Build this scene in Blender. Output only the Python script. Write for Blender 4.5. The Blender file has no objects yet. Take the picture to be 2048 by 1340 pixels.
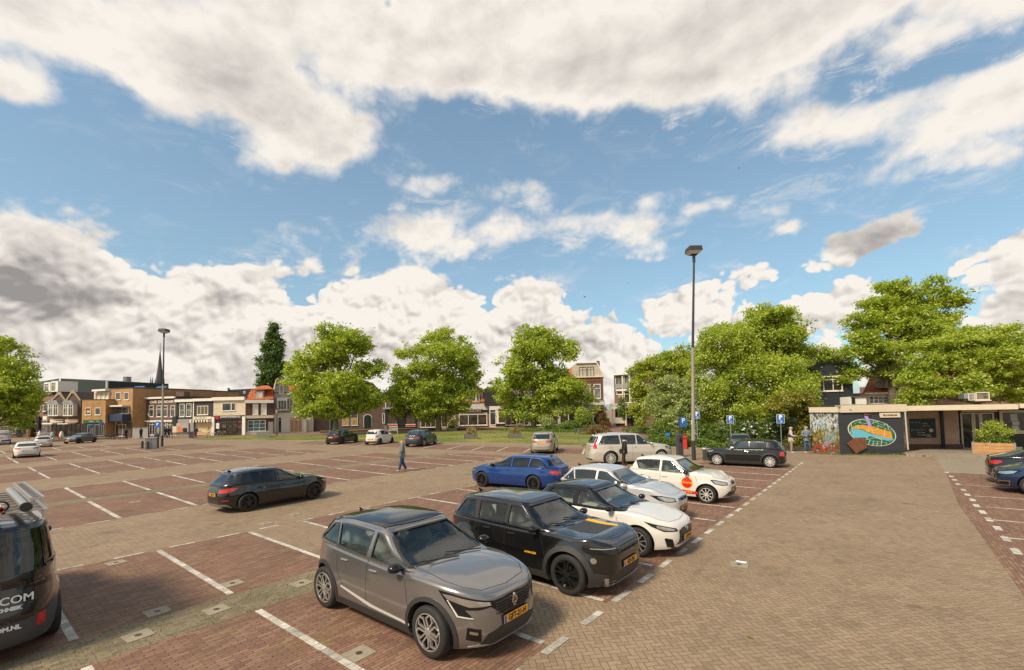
import bpy, bmesh, math, random
import numpy as np
from mathutils import Vector, Matrix
from mathutils.bvhtree import BVHTree
from mathutils.geometry import delaunay_2d_cdt
R_ = math.radians
SC = bpy.context.scene
COL = SC.collection
# ---------------------------------------------------------------- camera
F_PX, YAW, PITCH, ROLL, CY, CAMH = 916.48, 3.8197-math.pi, .0462, -.0194, 109.01, 3.231
cam = bpy.data.cameras.new("camera"); camo = bpy.data.objects.new("camera", cam); COL.objects.link(camo)
cam.sensor_width = 36; cam.lens = F_PX*36/2048; cam.shift_y = CY/2048; cam.clip_start = .1; cam.clip_end = 3000
Mc = Matrix.Rotation(YAW, 3, 'Z') @ Matrix.Rotation(math.pi/2+PITCH, 3, 'X') @ Matrix.Rotation(ROLL, 3, 'Z')
camo.matrix_world = Matrix.Translation((0, 0, CAMH)) @ Mc.to_4x4()
SC.camera = camo
def ray(x, y): return Mc @ Vector(((x-1024)/F_PX, (-(y-670)+CY)/F_PX, -1))
def g(x, y, z=0.0):
    "site survey: where the sight line through a photo point meets height z"
    v = ray(x, y); t = (z-CAMH)/v.z
    return Vector((v.x*t, v.y*t, z))
def pxy(p):
    v = Mc.transposed() @ (Vector(p)-Vector((0, 0, CAMH)))
    return (1024+F_PX*v.x/-v.z, 670+CY-F_PX*v.y/-v.z)
# ---------------------------------------------------------------- sun, view
SUN_EL, SUN_AZ = 46, 186     # azimuth in degrees from +Y towards +X: behind the camera
sun = bpy.data.lights.new("sun", 'SUN'); sun.energy = 2.6; sun.angle = R_(12); sun.color = (1, .86, .66)
suno = bpy.data.objects.new("sun", sun); COL.objects.link(suno)
sd = Vector((math.sin(R_(SUN_AZ))*math.cos(R_(SUN_EL)), math.cos(R_(SUN_AZ))*math.cos(R_(SUN_EL)), math.sin(R_(SUN_EL))))
suno.rotation_euler = sd.to_track_quat('Z', 'Y').to_euler()
SC.view_settings.view_transform = 'Standard'; SC.view_settings.look = 'None'
SC.view_settings.exposure = .80; SC.view_settings.gamma = 1
# ---------------------------------------------------------------- node helper
class NT:
    def __init__(s, tree): s.t = tree
    def n(s, typ, **kw):
        nd = s.t.nodes.new(typ)
        for k, v in kw.items():
            if k == 'inp':
                for a, b in v.items():
                    if isinstance(b, bpy.types.NodeSocket): s.t.links.new(b, nd.inputs[a])
                    else: nd.inputs[a].default_value = b
            else: setattr(nd, k, v)
        return nd
    def m(s, op, a, b=None, c=None, clamp=False):
        nd = s.t.nodes.new('ShaderNodeMath'); nd.operation = op; nd.use_clamp = clamp
        for i, v in enumerate((a, b, c)):
            if v is None: continue
            if isinstance(v, bpy.types.NodeSocket): s.t.links.new(v, nd.inputs[i])
            else: nd.inputs[i].default_value = v
        return nd.outputs[0]
    def v(s, op, a, b=None):
        nd = s.t.nodes.new('ShaderNodeVectorMath'); nd.operation = op
        for i, v in enumerate((a, b)):
            if v is None: continue
            if isinstance(v, bpy.types.NodeSocket): s.t.links.new(v, nd.inputs[i])
            else: nd.inputs[i].default_value = v
        return nd.outputs['Value'] if op in ('LENGTH', 'DOT_PRODUCT') else nd.outputs[0]
    def mr(s, x, a, b, c=0.0, d=1.0, kind='SMOOTHSTEP'):
        nd = s.n('ShaderNodeMapRange', interpolation_type=kind, inp={0: x, 1: a, 2: b, 3: c, 4: d}); return nd.outputs[0]
    def mix(s, f, a, b, mode='MIX'):
        nd = s.n('ShaderNodeMix', data_type='RGBA', blend_type=mode)
        for i, v in ((0, f), (6, a), (7, b)):
            if isinstance(v, bpy.types.NodeSocket): s.t.links.new(v, nd.inputs[i])
            else: nd.inputs[i].default_value = v if i == 0 else (v if len(v) == 4 else (*v, 1))
        return nd.outputs[2]
    def noise(s, vec, scale, detail=4, rough=.5, dist=0.0, out=0, typ=None):
        nd = s.n('ShaderNodeTexNoise', inp={'Scale': scale, 'Detail': detail, 'Roughness': rough, 'Distortion': dist})
        if vec is not None: s.t.links.new(vec, nd.inputs['Vector'])
        return nd.outputs[out]
# ---------------------------------------------------------------- sky
def build_sky():
    w = bpy.data.worlds.new("World"); SC.world = w; w.use_nodes = True; w.cycles.sampling_method = 'MANUAL'; w.cycles.sample_map_resolution = 256
    t = NT(w.node_tree); w.node_tree.nodes.clear()
    d = t.n('ShaderNodeTexCoord').outputs['Generated']
    sp = t.n('ShaderNodeSeparateXYZ', inp={0: d})
    # azimuth / elevation (degrees) of the direction
    fx, fy = -math.sin(YAW), math.cos(YAW)
    fwd = t.m('ADD', t.m('MULTIPLY', sp.outputs[0], fx), t.m('MULTIPLY', sp.outputs[1], fy))
    rgt = t.m('ADD', t.m('MULTIPLY', sp.outputs[0], fy), t.m('MULTIPLY', sp.outputs[1], -fx))
    az = t.m('MULTIPLY', t.m('ARCTAN2', rgt, fwd), 57.2958)
    el = t.m('MULTIPLY', t.m('ARCSINE', sp.outputs[2]), 57.2958)
    ww = t.noise(d, 3.2, 7, .58, out=1)
    wv = t.n('ShaderNodeSeparateXYZ', inp={0: ww})
    az2 = t.m('ADD', az, t.m('MULTIPLY', t.m('SUBTRACT', wv.outputs[0], .5), 6.5))
    el2 = t.m('ADD', el, t.m('MULTIPLY', t.m('SUBTRACT', wv.outputs[1], .5), 5.0))
    P = t.n('ShaderNodeCombineXYZ', inp={0: az2, 1: el2}).outputs[0]
    def dirang(x, y):
        v = ray(x, y).normalized()
        f = v.x*fx+v.y*fy; r = v.x*fy-v.y*fx
        return math.degrees(math.atan2(r, f)), math.degrees(math.asin(v.z))
    def blob(acc, x, y, rx, ry, st, rot=0):
        a, e = dirang(x, y); a1, _ = dirang(x+rx, y); a0, _ = dirang(x-rx, y); _, e1 = dirang(x, y-ry); _, e0 = dirang(x, y+ry)
        mp = t.n('ShaderNodeMapping', vector_type='TEXTURE', inp={0: P, 1: (a, e, 0), 2: (0, 0, R_(rot)), 3: ((a1-a0)/2, (e1-e0)/2, 1)})
        L = t.v('LENGTH', mp.outputs[0])
        q = t.mr(L, 1.5, 0.0, 0.0, st)
        return q if acc is None else t.m('ADD', acc, q)
    cov = None
    for b in ((100, 30, 420, 130, 1.8), (900, 10, 700, 160, 1.9), (1650, 0, 650, 130, 1.8), (1300, 90, 420, 120, 1.0), (500, 160, 230, 160, 1.35), (610, 290, 130, 80, .75),
              (30, 165, 130, 45, .9), (1150, 150, 420, 85, 1.1), (1420, 215, 190, 50, .8), (1750, 230, 300, 55, .75, -12), (1900, 290, 190, 70, .8), (1980, 30, 260, 80, 1.2), (1700, 250, 180, 60, .5),
              (2040, 190, 180, 70, .8), (700, 250, 140, 90, .45), (90, 515, 190, 100, 1.6), (0, 650, 330, 110, 1.2), (230, 640, 230, 90, 1.1), (420, 605, 170, 75, 1.1), (490, 560, 95, 48, .8), (560, 650, 130, 55, .9),
              (740, 605, 90, 55, .9), (822, 570, 62, 46, .9), (800, 655, 180, 80, 1.2), (905, 612, 60, 46, .7), (1060, 618, 95, 58, 1.1), (1095, 585, 50, 32, .5), (1000, 690, 220, 60, 1.0), (1220, 692, 90, 46, .9),
              (1345, 618, 75, 40, .8), (1425, 582, 85, 42, .8), (1520, 540, 70, 38, .7), (1562, 468, 48, 22, .6), (1480, 645, 200, 48, 1.0), (1680, 600, 110, 42, .9), (1720, 485, 130, 36, 1.0, 10),
              (1990, 520, 110, 48, .9), (2040, 620, 130, 80, 1.2), (830, 372, 100, 26, .52), (800, 462, 130, 52, 1.0), (1000, 450, 190, 60, .62), (1240, 450, 220, 55, .45), (1320, 385, 70, 20, .45),
              (1450, 405, 90, 18, .45), (1060, 385, 90, 22, .45), (640, 520, 90, 70, .38), (1024, 760, 1500, 60, .95), (500, 720, 500, 60, .8), (1060, 260, 110, 40, .3), (920, 500, 120, 40, .35)):
        cov = blob(cov, *b)
    for b in ((1880, 135, 150, 30, .55), (2010, 118, 110, 26, .4), (190, 175, 90, 35, .6), (765, 5, 22, 26, 1.3), (340, 130, 60, 25, .3), (1500, 330, 120, 60, .3)):
        c2 = blob(None, *b); cov = t.m('SUBTRACT', cov, c2)
    # behind and beside the view: broken cloud everywhere
    outer = t.mr(t.m('ABSOLUTE', az), 52, 80, 0, 1)
    top = t.mr(el, 44, 62, 0, 1)
    oth = t.m('MAXIMUM', outer, top)
    big = t.noise(d, 1.7, 3, .5)
    cov = t.m('ADD', cov, t.m('MULTIPLY', oth, t.mr(big, .36, .60, 0, 1.3)))
    sv = t.v('MULTIPLY', d, (1, 1, 1.7))
    n1 = t.noise(sv, 7.0, 9, .55, .1)
    n2 = t.noise(t.v('ADD', sv, (.016, .010, -.030)), 7.0, 5, .5, .1)
    n0 = t.noise(sv, 7.0, 5, .5, .1)
    fine = t.noise(sv, 26, 6, .62)
    bv = t.v('MULTIPLY', d, (1, 1, 1.25))
    def billow(v):
        acc = None
        for sc, w in ((11, .5), (24, .3), (50, .2)):
            x = t.m('MULTIPLY', t.m('ABSOLUTE', t.m('SUBTRACT', t.m('MULTIPLY', t.noise(v, sc, 0, .5), 2.0), 1.0)), w); acc = x if acc is None else t.m('ADD', acc, x)
        return acc
    q1 = billow(bv); q2 = billow(t.v('ADD', bv, (.005, .003, .012)))
    low = t.mr(el, 12, 19, 1, 0)
    dens = t.m('ADD', cov, t.m('ADD', t.m('MULTIPLY', t.m('SUBTRACT', n1, .5), t.mr(low, 0, 1, 2.3, 1.3)), t.m('MULTIPLY', t.mr(low, 0, 1, .35, 1), t.m('MULTIPLY', t.m('SUBTRACT', q1, .25), 2.2))))
    # low clouds have hard heaped edges, high ones soft ones
    soft = t.mr(el, 13, 24, .16, .8)
    a = t.n('ShaderNodeMapRange', interpolation_type='SMOOTHSTEP', inp={0: dens, 1: .26, 2: t.m('ADD', soft, .26)}).outputs[0]
    wn = t.noise(t.v('MULTIPLY', d, (1, 1, 2.6)), 9, 9, .68, .6)
    wisp = t.m('MULTIPLY', t.mr(wn, .50, .72, 0, .75), t.mr(t.m('ADD', cov, t.m('MULTIPLY', t.m('SUBTRACT', big, .5), 1.5)), .0, .55, .12, 1))
    a = t.m('MAXIMUM', a, t.m('MULTIPLY', wisp, t.mr(el, 8, 16, 0, 1)))
    grey = None
    for b in ((90, 530, 180, 95, 1.25), (30, 590, 190, 60, .7), (500, 200, 200, 120, .75), (450, 590, 60, 22, .8), (1730, 485, 130, 50, 1.5), (330, 690, 500, 60, .25), (800, 455, 80, 40, .8), (1500, 60, 600, 70, .28),
              (100, 40, 200, 70, .5), (620, 60, 300, 70, .35), (1180, 700, 160, 40, .35), (2000, 540, 120, 60, .4), (2000, 640, 100, 60, .5), (760, 720, 260, 40, .2), (1440, 650, 150, 30, .3), (900, 690, 200, 40, .25)):
        grey = blob(grey, *b)
    grey = t.m('ADD', grey, t.m('MULTIPLY', oth, t.mr(big, .55, .75, 0, .6)))
    rel = t.m('ADD', t.m('MULTIPLY', t.m('SUBTRACT', n2, n0), 1.0), t.m('MULTIPLY', t.m('MULTIPLY', t.m('SUBTRACT', q1, q2), 1.5), low))
    rel = t.m('SUBTRACT', rel, t.m('MULTIPLY', low, t.mr(n0, .46, .62, 0, .16)))
    thick = t.mr(dens, .6, 2.6, 0, .17)
    lit = t.m('SUBTRACT', t.m('SUBTRACT', t.m('ADD', 1.02, rel), t.m('MULTIPLY', grey, .36)), thick)
    lit = t.m('ADD', lit, t.m('MULTIPLY', t.m('SUBTRACT', fine, .5), .22))
    cr = t.n('ShaderNodeValToRGB', inp={0: lit})
    e = cr.color_ramp.elements
    e[0].position = .22; e[0].color = (.235, .215, .205, 1); e[1].position = .97; e[1].color = (.70, .65, .59, 1)
    x = cr.color_ramp.elements.new(.45); x.color = (.36, .33, .31, 1)
    x = cr.color_ramp.elements.new(.72); x.color = (.545, .50, .455, 1)
    sky = t.n('ShaderNodeTexSky', sky_type='NISHITA', sun_disc=False, sun_elevation=R_(SUN_EL), sun_rotation=R_(SUN_AZ), air_density=1.0, dust_density=1.2, ozone_density=2.0)
    t.t.links.new(d, sky.inputs[0])
    hz = t.mix(t.mr(el, 2, 40, .45, .17, 'LINEAR'), t.mix(1.0, sky.outputs[0], (.92, 1.12, 1.06), 'MULTIPLY'), (2.6, 3.2, 3.4))
    b1 = t.n('ShaderNodeBackground', inp={0: hz, 1: .094})
    b2 = t.n('ShaderNodeBackground', inp={0: cr.outputs[0], 1: t.mr(oth, 0, 1, .80, .82)})
    mx = t.n('ShaderNodeMixShader', inp={0: t.m('MULTIPLY', a, .97), 1: b1.outputs[0], 2: b2.outputs[0]})
    out = t.n('ShaderNodeOutputWorld'); t.t.links.new(mx.outputs[0], out.inputs[0])
build_sky()
# ---------------------------------------------------------------- objects
def link(o, parent=None):
    COL.objects.link(o)
    if parent is not None: o.parent = parent
    return o
def tag(o, label=None, cat=None, group=None, kind=None):
    for k, v in (('label', label), ('category', cat), ('group', group), ('kind', kind)):
        if v: o[k] = v
    return o
def empty(name, loc=(0, 0, 0), rz=0.0, label=None, cat=None, group=None):
    o = bpy.data.objects.new(name, None); o.location = loc; o.rotation_euler = (0, 0, rz); o.empty_display_size = .3
    link(o); return tag(o, label, cat, group)
def mesh_obj(name, V, Fc, mats, parent=None, smooth=False, fm=None, ang=None):
    me = bpy.data.meshes.new(name)
    me.from_pydata([tuple(v) for v in V], [], [tuple(f) for f in Fc])
    if not isinstance(mats, (list, tuple)): mats = [mats]
    for m in mats: me.materials.append(m)
    if fm is not None: me.polygons.foreach_set('material_index', fm)
    if smooth: me.polygons.foreach_set('use_smooth', [True]*len(me.polygons))
    me.update()
    if ang: me.set_sharp_from_angle(angle=R_(ang))
    return link(bpy.data.objects.new(name, me), parent)
class MB:
    "collects simple solids into one mesh"
    def __init__(s): s.V = []; s.F = []; s.M = []
    def add(s, V, Fc, m=0):
        o = len(s.V); s.V += [tuple(v) for v in V]; s.F += [tuple(i+o for i in f) for f in Fc]; s.M += [m]*len(Fc); return s
    def box(s, c, d, rz=0, m=0, ax=None):
        X, Y, Z = (Vector((math.cos(rz), math.sin(rz), 0)), Vector((-math.sin(rz), math.cos(rz), 0)), Vector((0, 0, 1))) if ax is None else ax
        c = Vector(c); V = [c+X*(a*d[0]/2)+Y*(b*d[1]/2)+Z*(e*d[2]/2) for e in (-1, 1) for a, b in ((-1, -1), (1, -1), (1, 1), (-1, 1))]
        return s.add(V, [(3, 2, 1, 0), (4, 5, 6, 7), (0, 1, 5, 4), (1, 2, 6, 5), (2, 3, 7, 6), (3, 0, 4, 7)], m)
    def bar(s, a, b, w, h=None, m=0):
        a, b = Vector(a), Vector(b); Z = (b-a); L = Z.length; Z.normalize()
        X = Z.cross(Vector((0, 0, 1)));
        if X.length < 1e-3: X = Vector((1, 0, 0))
        X.normalize(); Y = Z.cross(X); return s.box((a+b)/2, (w, h or w, L), ax=(X, Y, Z), m=m)
    def tube(s, pts, r, n=8, m=0, cap=True):
        pts = [Vector(p) for p in pts]; rs = r if isinstance(r, (list, tuple)) else [r]*len(pts); V = []
        up = Vector((0, 0, 1)); T0 = (pts[1]-pts[0]).normalized()
        X = T0.cross(up)
        if X.length < 1e-3: X = Vector((1, 0, 0))
        X.normalize()
        for i, p in enumerate(pts):
            T = (pts[min(i+1, len(pts)-1)]-pts[max(i-1, 0)]).normalized()
            X = (X-T*X.dot(T)); X = X.normalized() if X.length > 1e-6 else Vector((1, 0, 0)); Y = T.cross(X)
            for k in range(n):
                a = 2*math.pi*k/n; V.append(p+(X*math.cos(a)+Y*math.sin(a))*rs[i])
        Fc = [(i*n+k, i*n+(k+1) % n, (i+1)*n+(k+1) % n, (i+1)*n+k) for i in range(len(pts)-1) for k in range(n)]
        if cap: Fc += [tuple(reversed(range(n))), tuple(range((len(pts)-1)*n, len(pts)*n))]
        return s.add(V, Fc, m)
    def cyl(s, c, r, h, n=16, m=0, r2=None):
        c = Vector(c); return s.tube([c, c+Vector((0, 0, h))], [r, r if r2 is None else r2], n, m)
    def prism(s, poly, d, m=0):
        "poly: 3D loop, d: offset vector"
        n = len(poly); d = Vector(d); V = [Vector(p) for p in poly]+[Vector(p)+d for p in poly]
        return s.add(V, [tuple(range(n)), tuple(reversed(range(n, 2*n)))]+[(i, i+n, (i+1) % n+n, (i+1) % n) for i in range(n)], m)
    def lathe(s, c, prof, ax=(0, 0, 1), n=24, m=0):
        ax = Vector(ax).normalized(); X = ax.cross(Vector((0, 0, 1)))
        if X.length < 1e-3: X = Vector((1, 0, 0))
        X.normalize(); Y = ax.cross(X); c = Vector(c)
        V = [c+ax*h+(X*math.cos(2*math.pi*k/n)+Y*math.sin(2*math.pi*k/n))*r for r, h in prof for k in range(n)]
        q = len(prof); return s.add(V, [(i*n+k, i*n+(k+1) % n, (i+1)*n+(k+1) % n, (i+1)*n+k) for i in range(q-1) for k in range(n)], m)
    def obj(s, name, mats, parent=None, smooth=False, ang=35, xf=None):
        V = s.V if xf is None else [xf @ Vector(v) for v in s.V]
        o = mesh_obj(name, V, s.F, mats, parent, smooth, s.M, ang if smooth else None)
        bm = bmesh.new(); bm.from_mesh(o.data); bmesh.ops.recalc_face_normals(bm, faces=bm.faces); bm.to_mesh(o.data); bm.free()
        return o
# ---------------------------------------------------------------- materials
MATS = {}
def pbr(name, col, rough=.6, metal=0.0, spec=.5, coat=0.0, coat_r=.05, var=0.0, vscale=3.0, bump=0.0, bscale=60.0, emit=None):
    if name in MATS: return MATS[name]
    m = bpy.data.materials.new(name); m.use_nodes = True; t = NT(m.node_tree); b = m.node_tree.nodes['Principled BSDF']
    b.inputs['Base Color'].default_value = (*col, 1); b.inputs['Roughness'].default_value = rough; b.inputs['Metallic'].default_value = metal
    b.inputs['Specular IOR Level'].default_value = spec; b.inputs['Coat Weight'].default_value = coat; b.inputs['Coat Roughness'].default_value = coat_r
    co = t.n('ShaderNodeTexCoord').outputs['Object']
    if var:
        nz = t.noise(co, vscale, 6, .65); k = t.mr(nz, .25, .75, 1-var, 1+var, 'LINEAR')
        t.t.links.new(t.mix(1.0, col, t.n('ShaderNodeCombineColor', inp={0: k, 1: k, 2: k}).outputs[0], 'MULTIPLY'), b.inputs['Base Color'])
        t.t.links.new(t.mr(nz, .3, .7, rough*.85, min(1, rough*1.15), 'LINEAR'), b.inputs['Roughness'])
    if bump:
        bn = t.n('ShaderNodeBump', inp={'Strength': bump, 'Distance': .02, 'Height': t.noise(co, bscale, 4, .6)})
        t.t.links.new(bn.outputs[0], b.inputs['Normal'])
    if emit: b.inputs['Emission Color'].default_value = (*emit[0], 1); b.inputs['Emission Strength'].default_value = emit[1]
    MATS[name] = m; return m
def coords_uv(t, kind='Object'):
    return t.n('ShaderNodeTexCoord').outputs[kind]
def ground_mat(name, cols, L, Wd, rot=0.0, herring=False, mortar=(.10, .085, .06), moss=0.0, speck=.5, gap=.06, mottle=.25, mosscol=(.16, .17, .03)):
    "pavers: running bond or herringbone, each stone with its own shade"
    m = bpy.data.materials.new(name); m.use_nodes = True; t = NT(m.node_tree); b = m.node_tree.nodes['Principled BSDF']
    geo = t.n('ShaderNodeNewGeometry').outputs['Position']
    mp = t.n('ShaderNodeMapping', inp={0: geo, 2: (0, 0, R_(rot)), 3: (1/Wd, 1/Wd, 1)}).outputs[0]
    s = t.n('ShaderNodeSeparateXYZ', inp={0: mp})
    r = L/Wd
    wob = t.noise(geo, 2.0, 2, .5); x = t.m('ADD', s.outputs[0], t.m('MULTIPLY', wob, .35)); y = t.m('ADD', s.outputs[1], t.m('MULTIPLY', t.noise(t.v('ADD', geo, (9, 3, 0)), 2.0, 2, .5), .35))
    if herring:
        i = t.m('FLOOR', x); j = t.m('FLOOR', y); fxx = t.m('SUBTRACT', x, i); fyy = t.m('SUBTRACT', y, j)
        k = t.m('FLOORED_MODULO', t.m('SUBTRACT', i, j), 4.0)
        isv = t.m('GREATER_THAN', k, 1.5)
        s1 = t.m('COMPARE', k, 1.0, .1); s2 = t.m('COMPARE', k, 2.0, .1)
        lx = t.m('ADD', fxx, s1); ly = t.m('ADD', fyy, s2)
        dx = t.m('MINIMUM', lx, t.m('SUBTRACT', t.m('SUBTRACT', 2.0, isv), lx))
        dy = t.m('MINIMUM', ly, t.m('SUBTRACT', t.m('ADD', 1.0, isv), ly))
        ed = t.m('MINIMUM', dx, dy)
        ix = t.m('SUBTRACT', i, s1); iy = t.m('SUBTRACT', j, s2)
    else:
        j = t.m('FLOOR', y); fyy = t.m('SUBTRACT', y, j)
        xo = t.m('ADD', t.m('DIVIDE', x, r), t.m('MULTIPLY', t.m('FLOORED_MODULO', j, 2.0), .5))
        i = t.m('FLOOR', xo); fxx = t.m('MULTIPLY', t.m('SUBTRACT', xo, i), r)
        ed = t.m('MINIMUM', t.m('MINIMUM', fxx, t.m('SUBTRACT', r, fxx)), t.m('MINIMUM', fyy, t.m('SUBTRACT', 1.0, fyy)))
        ix, iy = i, j
    wn = t.n('ShaderNodeTexWhiteNoise', noise_dimensions='3D', inp={0: t.n('ShaderNodeCombineXYZ', inp={0: ix, 1: iy}).outputs[0]})
    cr = t.n('ShaderNodeValToRGB', inp={0: wn.outputs[0]})
    for q, c in enumerate(cols):
        e = cr.color_ramp.elements[q] if q < 2 else cr.color_ramp.elements.new(.5)
        e.color = (*c, 1)
    for q, e in enumerate(cr.color_ramp.elements): e.position = q/(len(cols)-1)
    col = cr.outputs[0]
    n1 = t.noise(geo, .45, 6, .6); n2 = t.m('ADD', t.m('MULTIPLY', t.noise(geo, 85, 3, .75), .6), t.m('MULTIPLY', t.noise(geo, 24, 4, .8), .4)); n3 = t.noise(geo, 4.5, 6, .7)
    kk = t.m('ADD', t.m('MULTIPLY', t.m('SUBTRACT', n1, .5), mottle*2.4), t.m('ADD', t.m('MULTIPLY', t.m('SUBTRACT', n2, .5), speck), t.m('ADD', 1.0, t.m('MULTIPLY', t.m('SUBTRACT', n3, .5), mottle*1.6))))
    col = t.mix(1.0, col, t.n('ShaderNodeCombineColor', inp={0: kk, 1: kk, 2: kk}).outputs[0], 'MULTIPLY')
    st = t.m('MULTIPLY', t.mr(t.noise(geo, .8, 5, .65), .58, .70, 0, 1), .30); st2 = t.m('MULTIPLY', t.mr(t.noise(t.v('MULTIPLY', geo, (3.5, .18, 1)), 1.0, 4, .6), .55, .75, 0, 1), .16); kk = t.m('MULTIPLY', kk, t.m('SUBTRACT', t.m('SUBTRACT', 1.04, st), st2))
    col = t.mix(1.0, cr.outputs[0], t.n('ShaderNodeCombineColor', inp={0: kk, 1: kk, 2: kk}).outputs[0], 'MULTIPLY')
    mo = t.mr(ed, gap*.5, gap*1.5, 1, 0)
    mcol = mortar
    if moss:
        mk = t.mr(t.noise(geo, 1.3, 5, .6), .60-moss*.2, .78-moss*.15, 0, 1)
        mk2 = t.m('MULTIPLY', mk, t.mr(t.noise(geo, 14, 3, .7), .45, .6, 0, 1))
        mcol = t.mix(mk2, mortar, mosscol)
        mo = t.m('MAXIMUM', mo, t.m('MULTIPLY', t.mr(ed, gap, gap*3.6, 1, 0), mk2))
    col = t.mix(t.m('MULTIPLY', mo, .78), col, mcol)
    t.t.links.new(col, b.inputs['Base Color']); b.inputs['Roughness'].default_value = .82; b.inputs['Specular IOR Level'].default_value = .3
    bp = t.n('ShaderNodeBump', inp={'Strength': .38, 'Distance': .010, 'Height': t.m('ADD', t.m('SUBTRACT', 1.0, mo), t.m('ADD', t.m('MULTIPLY', n2, .35), t.m('MULTIPLY', wn.outputs[0], .35)))})
    t.t.links.new(bp.outputs[0], b.inputs['Normal'])
    MATS[name] = m; return m
# ---------------------------------------------------------------- ground, bays, markings
lane_m = ground_mat('lane_pavers', [(.215, .151, .095), (.245, .174, .11), (.275, .199, .128)], .18, .09, 45, True, (.085, .06, .038), moss=.15, speck=2.6, gap=.05, mottle=.25)
bay_m = ground_mat('red_clinkers', [(.185, .092, .06), (.22, .118, .077), (.255, .15, .10), (.165, .085, .06)], .21, .066, 90, False, (.075, .052, .034), moss=.7, speck=1.8, gap=.1, mottle=.3)
strip_m = ground_mat('mossy_strip', [(.145, .115, .07), (.18, .145, .09), (.22, .175, .112)], .16, .08, 90, False, (.10, .085, .04), moss=.4, speck=3.2, gap=.05, mottle=.45)
light_m = ground_mat('light_pavers', [(.26, .215, .15), (.31, .255, .18)], .3, .15, 30, False, (.07, .055, .04), speck=.3, gap=.09, mottle=.15)
walk_m = ground_mat('walk_pavers', [(.25, .20, .15), (.30, .25, .19)], .3, .3, 0, False, (.1, .08, .06), speck=.3, gap=.05, mottle=.2)
path_m = ground_mat('path_bricks', [(.20, .10, .07), (.25, .14, .10), (.22, .15, .11)], .21, .1, 20, True, (.09, .06, .04), speck=.3, gap=.08, mottle=.25)
white_m = pbr('white_block', (.52, .48, .41), .8, var=.35, vscale=9, bump=.3, bscale=90)
_t = NT(white_m.node_tree); _b = white_m.node_tree.nodes['Principled BSDF']; _s = _b.inputs['Base Color'].links[0].from_socket; _g = _t.n('ShaderNodeNewGeometry'); _k = _t.mr(_g.outputs['Random Per Island'], 0, 1, .62, 1.15, 'LINEAR'); _w = _t.mr(_t.noise(_g.outputs['Position'], 22, 5, .7), .50, .66, 1, .72)
_k = _t.m('MULTIPLY', _k, _w); _t.t.links.new(_t.mix(1.0, _s, _t.n('ShaderNodeCombineColor', inp={0: _k, 1: _k, 2: _k}).outputs[0], 'MULTIPLY'), _b.inputs['Base Color'])
def sheet(name, quads, mat, z, label=None):
    V = []; Fc = []
    for q in quads:
        o = len(V); V += [(p[0], p[1], z) for p in q]; Fc.append(tuple(range(o, o+len(q))))
    o = mesh_obj(name, V, Fc, mat)
    bm = bmesh.new(); bm.from_mesh(o.data)
    for f in bm.faces:
        if f.normal.z < 0: f.normal_flip()
    bm.to_mesh(o.data); bm.free()
    return tag(o, kind='structure')
def rq(x0, x1, y0, y1): return ((x0, y0), (x1, y0), (x1, y1), (x0, y1))
sheet('ground', [rq(-900, 900, -300, 1200)], lane_m, 0)
Z1, Z2 = .004, .008
def E_(tab, y): return float(np.interp(y, [p[0] for p in tab], [p[1] for p in tab]))
# rows of bays: left edge, right edge (y, x), y range, bay lines
ROWS = [([(-14, -8.25), (31, -8.3)], [(-14, -3.72), (31, -3.72)], [(-14, 5.3), (7.0, 28.6)], [-.9, 1.25, 3.36, 5.3, 7.06, 9.2, 11.35, 13.8, 15.92, 18.05, 20.15, 22.3, 24.4, 26.7]),
        ([(-14, -13.8), (26, -14.0)], [(-14, -9.25), (26, -9.3)], [(-14, 5.4), (6.95, 22.5)], [-.8, 1.28, 3.36, 5.42, 6.95, 9.15, 11.4, 13.6, 15.8, 18.0, 20.2, 22.4]),
        ([(-12, -23.5), (3.7, -24.36), (15, -25.5), (26, -25.6)], [(-12, -18.3), (3.7, -19.25), (11, -20.2), (26, -20.3)], [(-12, 25.5)], [-4.9, -2.8, -.65, 1.5, 3.66, 5.88, 8.1, 10.25, 12.5, 14.8, 17.1, 19.4, 21.7, 24.0]),
        ([(-12, -29), (3.7, -30.2), (17, -32.3), (26, -32.3)], [(-12, -24.6), (3.7, -25.35), (17, -26.85), (26, -26.9)], [(-12, 22.5)], [-4.9, -2.8, -.65, 1.5, 3.7, 5.88, 8.1, 10.3, 12.7, 15.1, 17.5, 20.0]),
        ([(-12, -39.0), (3.7, -40.3), (5.9, -40.85), (10.4, -41.3), (22, -42)], [(-12, -34), (3.7, -35.6), (8.1, -36.5), (22, -37.3)], [(-10, 21)], [-2.8, -.65, 1.5, 3.75, 5.88, 8.1, 10.4, 12.6, 14.9, 17.1, 19.3]),
        ([(-12, -43.5), (3.7, -45.45), (8.1, -47.2), (22, -48.5)], [(-12, -40.2), (3.7, -41.6), (10.4, -42.6), (22, -43.2)], [(-10, 20)], [-2.8, -.65, 1.5, 3.75, 5.86, 8.14, 10.4, 12.6, 14.9, 17.1]),
        ([(-12, -53), (3.6, -55), (12.4, -58), (22, -59)], [(-12, -48.5), (3.6, -50.5), (12.4, -53.3), (22, -54)], [(-8, 20)], [-.65, 1.5, 3.63, 5.75, 7.95, 10.15, 12.4, 14.6]),
        ([(-12, -58.5), (3.6, -60.6), (12.4, -63.6), (22, -65)], [(-12, -53.8), (3.6, -55.7), (12.4, -58.6), (22, -60)], [(-8, 19)], [-.65, 1.5, 3.63, 5.78, 8.0, 10.2, 12.4, 14.6]),
        ([(-8, -73), (18, -74)], [(-8, -66.5), (18, -68.3)], [(-6, 16)], [1.9, 3.92, 5.9, 7.9, 9.95, 12.0])]
bays = []
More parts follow.
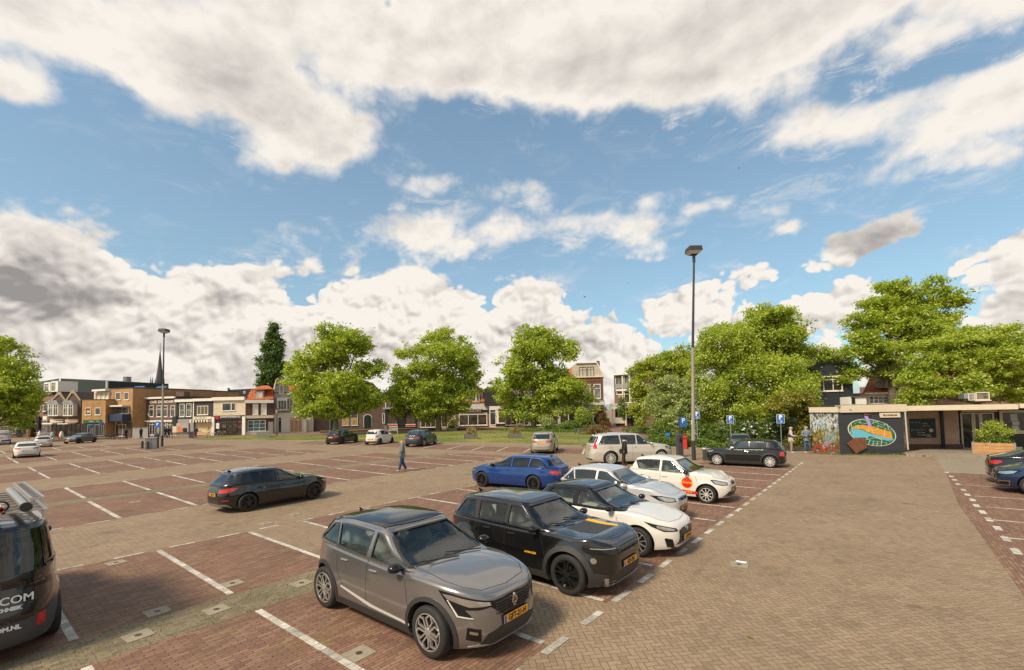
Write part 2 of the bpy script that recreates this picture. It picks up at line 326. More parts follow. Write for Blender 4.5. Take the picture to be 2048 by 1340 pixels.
for lf, rt, yr, ln in ROWS:
    for y0, y1 in yr:
        ys = [y0+(y1-y0)*k/6 for k in range(7)]; bays.append([(E_(rt, y), y) for y in ys]+[(E_(lf, y), y) for y in reversed(ys)])
bays.append([(1.6, -6), (7.2, -6), (7.4, 29.4), (2.15, 29.0), (1.75, 20.4)])
fd = Vector((-2.1, 3.95, 0)); F0 = [Vector((x, y, 0)) for x, y in ((-52, 24.6), (-49.5, 25.1), (-46.8, 25.6), (-44.2, 26.1), (-41.5, 26.45), (-38.8, 26.75), (-35.5, 26.95), (-32.33, 27.05), (-29.2, 27.15), (-26.63, 27.48), (-24.14, 27.87), (-21.63, 28.14), (-19.32, 28.65), (-17.0, 29.1))]
bays.append([(p.x, p.y) for p in F0]+[((p+fd).x, (p+fd).y) for p in reversed(F0)])
sheet('parking_bays', bays, bay_m, Z1)
def strip(lf, rt, y0, y1): return [(E_(rt, y0+(y1-y0)*k/6), y0+(y1-y0)*k/6) for k in range(7)]+[(E_(lf, y0+(y1-y0)*k/6), y0+(y1-y0)*k/6) for k in range(6, -1, -1)]
sheet('paved_strip', [strip(ROWS[1][1], ROWS[0][0], -14, 26), strip(ROWS[3][1], ROWS[2][0], -12, 25), strip(ROWS[5][1], ROWS[4][0], -10, 20), strip(ROWS[7][1], ROWS[6][0], -8, 19)], strip_m, Z1)
sheet('paved_corner', [((2.15, 29.05), (12, 29.5), (12, 38.6), (6.05, 38.0), (2.3, 37.0))], light_m, Z1)
# white paving blocks of the bay lines, laid one by one with joints
random.seed(5)
mk = MB()
def blocks(p, q, w=.12, piece=.21, gap=.008):
    p, q = Vector((p[0], p[1], 0)), Vector((q[0], q[1], 0)); d = q-p; L = d.length; d.normalize(); n = Vector((-d.y, d.x, 0)); k = max(1, round(L/piece)); s = L/k
    for i in range(k):
        a = p+d*(i*s+gap/2)+n*random.uniform(-.004, .004); b = a+d*(s-gap)
        mk.add([(v.x, v.y, Z2) for v in (a-n*w/2, b-n*w/2, b+n*w/2, a+n*w/2)], [(0, 1, 2, 3)])
for k, (lf, rt, yr, ln) in enumerate(ROWS):
    for y in ln:
        if k == 1 and y > 7 and y < 26 or k != 1: blocks((E_(lf, y)+.05, y), (E_(rt, y)-.08, y), .11 if k < 2 else .13, .21 if k < 2 else .4)
        elif k == 1: blocks((E_(lf, y)+.05, y), (E_(rt, y)-.08, y), .11)
def dashes(tab, y0, y1, per, on, w, piece=.21):
    y = y0
    while y < y1: blocks((E_(tab, y), y), (E_(tab, y+on), y+on), w, piece); y += per
dashes([(0, -3.64), (30, -3.62)], .95, 30.2, 1.03, .56, .12); dashes([(0, -13.9), (30, -14.15)], -7.0, 22, 1.06, .55, .085)
for tab, a, b in ((ROWS[2][1], -8, 25), (ROWS[3][0], -6, 21), (ROWS[4][1], -2, 20), (ROWS[5][0], -2, 18)): dashes([(y, x+.02) for y, x in tab], a, b, 1.08, .6, .085, .3)
for p in F0: blocks(p, p+fd, .13, .4)
r8 = lambda x, y: g(1640+x/2.914, 880+y/2.914)
dl = [r8(x, y) for x, y in ((740, 190), (765, 213), (785, 234), (803, 258), (835, 292), (858, 319), (887, 349), (911, 384), (946, 421), (984, 464), (1034, 515), (1082, 578), (1141, 650))]
for p in dl: blocks((p.x, p.y-.27), (p.x+.01, p.y+.27), .14)
for y in range(8): blocks((1.75-y*.02, 9.0-y*1.05), (1.75-y*.02, 9.54-y*1.05), .14)
for x, y in ((812, 262), (900, 327), (962, 391), (1000, 466), (1098, 572)):
    p = r8(x, y); blocks((p.x, p.y), (7.2, p.y+.25), .1)
tag(mk.obj('bay_markings', white_m), kind='structure')
# ---------------------------------------------------------------- vehicle building
def paint(name, col, metal=.35, rough=.32, coat=1.0): return pbr(name, col, rough, metal, .35, coat, .02)
rubber = pbr('tyre_rubber', (.018, .017, .016), .75, var=.2, vscale=9)
plast = pbr('black_plastic', (.028, .027, .026), .55, bump=.15, bscale=300)
gloss_blk = pbr('gloss_black', (.008, .008, .009), .12, spec=.15, coat=.6)
dark_in = pbr('cabin_trim', (.10, .10, .095), .8)
seat_m = pbr('seat_fabric', (.17, .165, .155), .85)
chrome = pbr('chrome', (.62, .60, .57), .18, 1.0)
alloy = pbr('alloy_silver', (.55, .53, .50), .32, .8)
alloy_w = pbr('alloy_bright', (.72, .69, .64), .35, .4)
alloy_d = pbr('alloy_black', (.022, .021, .021), .3, .4, coat=.5)
red_l = pbr('red_lamp', (.50, .012, .008), .15, coat=1.0)
amber = pbr('amber', (.8, .25, .02), .3)
plate_m = pbr('plate_yellow', (.78, .36, .015), .45)
ink = pbr('ink_black', (.012, .012, .012), .5)
plate_b = pbr('plate_blue', (.015, .08, .42), .45)
lampin = pbr('lamp_reflector', (.55, .54, .52), .12, .9)
seam_m = pbr('panel_gap', (.006, .006, .006), .8)
silverp = pbr('silver_trim', (.42, .40, .375), .35, .7)
def glass_mat(name, tint, refl=.9, alpha=.35):
    m = bpy.data.materials.new(name); m.use_nodes = True; t = NT(m.node_tree); m.node_tree.nodes.clear()
    fr = t.n('ShaderNodeFresnel', inp={0: 1.52})
    gl = t.n('ShaderNodeBsdfGlossy', inp={'Roughness': .015, 'Color': (1, 1, 1, 1)})
    tr = t.n('ShaderNodeBsdfTransparent', inp={0: (*tint, 1)})
    df = t.n('ShaderNodeBsdfDiffuse', inp={0: (.012, .016, .014, 1)})
    a = t.n('ShaderNodeMixShader', inp={0: alpha, 1: df.outputs[0], 2: tr.outputs[0]})
    b = t.n('ShaderNodeMixShader', inp={0: t.m('MINIMUM', t.m('MULTIPLY', fr.outputs[0], 1.25), .95), 1: a.outputs[0], 2: gl.outputs[0]})
    o = t.n('ShaderNodeOutputMaterial'); t.t.links.new(b.outputs[0], o.inputs[0]); MATS[name] = m; return m
glass = glass_mat('car_glass', (.80, .90, .84), alpha=.93)
glass_dark = glass_mat('car_glass_dark', (.32, .35, .35), alpha=.7)
glass_blk = pbr('window_dark', (.012, .017, .017), .04, spec=.5, coat=.6, coat_r=.02)
lens_m = glass_mat('lamp_lens', (.9, .9, .9), alpha=.9)
def ip(pts, x):
    xs = [p[0] for p in pts]; return float(np.interp(x, xs, [p[1] for p in pts]))
def sm(pts, n=60):
    "smooth interpolation table through control points (x increasing)"
    xs = np.array([p[0] for p in pts], float); ys = np.array([p[1] for p in pts], float)
    if len(xs) < 3: return pts
    h = np.diff(xs); dl = np.diff(ys)/h; m = np.zeros(len(xs)); m[0], m[-1] = dl[0], dl[-1]
    for i in range(1, len(xs)-1):
        if dl[i-1]*dl[i] > 0: w1 = 2*h[i]+h[i-1]; w2 = h[i]+2*h[i-1]; m[i] = (w1+w2)/(w1/dl[i-1]+w2/dl[i])
    out = []
    for x in np.linspace(xs[0], xs[-1], n):
        i = min(len(xs)-2, max(0, int(np.searchsorted(xs, x)-1))); t = (x-xs[i])/h[i]
        out.append((x, ys[i]*(1+2*t)*(1-t)**2+h[i]*m[i]*t*(1-t)**2+ys[i+1]*t*t*(3-2*t)+h[i]*m[i+1]*t*t*(t-1)))
    return out
def thetas(n, a, w, N):
    th = np.linspace(0, 2*np.pi, 4001); e = 2/n; c, s = np.cos(th), np.sin(th)
    x = a*np.sign(c)*np.abs(c)**e; y = w*np.sign(s)*np.abs(s)**e
    k = np.concatenate([[0], np.cumsum(np.hypot(np.diff(x), np.diff(y)))])
    return np.interp(np.arange(N)/N*k[-1], k, th)
def loft_mesh(name, loops, mat):
    N = len(loops[0]); V = np.concatenate(loops); Fc = []
    for i in range(len(loops)-1):
        for k in range(N): Fc.append((i*N+k, i*N+(k+1) % N, (i+1)*N+(k+1) % N, (i+1)*N+k))
    Fc.append(tuple(reversed(range(N)))); Fc.append(tuple(range((len(loops)-1)*N, len(loops)*N)))
    me = bpy.data.meshes.new(name); me.from_pydata(V.tolist(), [], Fc); me.materials.append(mat)
    me.polygons.foreach_set('use_smooth', [True]*len(me.polygons)); me.update(); return me
def boolean(me, cutters, solver='EXACT', op='DIFFERENCE'):
    o = bpy.data.objects.new('tmp', me); COL.objects.link(o); tmp = [o]
    for c in cutters:
        co = bpy.data.objects.new('tmpc', c); COL.objects.link(co); tmp.append(co)
        md = o.modifiers.new('b', 'BOOLEAN'); md.object = co; md.operation = op; md.solver = solver; md.material_mode = 'TRANSFER'
    bpy.context.view_layer.update(); dg = bpy.context.evaluated_depsgraph_get()
    r = bpy.data.meshes.new_from_object(o.evaluated_get(dg))
    for t in tmp: bpy.data.objects.remove(t)
    return r
def prism_mesh(poly, d, mat):
    b = MB().prism(poly, d); me = bpy.data.meshes.new('c'); me.from_pydata(b.V, [], b.F); me.materials.append(mat)
    bm = bmesh.new(); bm.from_mesh(me); bmesh.ops.recalc_face_normals(bm, faces=bm.faces); bmesh.ops.triangulate(bm, faces=bm.faces); bm.to_mesh(me); bm.free(); return me
def merge_in(o, mb, mat):
    "adds thin lines to a panel's own mesh"
    me = o.data; me.materials.append(mat); k = len(me.materials)-1
    t = bpy.data.meshes.new('t'); t.from_pydata(mb.V, [], mb.F); t.polygons.foreach_set('material_index', [k]*len(t.polygons)); t.polygons.foreach_set('use_smooth', [True]*len(t.polygons))
    bm = bmesh.new(); bm.from_mesh(me); bm.from_mesh(t); bm.to_mesh(me); bm.free(); me.update(); bpy.data.meshes.remove(t)
class Skin:
    "projects outlines onto a curved body"
    def __init__(s, *meshes):
        V = []; Fc = []
        for me in meshes:
            o = len(V); V += [v.co.copy() for v in me.vertices]; Fc += [[i+o for i in p.vertices] for p in me.polygons]
        s.b = BVHTree.FromPolygons(V, Fc)
    def pt(s, p, d):
        h = s.b.ray_cast(Vector(p)-Vector(d)*3.0, d)
        if h[0] is None: h = s.b.find_nearest(p)
        return h[0], h[1]
    def patch(s, poly, d, off=.003, depth=0.0, step=.07, mirror=False, far=None):
        "poly: 3D outline near the surface, seen along direction d (pointing at the body)"
        d = Vector(d).normalized(); X = d.cross(Vector((0, 0, 1)))
        if X.length < .1: X = Vector((0, 1, 0))
        X.normalize(); Y = X.cross(d).normalized(); O = Vector(poly[0])
        P = []
        n0 = len(poly)
        for i in range(n0):
            a = Vector(poly[i]); b = Vector(poly[(i+1) % n0]); k = max(1, int((b-a).length/step))
            for j in range(k): q = a.lerp(b, j/k)-O; P.append(Vector((q.dot(X), q.dot(Y))))
        n = len(P); E = [(i, (i+1) % n) for i in range(n)]
        x0, x1 = min(p.x for p in P), max(p.x for p in P); y0, y1 = min(p.y for p in P), max(p.y for p in P); I = []
        def inside(q, m=step*.35):
            c = False; dmin = 9
            for i in range(n):
                a, b = P[i], P[(i+1) % n]
                if (a.y > q.y) != (b.y > q.y) and q.x < (b.x-a.x)*(q.y-a.y)/(b.y-a.y)+a.x: c = not c
                ab = b-a; t = max(0, min(1, (q-a).dot(ab)/max(ab.length_squared, 1e-12))); dmin = min(dmin, (a+ab*t-q).length)
            return c and dmin > m
        for iy in range(1, int((y1-y0)/step)+1):
            for ix in range(1, int((x1-x0)/step)+1):
                q = Vector((x0+ix*step, y0+iy*step))
                if inside(q): I.append(q)
        r = delaunay_2d_cdt(P+I, E, [], 1, 1e-5)
        V = []; N = []
        for q in r[0]:
            w = O+X*q.x+Y*q.y; h, nn = s.pt(w, d)
            if nn.dot(d) > 0: nn = -nn
            V.append(h+nn*off); N.append(nn)
        Fc = [tuple(f) for f in r[2]]
        bmn = {}
        for f in Fc:
            for i in range(len(f)):
                e = (f[i], f[(i+1) % len(f)]); k = tuple(sorted(e)); bmn[k] = None if k in bmn else e
        if depth:
            base = {}
            for e in [e for e in bmn.values() if e]:
                for i in e:
                    if i not in base: base[i] = len(V); V.append(V[i]-N[i]*depth)
                Fc.append((e[1], e[0], base[e[0]], base[e[1]]))
        if mirror:
            o = len(V); V = V+[Vector((v.x, -v.y, v.z)) for v in V]; Fc = Fc+[tuple(reversed([i+o for i in f])) for f in Fc]
        return V, Fc
    def part(s, name, poly, d, mat, parent, off=.003, depth=0.0, step=.07, mirror=False):
        V, Fc = s.patch(poly, d, off, depth, step, mirror)
        o = mesh_obj(name, V, Fc, mat, parent, True, ang=40)
        bm = bmesh.new(); bm.from_mesh(o.data); bmesh.ops.recalc_face_normals(bm, faces=bm.faces); bm.to_mesh(o.data); bm.free(); return o
    def ribbon(s, mb, pts, d, w=.008, off=.0015, m=0, mirror=True):
        P = []
        for i in range(len(pts)-1):
            a, b = Vector(pts[i]), Vector(pts[i+1]); k = max(1, int((b-a).length/.08))
            P += [a.lerp(b, j/k) for j in range(k)]
        P.append(Vector(pts[-1])); H = [s.pt(p, d) for p in P]; V = []
        for i, (h, n) in enumerate(H):
            if n.dot(Vector(d)) > 0: n = -n
            T = (H[min(i+1, len(H)-1)][0]-H[max(i-1, 0)][0]).normalized(); S = T.cross(n).normalized()
            V += [h+S*w/2+n*off, h-S*w/2+n*off]
        Fc = [(2*i, 2*i+1, 2*i+3, 2*i+2) for i in range(len(H)-1)]; mb.add(V, Fc, m)
        if mirror: mb.add([Vector((v.x, -v.y, v.z)) for v in V], [tuple(reversed(f)) for f in Fc], m)
def text_mesh(txt, size, mat, name, parent, M4, ext=.002, align='CENTER', sx=1.0, bold=0.0, shear=0.0, spacing=1.0):
    c = bpy.data.curves.new('t', 'FONT'); c.body = txt; c.size = size; c.align_x = align; c.align_y = 'CENTER'; c.extrude = ext; c.offset = bold; c.shear = shear; c.space_character = spacing
    c.resolution_u = 3
    o = bpy.data.objects.new('t', c); COL.objects.link(o); bpy.context.view_layer.update()
    me = bpy.data.meshes.new_from_object(o.evaluated_get(bpy.context.evaluated_depsgraph_get())); bpy.data.objects.remove(o); bpy.data.curves.remove(c)
    me.materials.clear(); me.materials.append(mat); me.transform(M4 @ Matrix.Diagonal((sx, 1, 1, 1))); me.name = name
    return link(bpy.data.objects.new(name, me), parent)
def frame(o, x, z):
    "matrix: text plane whose right is x and up is z"
    x = Vector(x).normalized(); z = Vector(z).normalized(); n = x.cross(z).normalized(); z = n.cross(x)
    return Matrix(((x.x, z.x, n.x, o[0]), (x.y, z.y, n.y, o[1]), (x.z, z.z, n.z, o[2]), (0, 0, 0, 1)))
def make_wheel(parent, x, y, R, W, style, rim_m, hub_m=None, lod=2, rr=.72):
    sgn = 1 if y > 0 else -1; mb = MB(); n = 40 if lod > 1 else 20; r = R*rr
    h = W/2
    mb.lathe((x, y, R), [(r, -h*.9), (R*.90, -h), (R*.985, -h*.8), (R, -h*.4), (R, h*.4), (R*.985, h*.8), (R*.90, h), (r*1.03, h*.92), (r, h*.8), (r*.97, h*.55)], (0, sgn, 0), n)
    w = mb.obj('wheel', rubber, parent, True, 50)
    rb = MB(); c = Vector((x, y, R))
    rb.lathe(c, [(r*1.0, h*.9), (r*.965, h*.93), (r*.93, h*.84), (r*.91, h*.2), (r*.88, -.02), (.001, -.02)], (0, sgn, 0), n, 1)
    rb.lathe(c, [(r*1.02, h*.86), (r*1.0, h*.95), (r*.95, h*.95), (r*.925, h*.8)], (0, sgn, 0), n, 0)
    yo = Vector((0, sgn*h*.86, 0))
    def P(a, q, dy=0): return c+yo*(1+dy)+Vector((math.cos(a)*q, 0, math.sin(a)*q))
    ns, kind = style
    for k in range(ns):
        a = 2*math.pi*k/ns+.3
        if kind == 'v':
            for s in (-1, 1): rb.bar(P(a+s*.13, r*.2, -.12), P(a+s*2.1/ns*.52, r*.95, 0), r*.13, .022)
        elif kind == 'loop':
            for s in (-1, 1):
                rb.bar(P(a, r*.16, -.15), P(a+s*.30, r*.52, -.05), r*.12, .022); rb.bar(P(a+s*.30, r*.50, -.05), P(a+s*.36, r*.78, 0), r*.11, .022); rb.bar(P(a+s*.36, r*.76, 0), P(a+s*.06, r*.96, 0), r*.10, .022)
        elif kind == 'fat': rb.bar(P(a, r*.1, -.12), P(a, r*.95, 0), r*.34, .025)
        elif kind == 'swirl': rb.bar(P(a, r*.15, -.12), P(a+.35, r*.95, 0), r*.17, .022)
        else: rb.bar(P(a, r*.1, -.12), P(a, r*.95, 0), r*.17, .022)
    rb.lathe(c+yo*.9, [(r*.24, 0), (r*.22, .018), (.001, .02)], (0, sgn, 0), 16)
    rb.obj('rim', [rim_m, alloy_d], w, True, 30)
    return w
def plate(parent, M4, txt, lod, yellow=True):
    "M4: frame with x right, y up, z outwards"
    mb = MB(); b = M4.to_3x3(); o = M4.translation; ax = (b.col[0], b.col[1], b.col[2])
    mb.box(o, (.53, .12, .016), ax=ax, m=0); mb.box(o+b.col[2]*.004, (.515, .104, .016), ax=ax, m=1)
    if yellow: mb.box(o+b.col[2]*.006-b.col[0]*.236, (.042, .103, .016), ax=ax, m=2)
    p = mb.obj('number_plate', [ink, plate_m if yellow else pbr('plate_white', (.75, .73, .7), .4), plate_b], parent)
    if txt and lod > 1:
        text_mesh(txt, .112, ink, 'lettering', p, M4 @ Matrix.Translation((.022, -.003, .0155)), .001, bold=.0028, sx=.83)
    return p
def build_car(S):
    "S: specification; x forward, y left, origin on the ground midway between the axles"
    g_ = S.get; lod = g_('lod', 2); wb = S['wb']; W = S['w']/2; Lf = S['lf']; Lr = -S['lr']; R = S['R']
    z0 = g_('z0', .19); body_m = S['paint']; roof_m = g_('roof', body_m)
    root = empty(S['name'], label=S['label'], cat=S['cat'], group=g_('group'))
    zs = sm(S['deck']); nose = sm(S['nose']); tail = sm(S['tail']); wz = sm(S.get('wz', [(0, .93), (.12, .965), (.35, .99), (.55, 1.0), (.72, .985), (.85, .975), (1, .955)]))
    wx = sm(S.get('wx', [(Lr, .90), (Lr+.45, .965), (Lr+1.0, 1.0), (Lf-1.1, 1.0), (Lf-.5, .955), (Lf, .84)]))
    N = 132 if lod > 1 else 72; npow = g_('npow', 5.0); th = thetas(npow, (Lf-Lr)/2, W, N); e = 2/npow; c, s = np.cos(th), np.sin(th)
    cx = np.sign(c)*np.abs(c)**e; sy = np.sign(s)*np.abs(s)**e
    rr = g_('edge', .05); crown = g_('crown', .05); fl = g_('flare', .012)
    zsx = np.array([p[0] for p in zs]); zsz = np.array([p[1] for p in zs])
    wxx = np.array([p[0] for p in wx]); wxz = np.array([p[1] for p in wx])
    zn = lambda pts, z: np.interp(z, [p[0] for p in pts], [p[1] for p in pts])
    ztop = (zsz[0]+zsz[-1])/2
    def loop(p, zoff=0.0, ins=0.0, sc=1.0, deck=False):
        # front & rear extents depend on height
        zf = z0+p*(zsz[-1]-z0); zr_ = z0+p*(zsz[0]-z0)
        xf = Lf+zn(nose, zf)-ins; xr = Lr-zn(tail, zr_)+ins
        X = (xf+xr)/2+(xf-xr)/2*cx; hw = (W*zn(wz, p)-ins)
        if sc != 1.0: X = (xf+xr)/2+(X-(xf+xr)/2)*sc
        Y = hw*sy*sc*np.interp(X, wxx, wxz)
        top = np.interp(X, zsx, zsz)
        low = z0+np.maximum(0, np.abs(X)-wb/2-R-.05)*g_('tuck', .10)
        Z = low+p*(top-low)+zoff
        if deck: Z = top+crown*(1-sc*sc)
        for xc in () if deck or p > .93 else (-wb/2, wb/2):
            dd = np.hypot(X-xc, Z-R); b = np.clip(1-np.abs(dd-(R+.06))/.16, 0, 1); Y = Y+np.sign(Y)*fl*b*b*(3-2*b)*(np.abs(Y) > W*.6)
        return np.stack([X, Y, Z], 1)
    loops = [loop(0, 0, .12, .6), loop(0, 0, .05)]+[loop(p) for p in np.linspace(0, 1, 22 if lod > 1 else 12)[:-1]]
    for a in ((18, 36, 54, 72, 90) if lod > 1 else (45, 90)):
        loops.append(loop(1.0, -rr*(1-math.sin(R_(a))), rr*(1-math.cos(R_(a)))))
    # fix: top side loops sit below the edge
    for l in loops[2:]: pass
    for sc in (.97, .93, .86, .76, .62, .45, .25, .08): loops.append(loop(1.0, 0, rr, sc, True))
    lower = loft_mesh('body', loops, body_m)
    cut = []
    for xc in (-wb/2, wb/2):
        for sg in (-1, 1):
            b = MB(); ra = R+g_('gap', .055); n = 40 if lod > 1 else 20; ax = Vector((0, sg, 0)); yin = W-.34
            b.lathe((xc, sg*yin, R+.01), [(ra, 0), (ra, .8)], (0, sg, 0), n); V0 = b.V; b.F += [tuple(range(n)), tuple(reversed(range(n, 2*n)))]
            me = bpy.data.meshes.new('c'); me.from_pydata(b.V, [], b.F); me.materials.append(plast)
            bm = bmesh.new(); bm.from_mesh(me); bmesh.ops.recalc_face_normals(bm, faces=bm.faces); bm.to_mesh(me); bm.free(); cut.append(me)
    lo_raw = lower.copy(); body = boolean(lower, cut); body.name = 'body'; body.set_sharp_from_angle(angle=R_(38))
    bo = link(bpy.data.objects.new('body', body), root)
    # greenhouse
    G = S['cab']; xw0, xw1, xr1, xr0 = G['x']; Wb = G['wb']; Wr = G['wr']; roof = sm(G['roof']); rx = np.array([p[0] for p in roof]); rz = np.array([p[1] for p in roof])
    ng = g_('ngreen', 6.0); tg = thetas(ng, (xw0-xr0)/2, Wb, N); c2, s2 = np.cos(tg), np.sin(tg); er = np.where(c2 < 0, 2/g_('nrear', 5.0), 2/ng); cx2 = np.sign(c2)*np.abs(c2)**er; sy2 = np.sign(s2)*np.abs(s2)**er
    bel = lambda x: np.interp(x, zsx, zsz)
    def gl(q, ins=0.0, dz=0.0, sc=1.0):
        qp = max(q, 0); bq = qp+.10*math.sin(math.pi*min(1, max(0, q)))*g_('bow', 1.0)
        xf = xw0+(xw1-xw0)*bq-ins; xr = xr0+(xr1-xr0)*(qp+.10*math.sin(math.pi*min(1, max(0, q)))*g_('rbow', 1.0))+ins
        X = (xf+xr)/2+(xf-xr)/2*cx2*sc; hw = Wb+(Wr-Wb)*(qp**g_('tumble', 1.15))-ins-(.02 if q < 0 else 0)
        Y = hw*sy2*sc*np.interp(X, [xr0, xr0+.6, (xr0+xw0)/2, xw0-.7, xw0], [g_('grt', .93), .985, 1, .985, .92])
        b = bel(X); Z = b+(np.interp(X, rx, rz)-b)*q+dz
        if sc != 1: Z = np.interp(X, rx, rz)+g_('rcrown', .045)*(1-sc*sc)+dz
        return np.stack([X, Y, Z], 1)
    def gloops(ins, q0):
        L = [gl(q, ins) for q in np.linspace(q0, 1, 14 if lod > 1 else 8)[:-1]]
        rg = .055
        for a in (25, 50, 72, 90): L.append(gl(1.0, ins+rg*(1-math.cos(R_(a))), -rg*(1-math.sin(R_(a)))-ins*.7))
        for sc in (.96, .9, .8, .66, .48, .28, .1): L.append(gl(1.0, ins+rg, -ins*.7, sc))
        return L
    cabin = loft_mesh('cabin', gloops(0, -.22), roof_m)
    sk = Skin(lo_raw, cabin); sg_ = Skin(cabin); sl = Skin(lo_raw)
    # window outlines
    zb = lambda x: float(bel(x))+g_('sill', .045)
    zt = lambda x: float(np.interp(x, rx, rz))-g_('head', .085)
    def lineX(q, front):
        bq = q+.10*math.sin(math.pi*q)
        return (xw0+(xw1-xw0)*bq-G.get('apil', .13)) if front else (xr0+(xr1-xr0)*q+G.get('cpil', .16))
    wins = []
    for (xa, xb, sla, slb) in G['win']:     # rear x, front x (None: follow the pillar), slants
        def edge(xv, sl_, front, q):
            if xv is None: return lineX(q, front)
            return xv+sl_*(q-.5)
        P = []
        x_b0, x_b1 = edge(xa, sla, False, .12), edge(xb, slb, True, .08)
        for k in range(7): x = x_b0+(x_b1-x_b0)*k/6; P.append((x, zb(x)))
        for q in (.3, .5, .7):
            x = edge(xb, slb, True, q); P.append((x, zb(x)+(zt(x)-zb(x))*(q-.08)/.82))
        x_t1, x_t0 = edge(xb, slb, True, .9), edge(xa, sla, False, .9)
        for k in range(7): x = x_t1+(x_t0-x_t1)*k/6; P.append((x, zt(x)))
        for q in (.7, .5, .3):
            x = edge(xa, sla, False, q); P.append((x, zb(x)+(zt(x)-zb(x))*(q-.08)/.82))
        wins.append(P)
    def ctr(P, gr):
        cxx = sum(p[0] for p in P)/len(P); czz = sum(p[1] for p in P)/len(P)
        return [(p[0]+gr*np.sign(p[0]-cxx), p[1]+gr*np.sign(p[1]-czz)) for p in P]
    zw0 = float(bel(xw0-.15))+.06; zw1 = float(np.interp(xw1, rx, rz))-.045
    wsh = [(-(Wb-.10), zw0), ((Wb-.10), zw0), ((Wr-.075), zw1), (-(Wr-.075), zw1)]
    zr0 = float(bel(xr0))+g_('rsill', .08); zr1 = float(np.interp(xr1, rx, rz))-g_('rhead', .09)
    rsh = [(-(Wb-.17), zr0), ((Wb-.17), zr0), ((Wr-.10), zr1), (-(Wr-.10), zr1)]
    hero = lod > 2
    if hero:
        inner = loft_mesh('inner', gloops(.045, -.6), dark_in)
        cc = []
        for P in wins:
            for sgn in (1, -1): cc.append(prism_mesh([(x, sgn*.35, z) for x, z in P], (0, sgn*.9, 0), gloss_blk))
        cc.append(prism_mesh([(xw1-.35, y, z) for y, z in wsh], (2.2, 0, 0), gloss_blk))
        cc.append(prism_mesh([(xr1+.35, y, z) for y, z in rsh], (-2.2, 0, 0), gloss_blk))
        cab2 = None
        for sv in ('EXACT', 'MANIFOLD', 'FAST'):
            c1 = boolean(cabin.copy(), [inner], sv); ok = len(c1.vertices) > len(cabin.vertices)
            for c_ in cc:
                if not ok: break
                n_ = len(c1.polygons); zt_ = max(v.co.z for v in c1.vertices); c2 = boolean(c1, [c_], sv)
                ok = len(c2.polygons) > n_*.6 and abs(max(v.co.z for v in c2.vertices)-zt_) < .01; c1 = c2
            if ok: cab2 = c1; break
            print('boolean retry', S['label'], sv)
        cab2.set_sharp_from_angle(angle=R_(35)); co = link(bpy.data.objects.new('roof', cab2), root); cab2.name = 'roof'
        off = -.008; gm, gd, grow = glass, G.get('rglass', glass), .012
    else:
        co = link(bpy.data.objects.new('roof', cabin), root); cabin.name = 'roof'
        off = .004; gm = gd = glass_blk; grow = 0
    for i, P in enumerate(wins):
        Q = ctr(P, grow); m_ = gm if i == 0 else gd
        for sgn in (1, -1):
            sg_.part('side_window', [(x, sgn*W, z) for x, z in Q], (0, -sgn, 0), m_, co, off, .0 if hero else .006, .12)
    wm = wsh if not hero else [(y+.012*np.sign(y), z+.012*(1 if z > 1.2 else -1)) for y, z in wsh]
    sg_.part('windscreen', [(xw0, y, z) for y, z in wm], (-1, 0, 0), gm, co, off, 0 if hero else .006, .09)
    rm = rsh if not hero else [(y+.012*np.sign(y), z+.012*(1 if z > 1.2 else -1)) for y, z in rsh]
    sg_.part('rear_window', [(xr0, y, z) for y, z in rm], (1, 0, 0), gd, co, off, 0 if hero else .006, .09)
    # dark surround of the side glass
    sur = MB()
    if g_('surround', True) and lod > 1:
        for P in wins: sk.ribbon(sur, [(x, W, z) for x, z in P+[P[0]]], (0, -1, 0), .030, .0025)
        sk.ribbon(sur, [(xw0, y, z) for y, z in wsh+[wsh[0]]], (-1, 0, 0), .045, .0025, mirror=False)
        merge_in(co, sur, g_('trim_m', gloss_blk))
    if hero:
        it = MB(); xs_ = (xr0+.25, xw0-.45); zf_ = float(bel(0))-.05
        it.box(((xs_[0]+xs_[1])/2+.1, 0, zf_-.03), (xs_[1]-xs_[0]+.1, 2*Wb-.30, .05)); it.box((xw0-.62, 0, float(bel(xw0-.6))+.02), (.42, 2*Wb-.22, .10), m=0)
        io = it.obj('dashboard', dark_in, root)
        for xs2 in (xw1-.35, xw1-1.2):
            for y in (-.38, .38):
                q = MB(); q.tube([(xs2-.02, y, zf_-.1), (xs2-.10, y, zf_+.12), (xs2-.17, y, zf_+.30)], [.22, .20, .15], 10); q.tube([(xs2-.18, y, zf_+.30), (xs2-.2, y, zf_+.44)], [.10, .09], 10)
                q.obj('seat', seat_m, root, True)
        st = MB(); r_ = .17; cst = Vector((xw1+.12, .38, zf_+.10)); ax1 = Vector((0, 1, 0)); ax2 = Vector((-.45, 0, .9)).normalized()
        st.tube([cst+ax1*r_*math.cos(a)+ax2*r_*math.sin(a) for a in np.linspace(0, 2*math.pi, 21)], .016, 6); st.bar(cst-ax1*r_, cst+ax1*r_, .04, .02)
        st.obj('steering_wheel', dark_in, root, True)
    # cladding rings and sills
    if g_('clad'):
        for xc in (-wb/2, wb/2):
            ra, rb = R+.055, R+.055+g_('cladw', .07); A = np.linspace(R_(-28), R_(208), 22)
            P = [(xc+ra*math.cos(a), W, R+.01+ra*math.sin(a)) for a in A]+[(xc+rb*math.cos(a), W, R+.01+rb*math.sin(a)) for a in reversed(A)]
            P = [(x, y, max(z, z0+.01)) for x, y, z in P]
            for sgn in (1, -1): sl.part('wheel_arch_trim', [(x, sgn*y, z) for x, y, z in P], (0, -sgn, 0), g_('clad_m', plast), root, .012, .03, .09)
        xa, xb = -wb/2+R+.09, wb/2-R-.09; h = g_('sillh', .13)
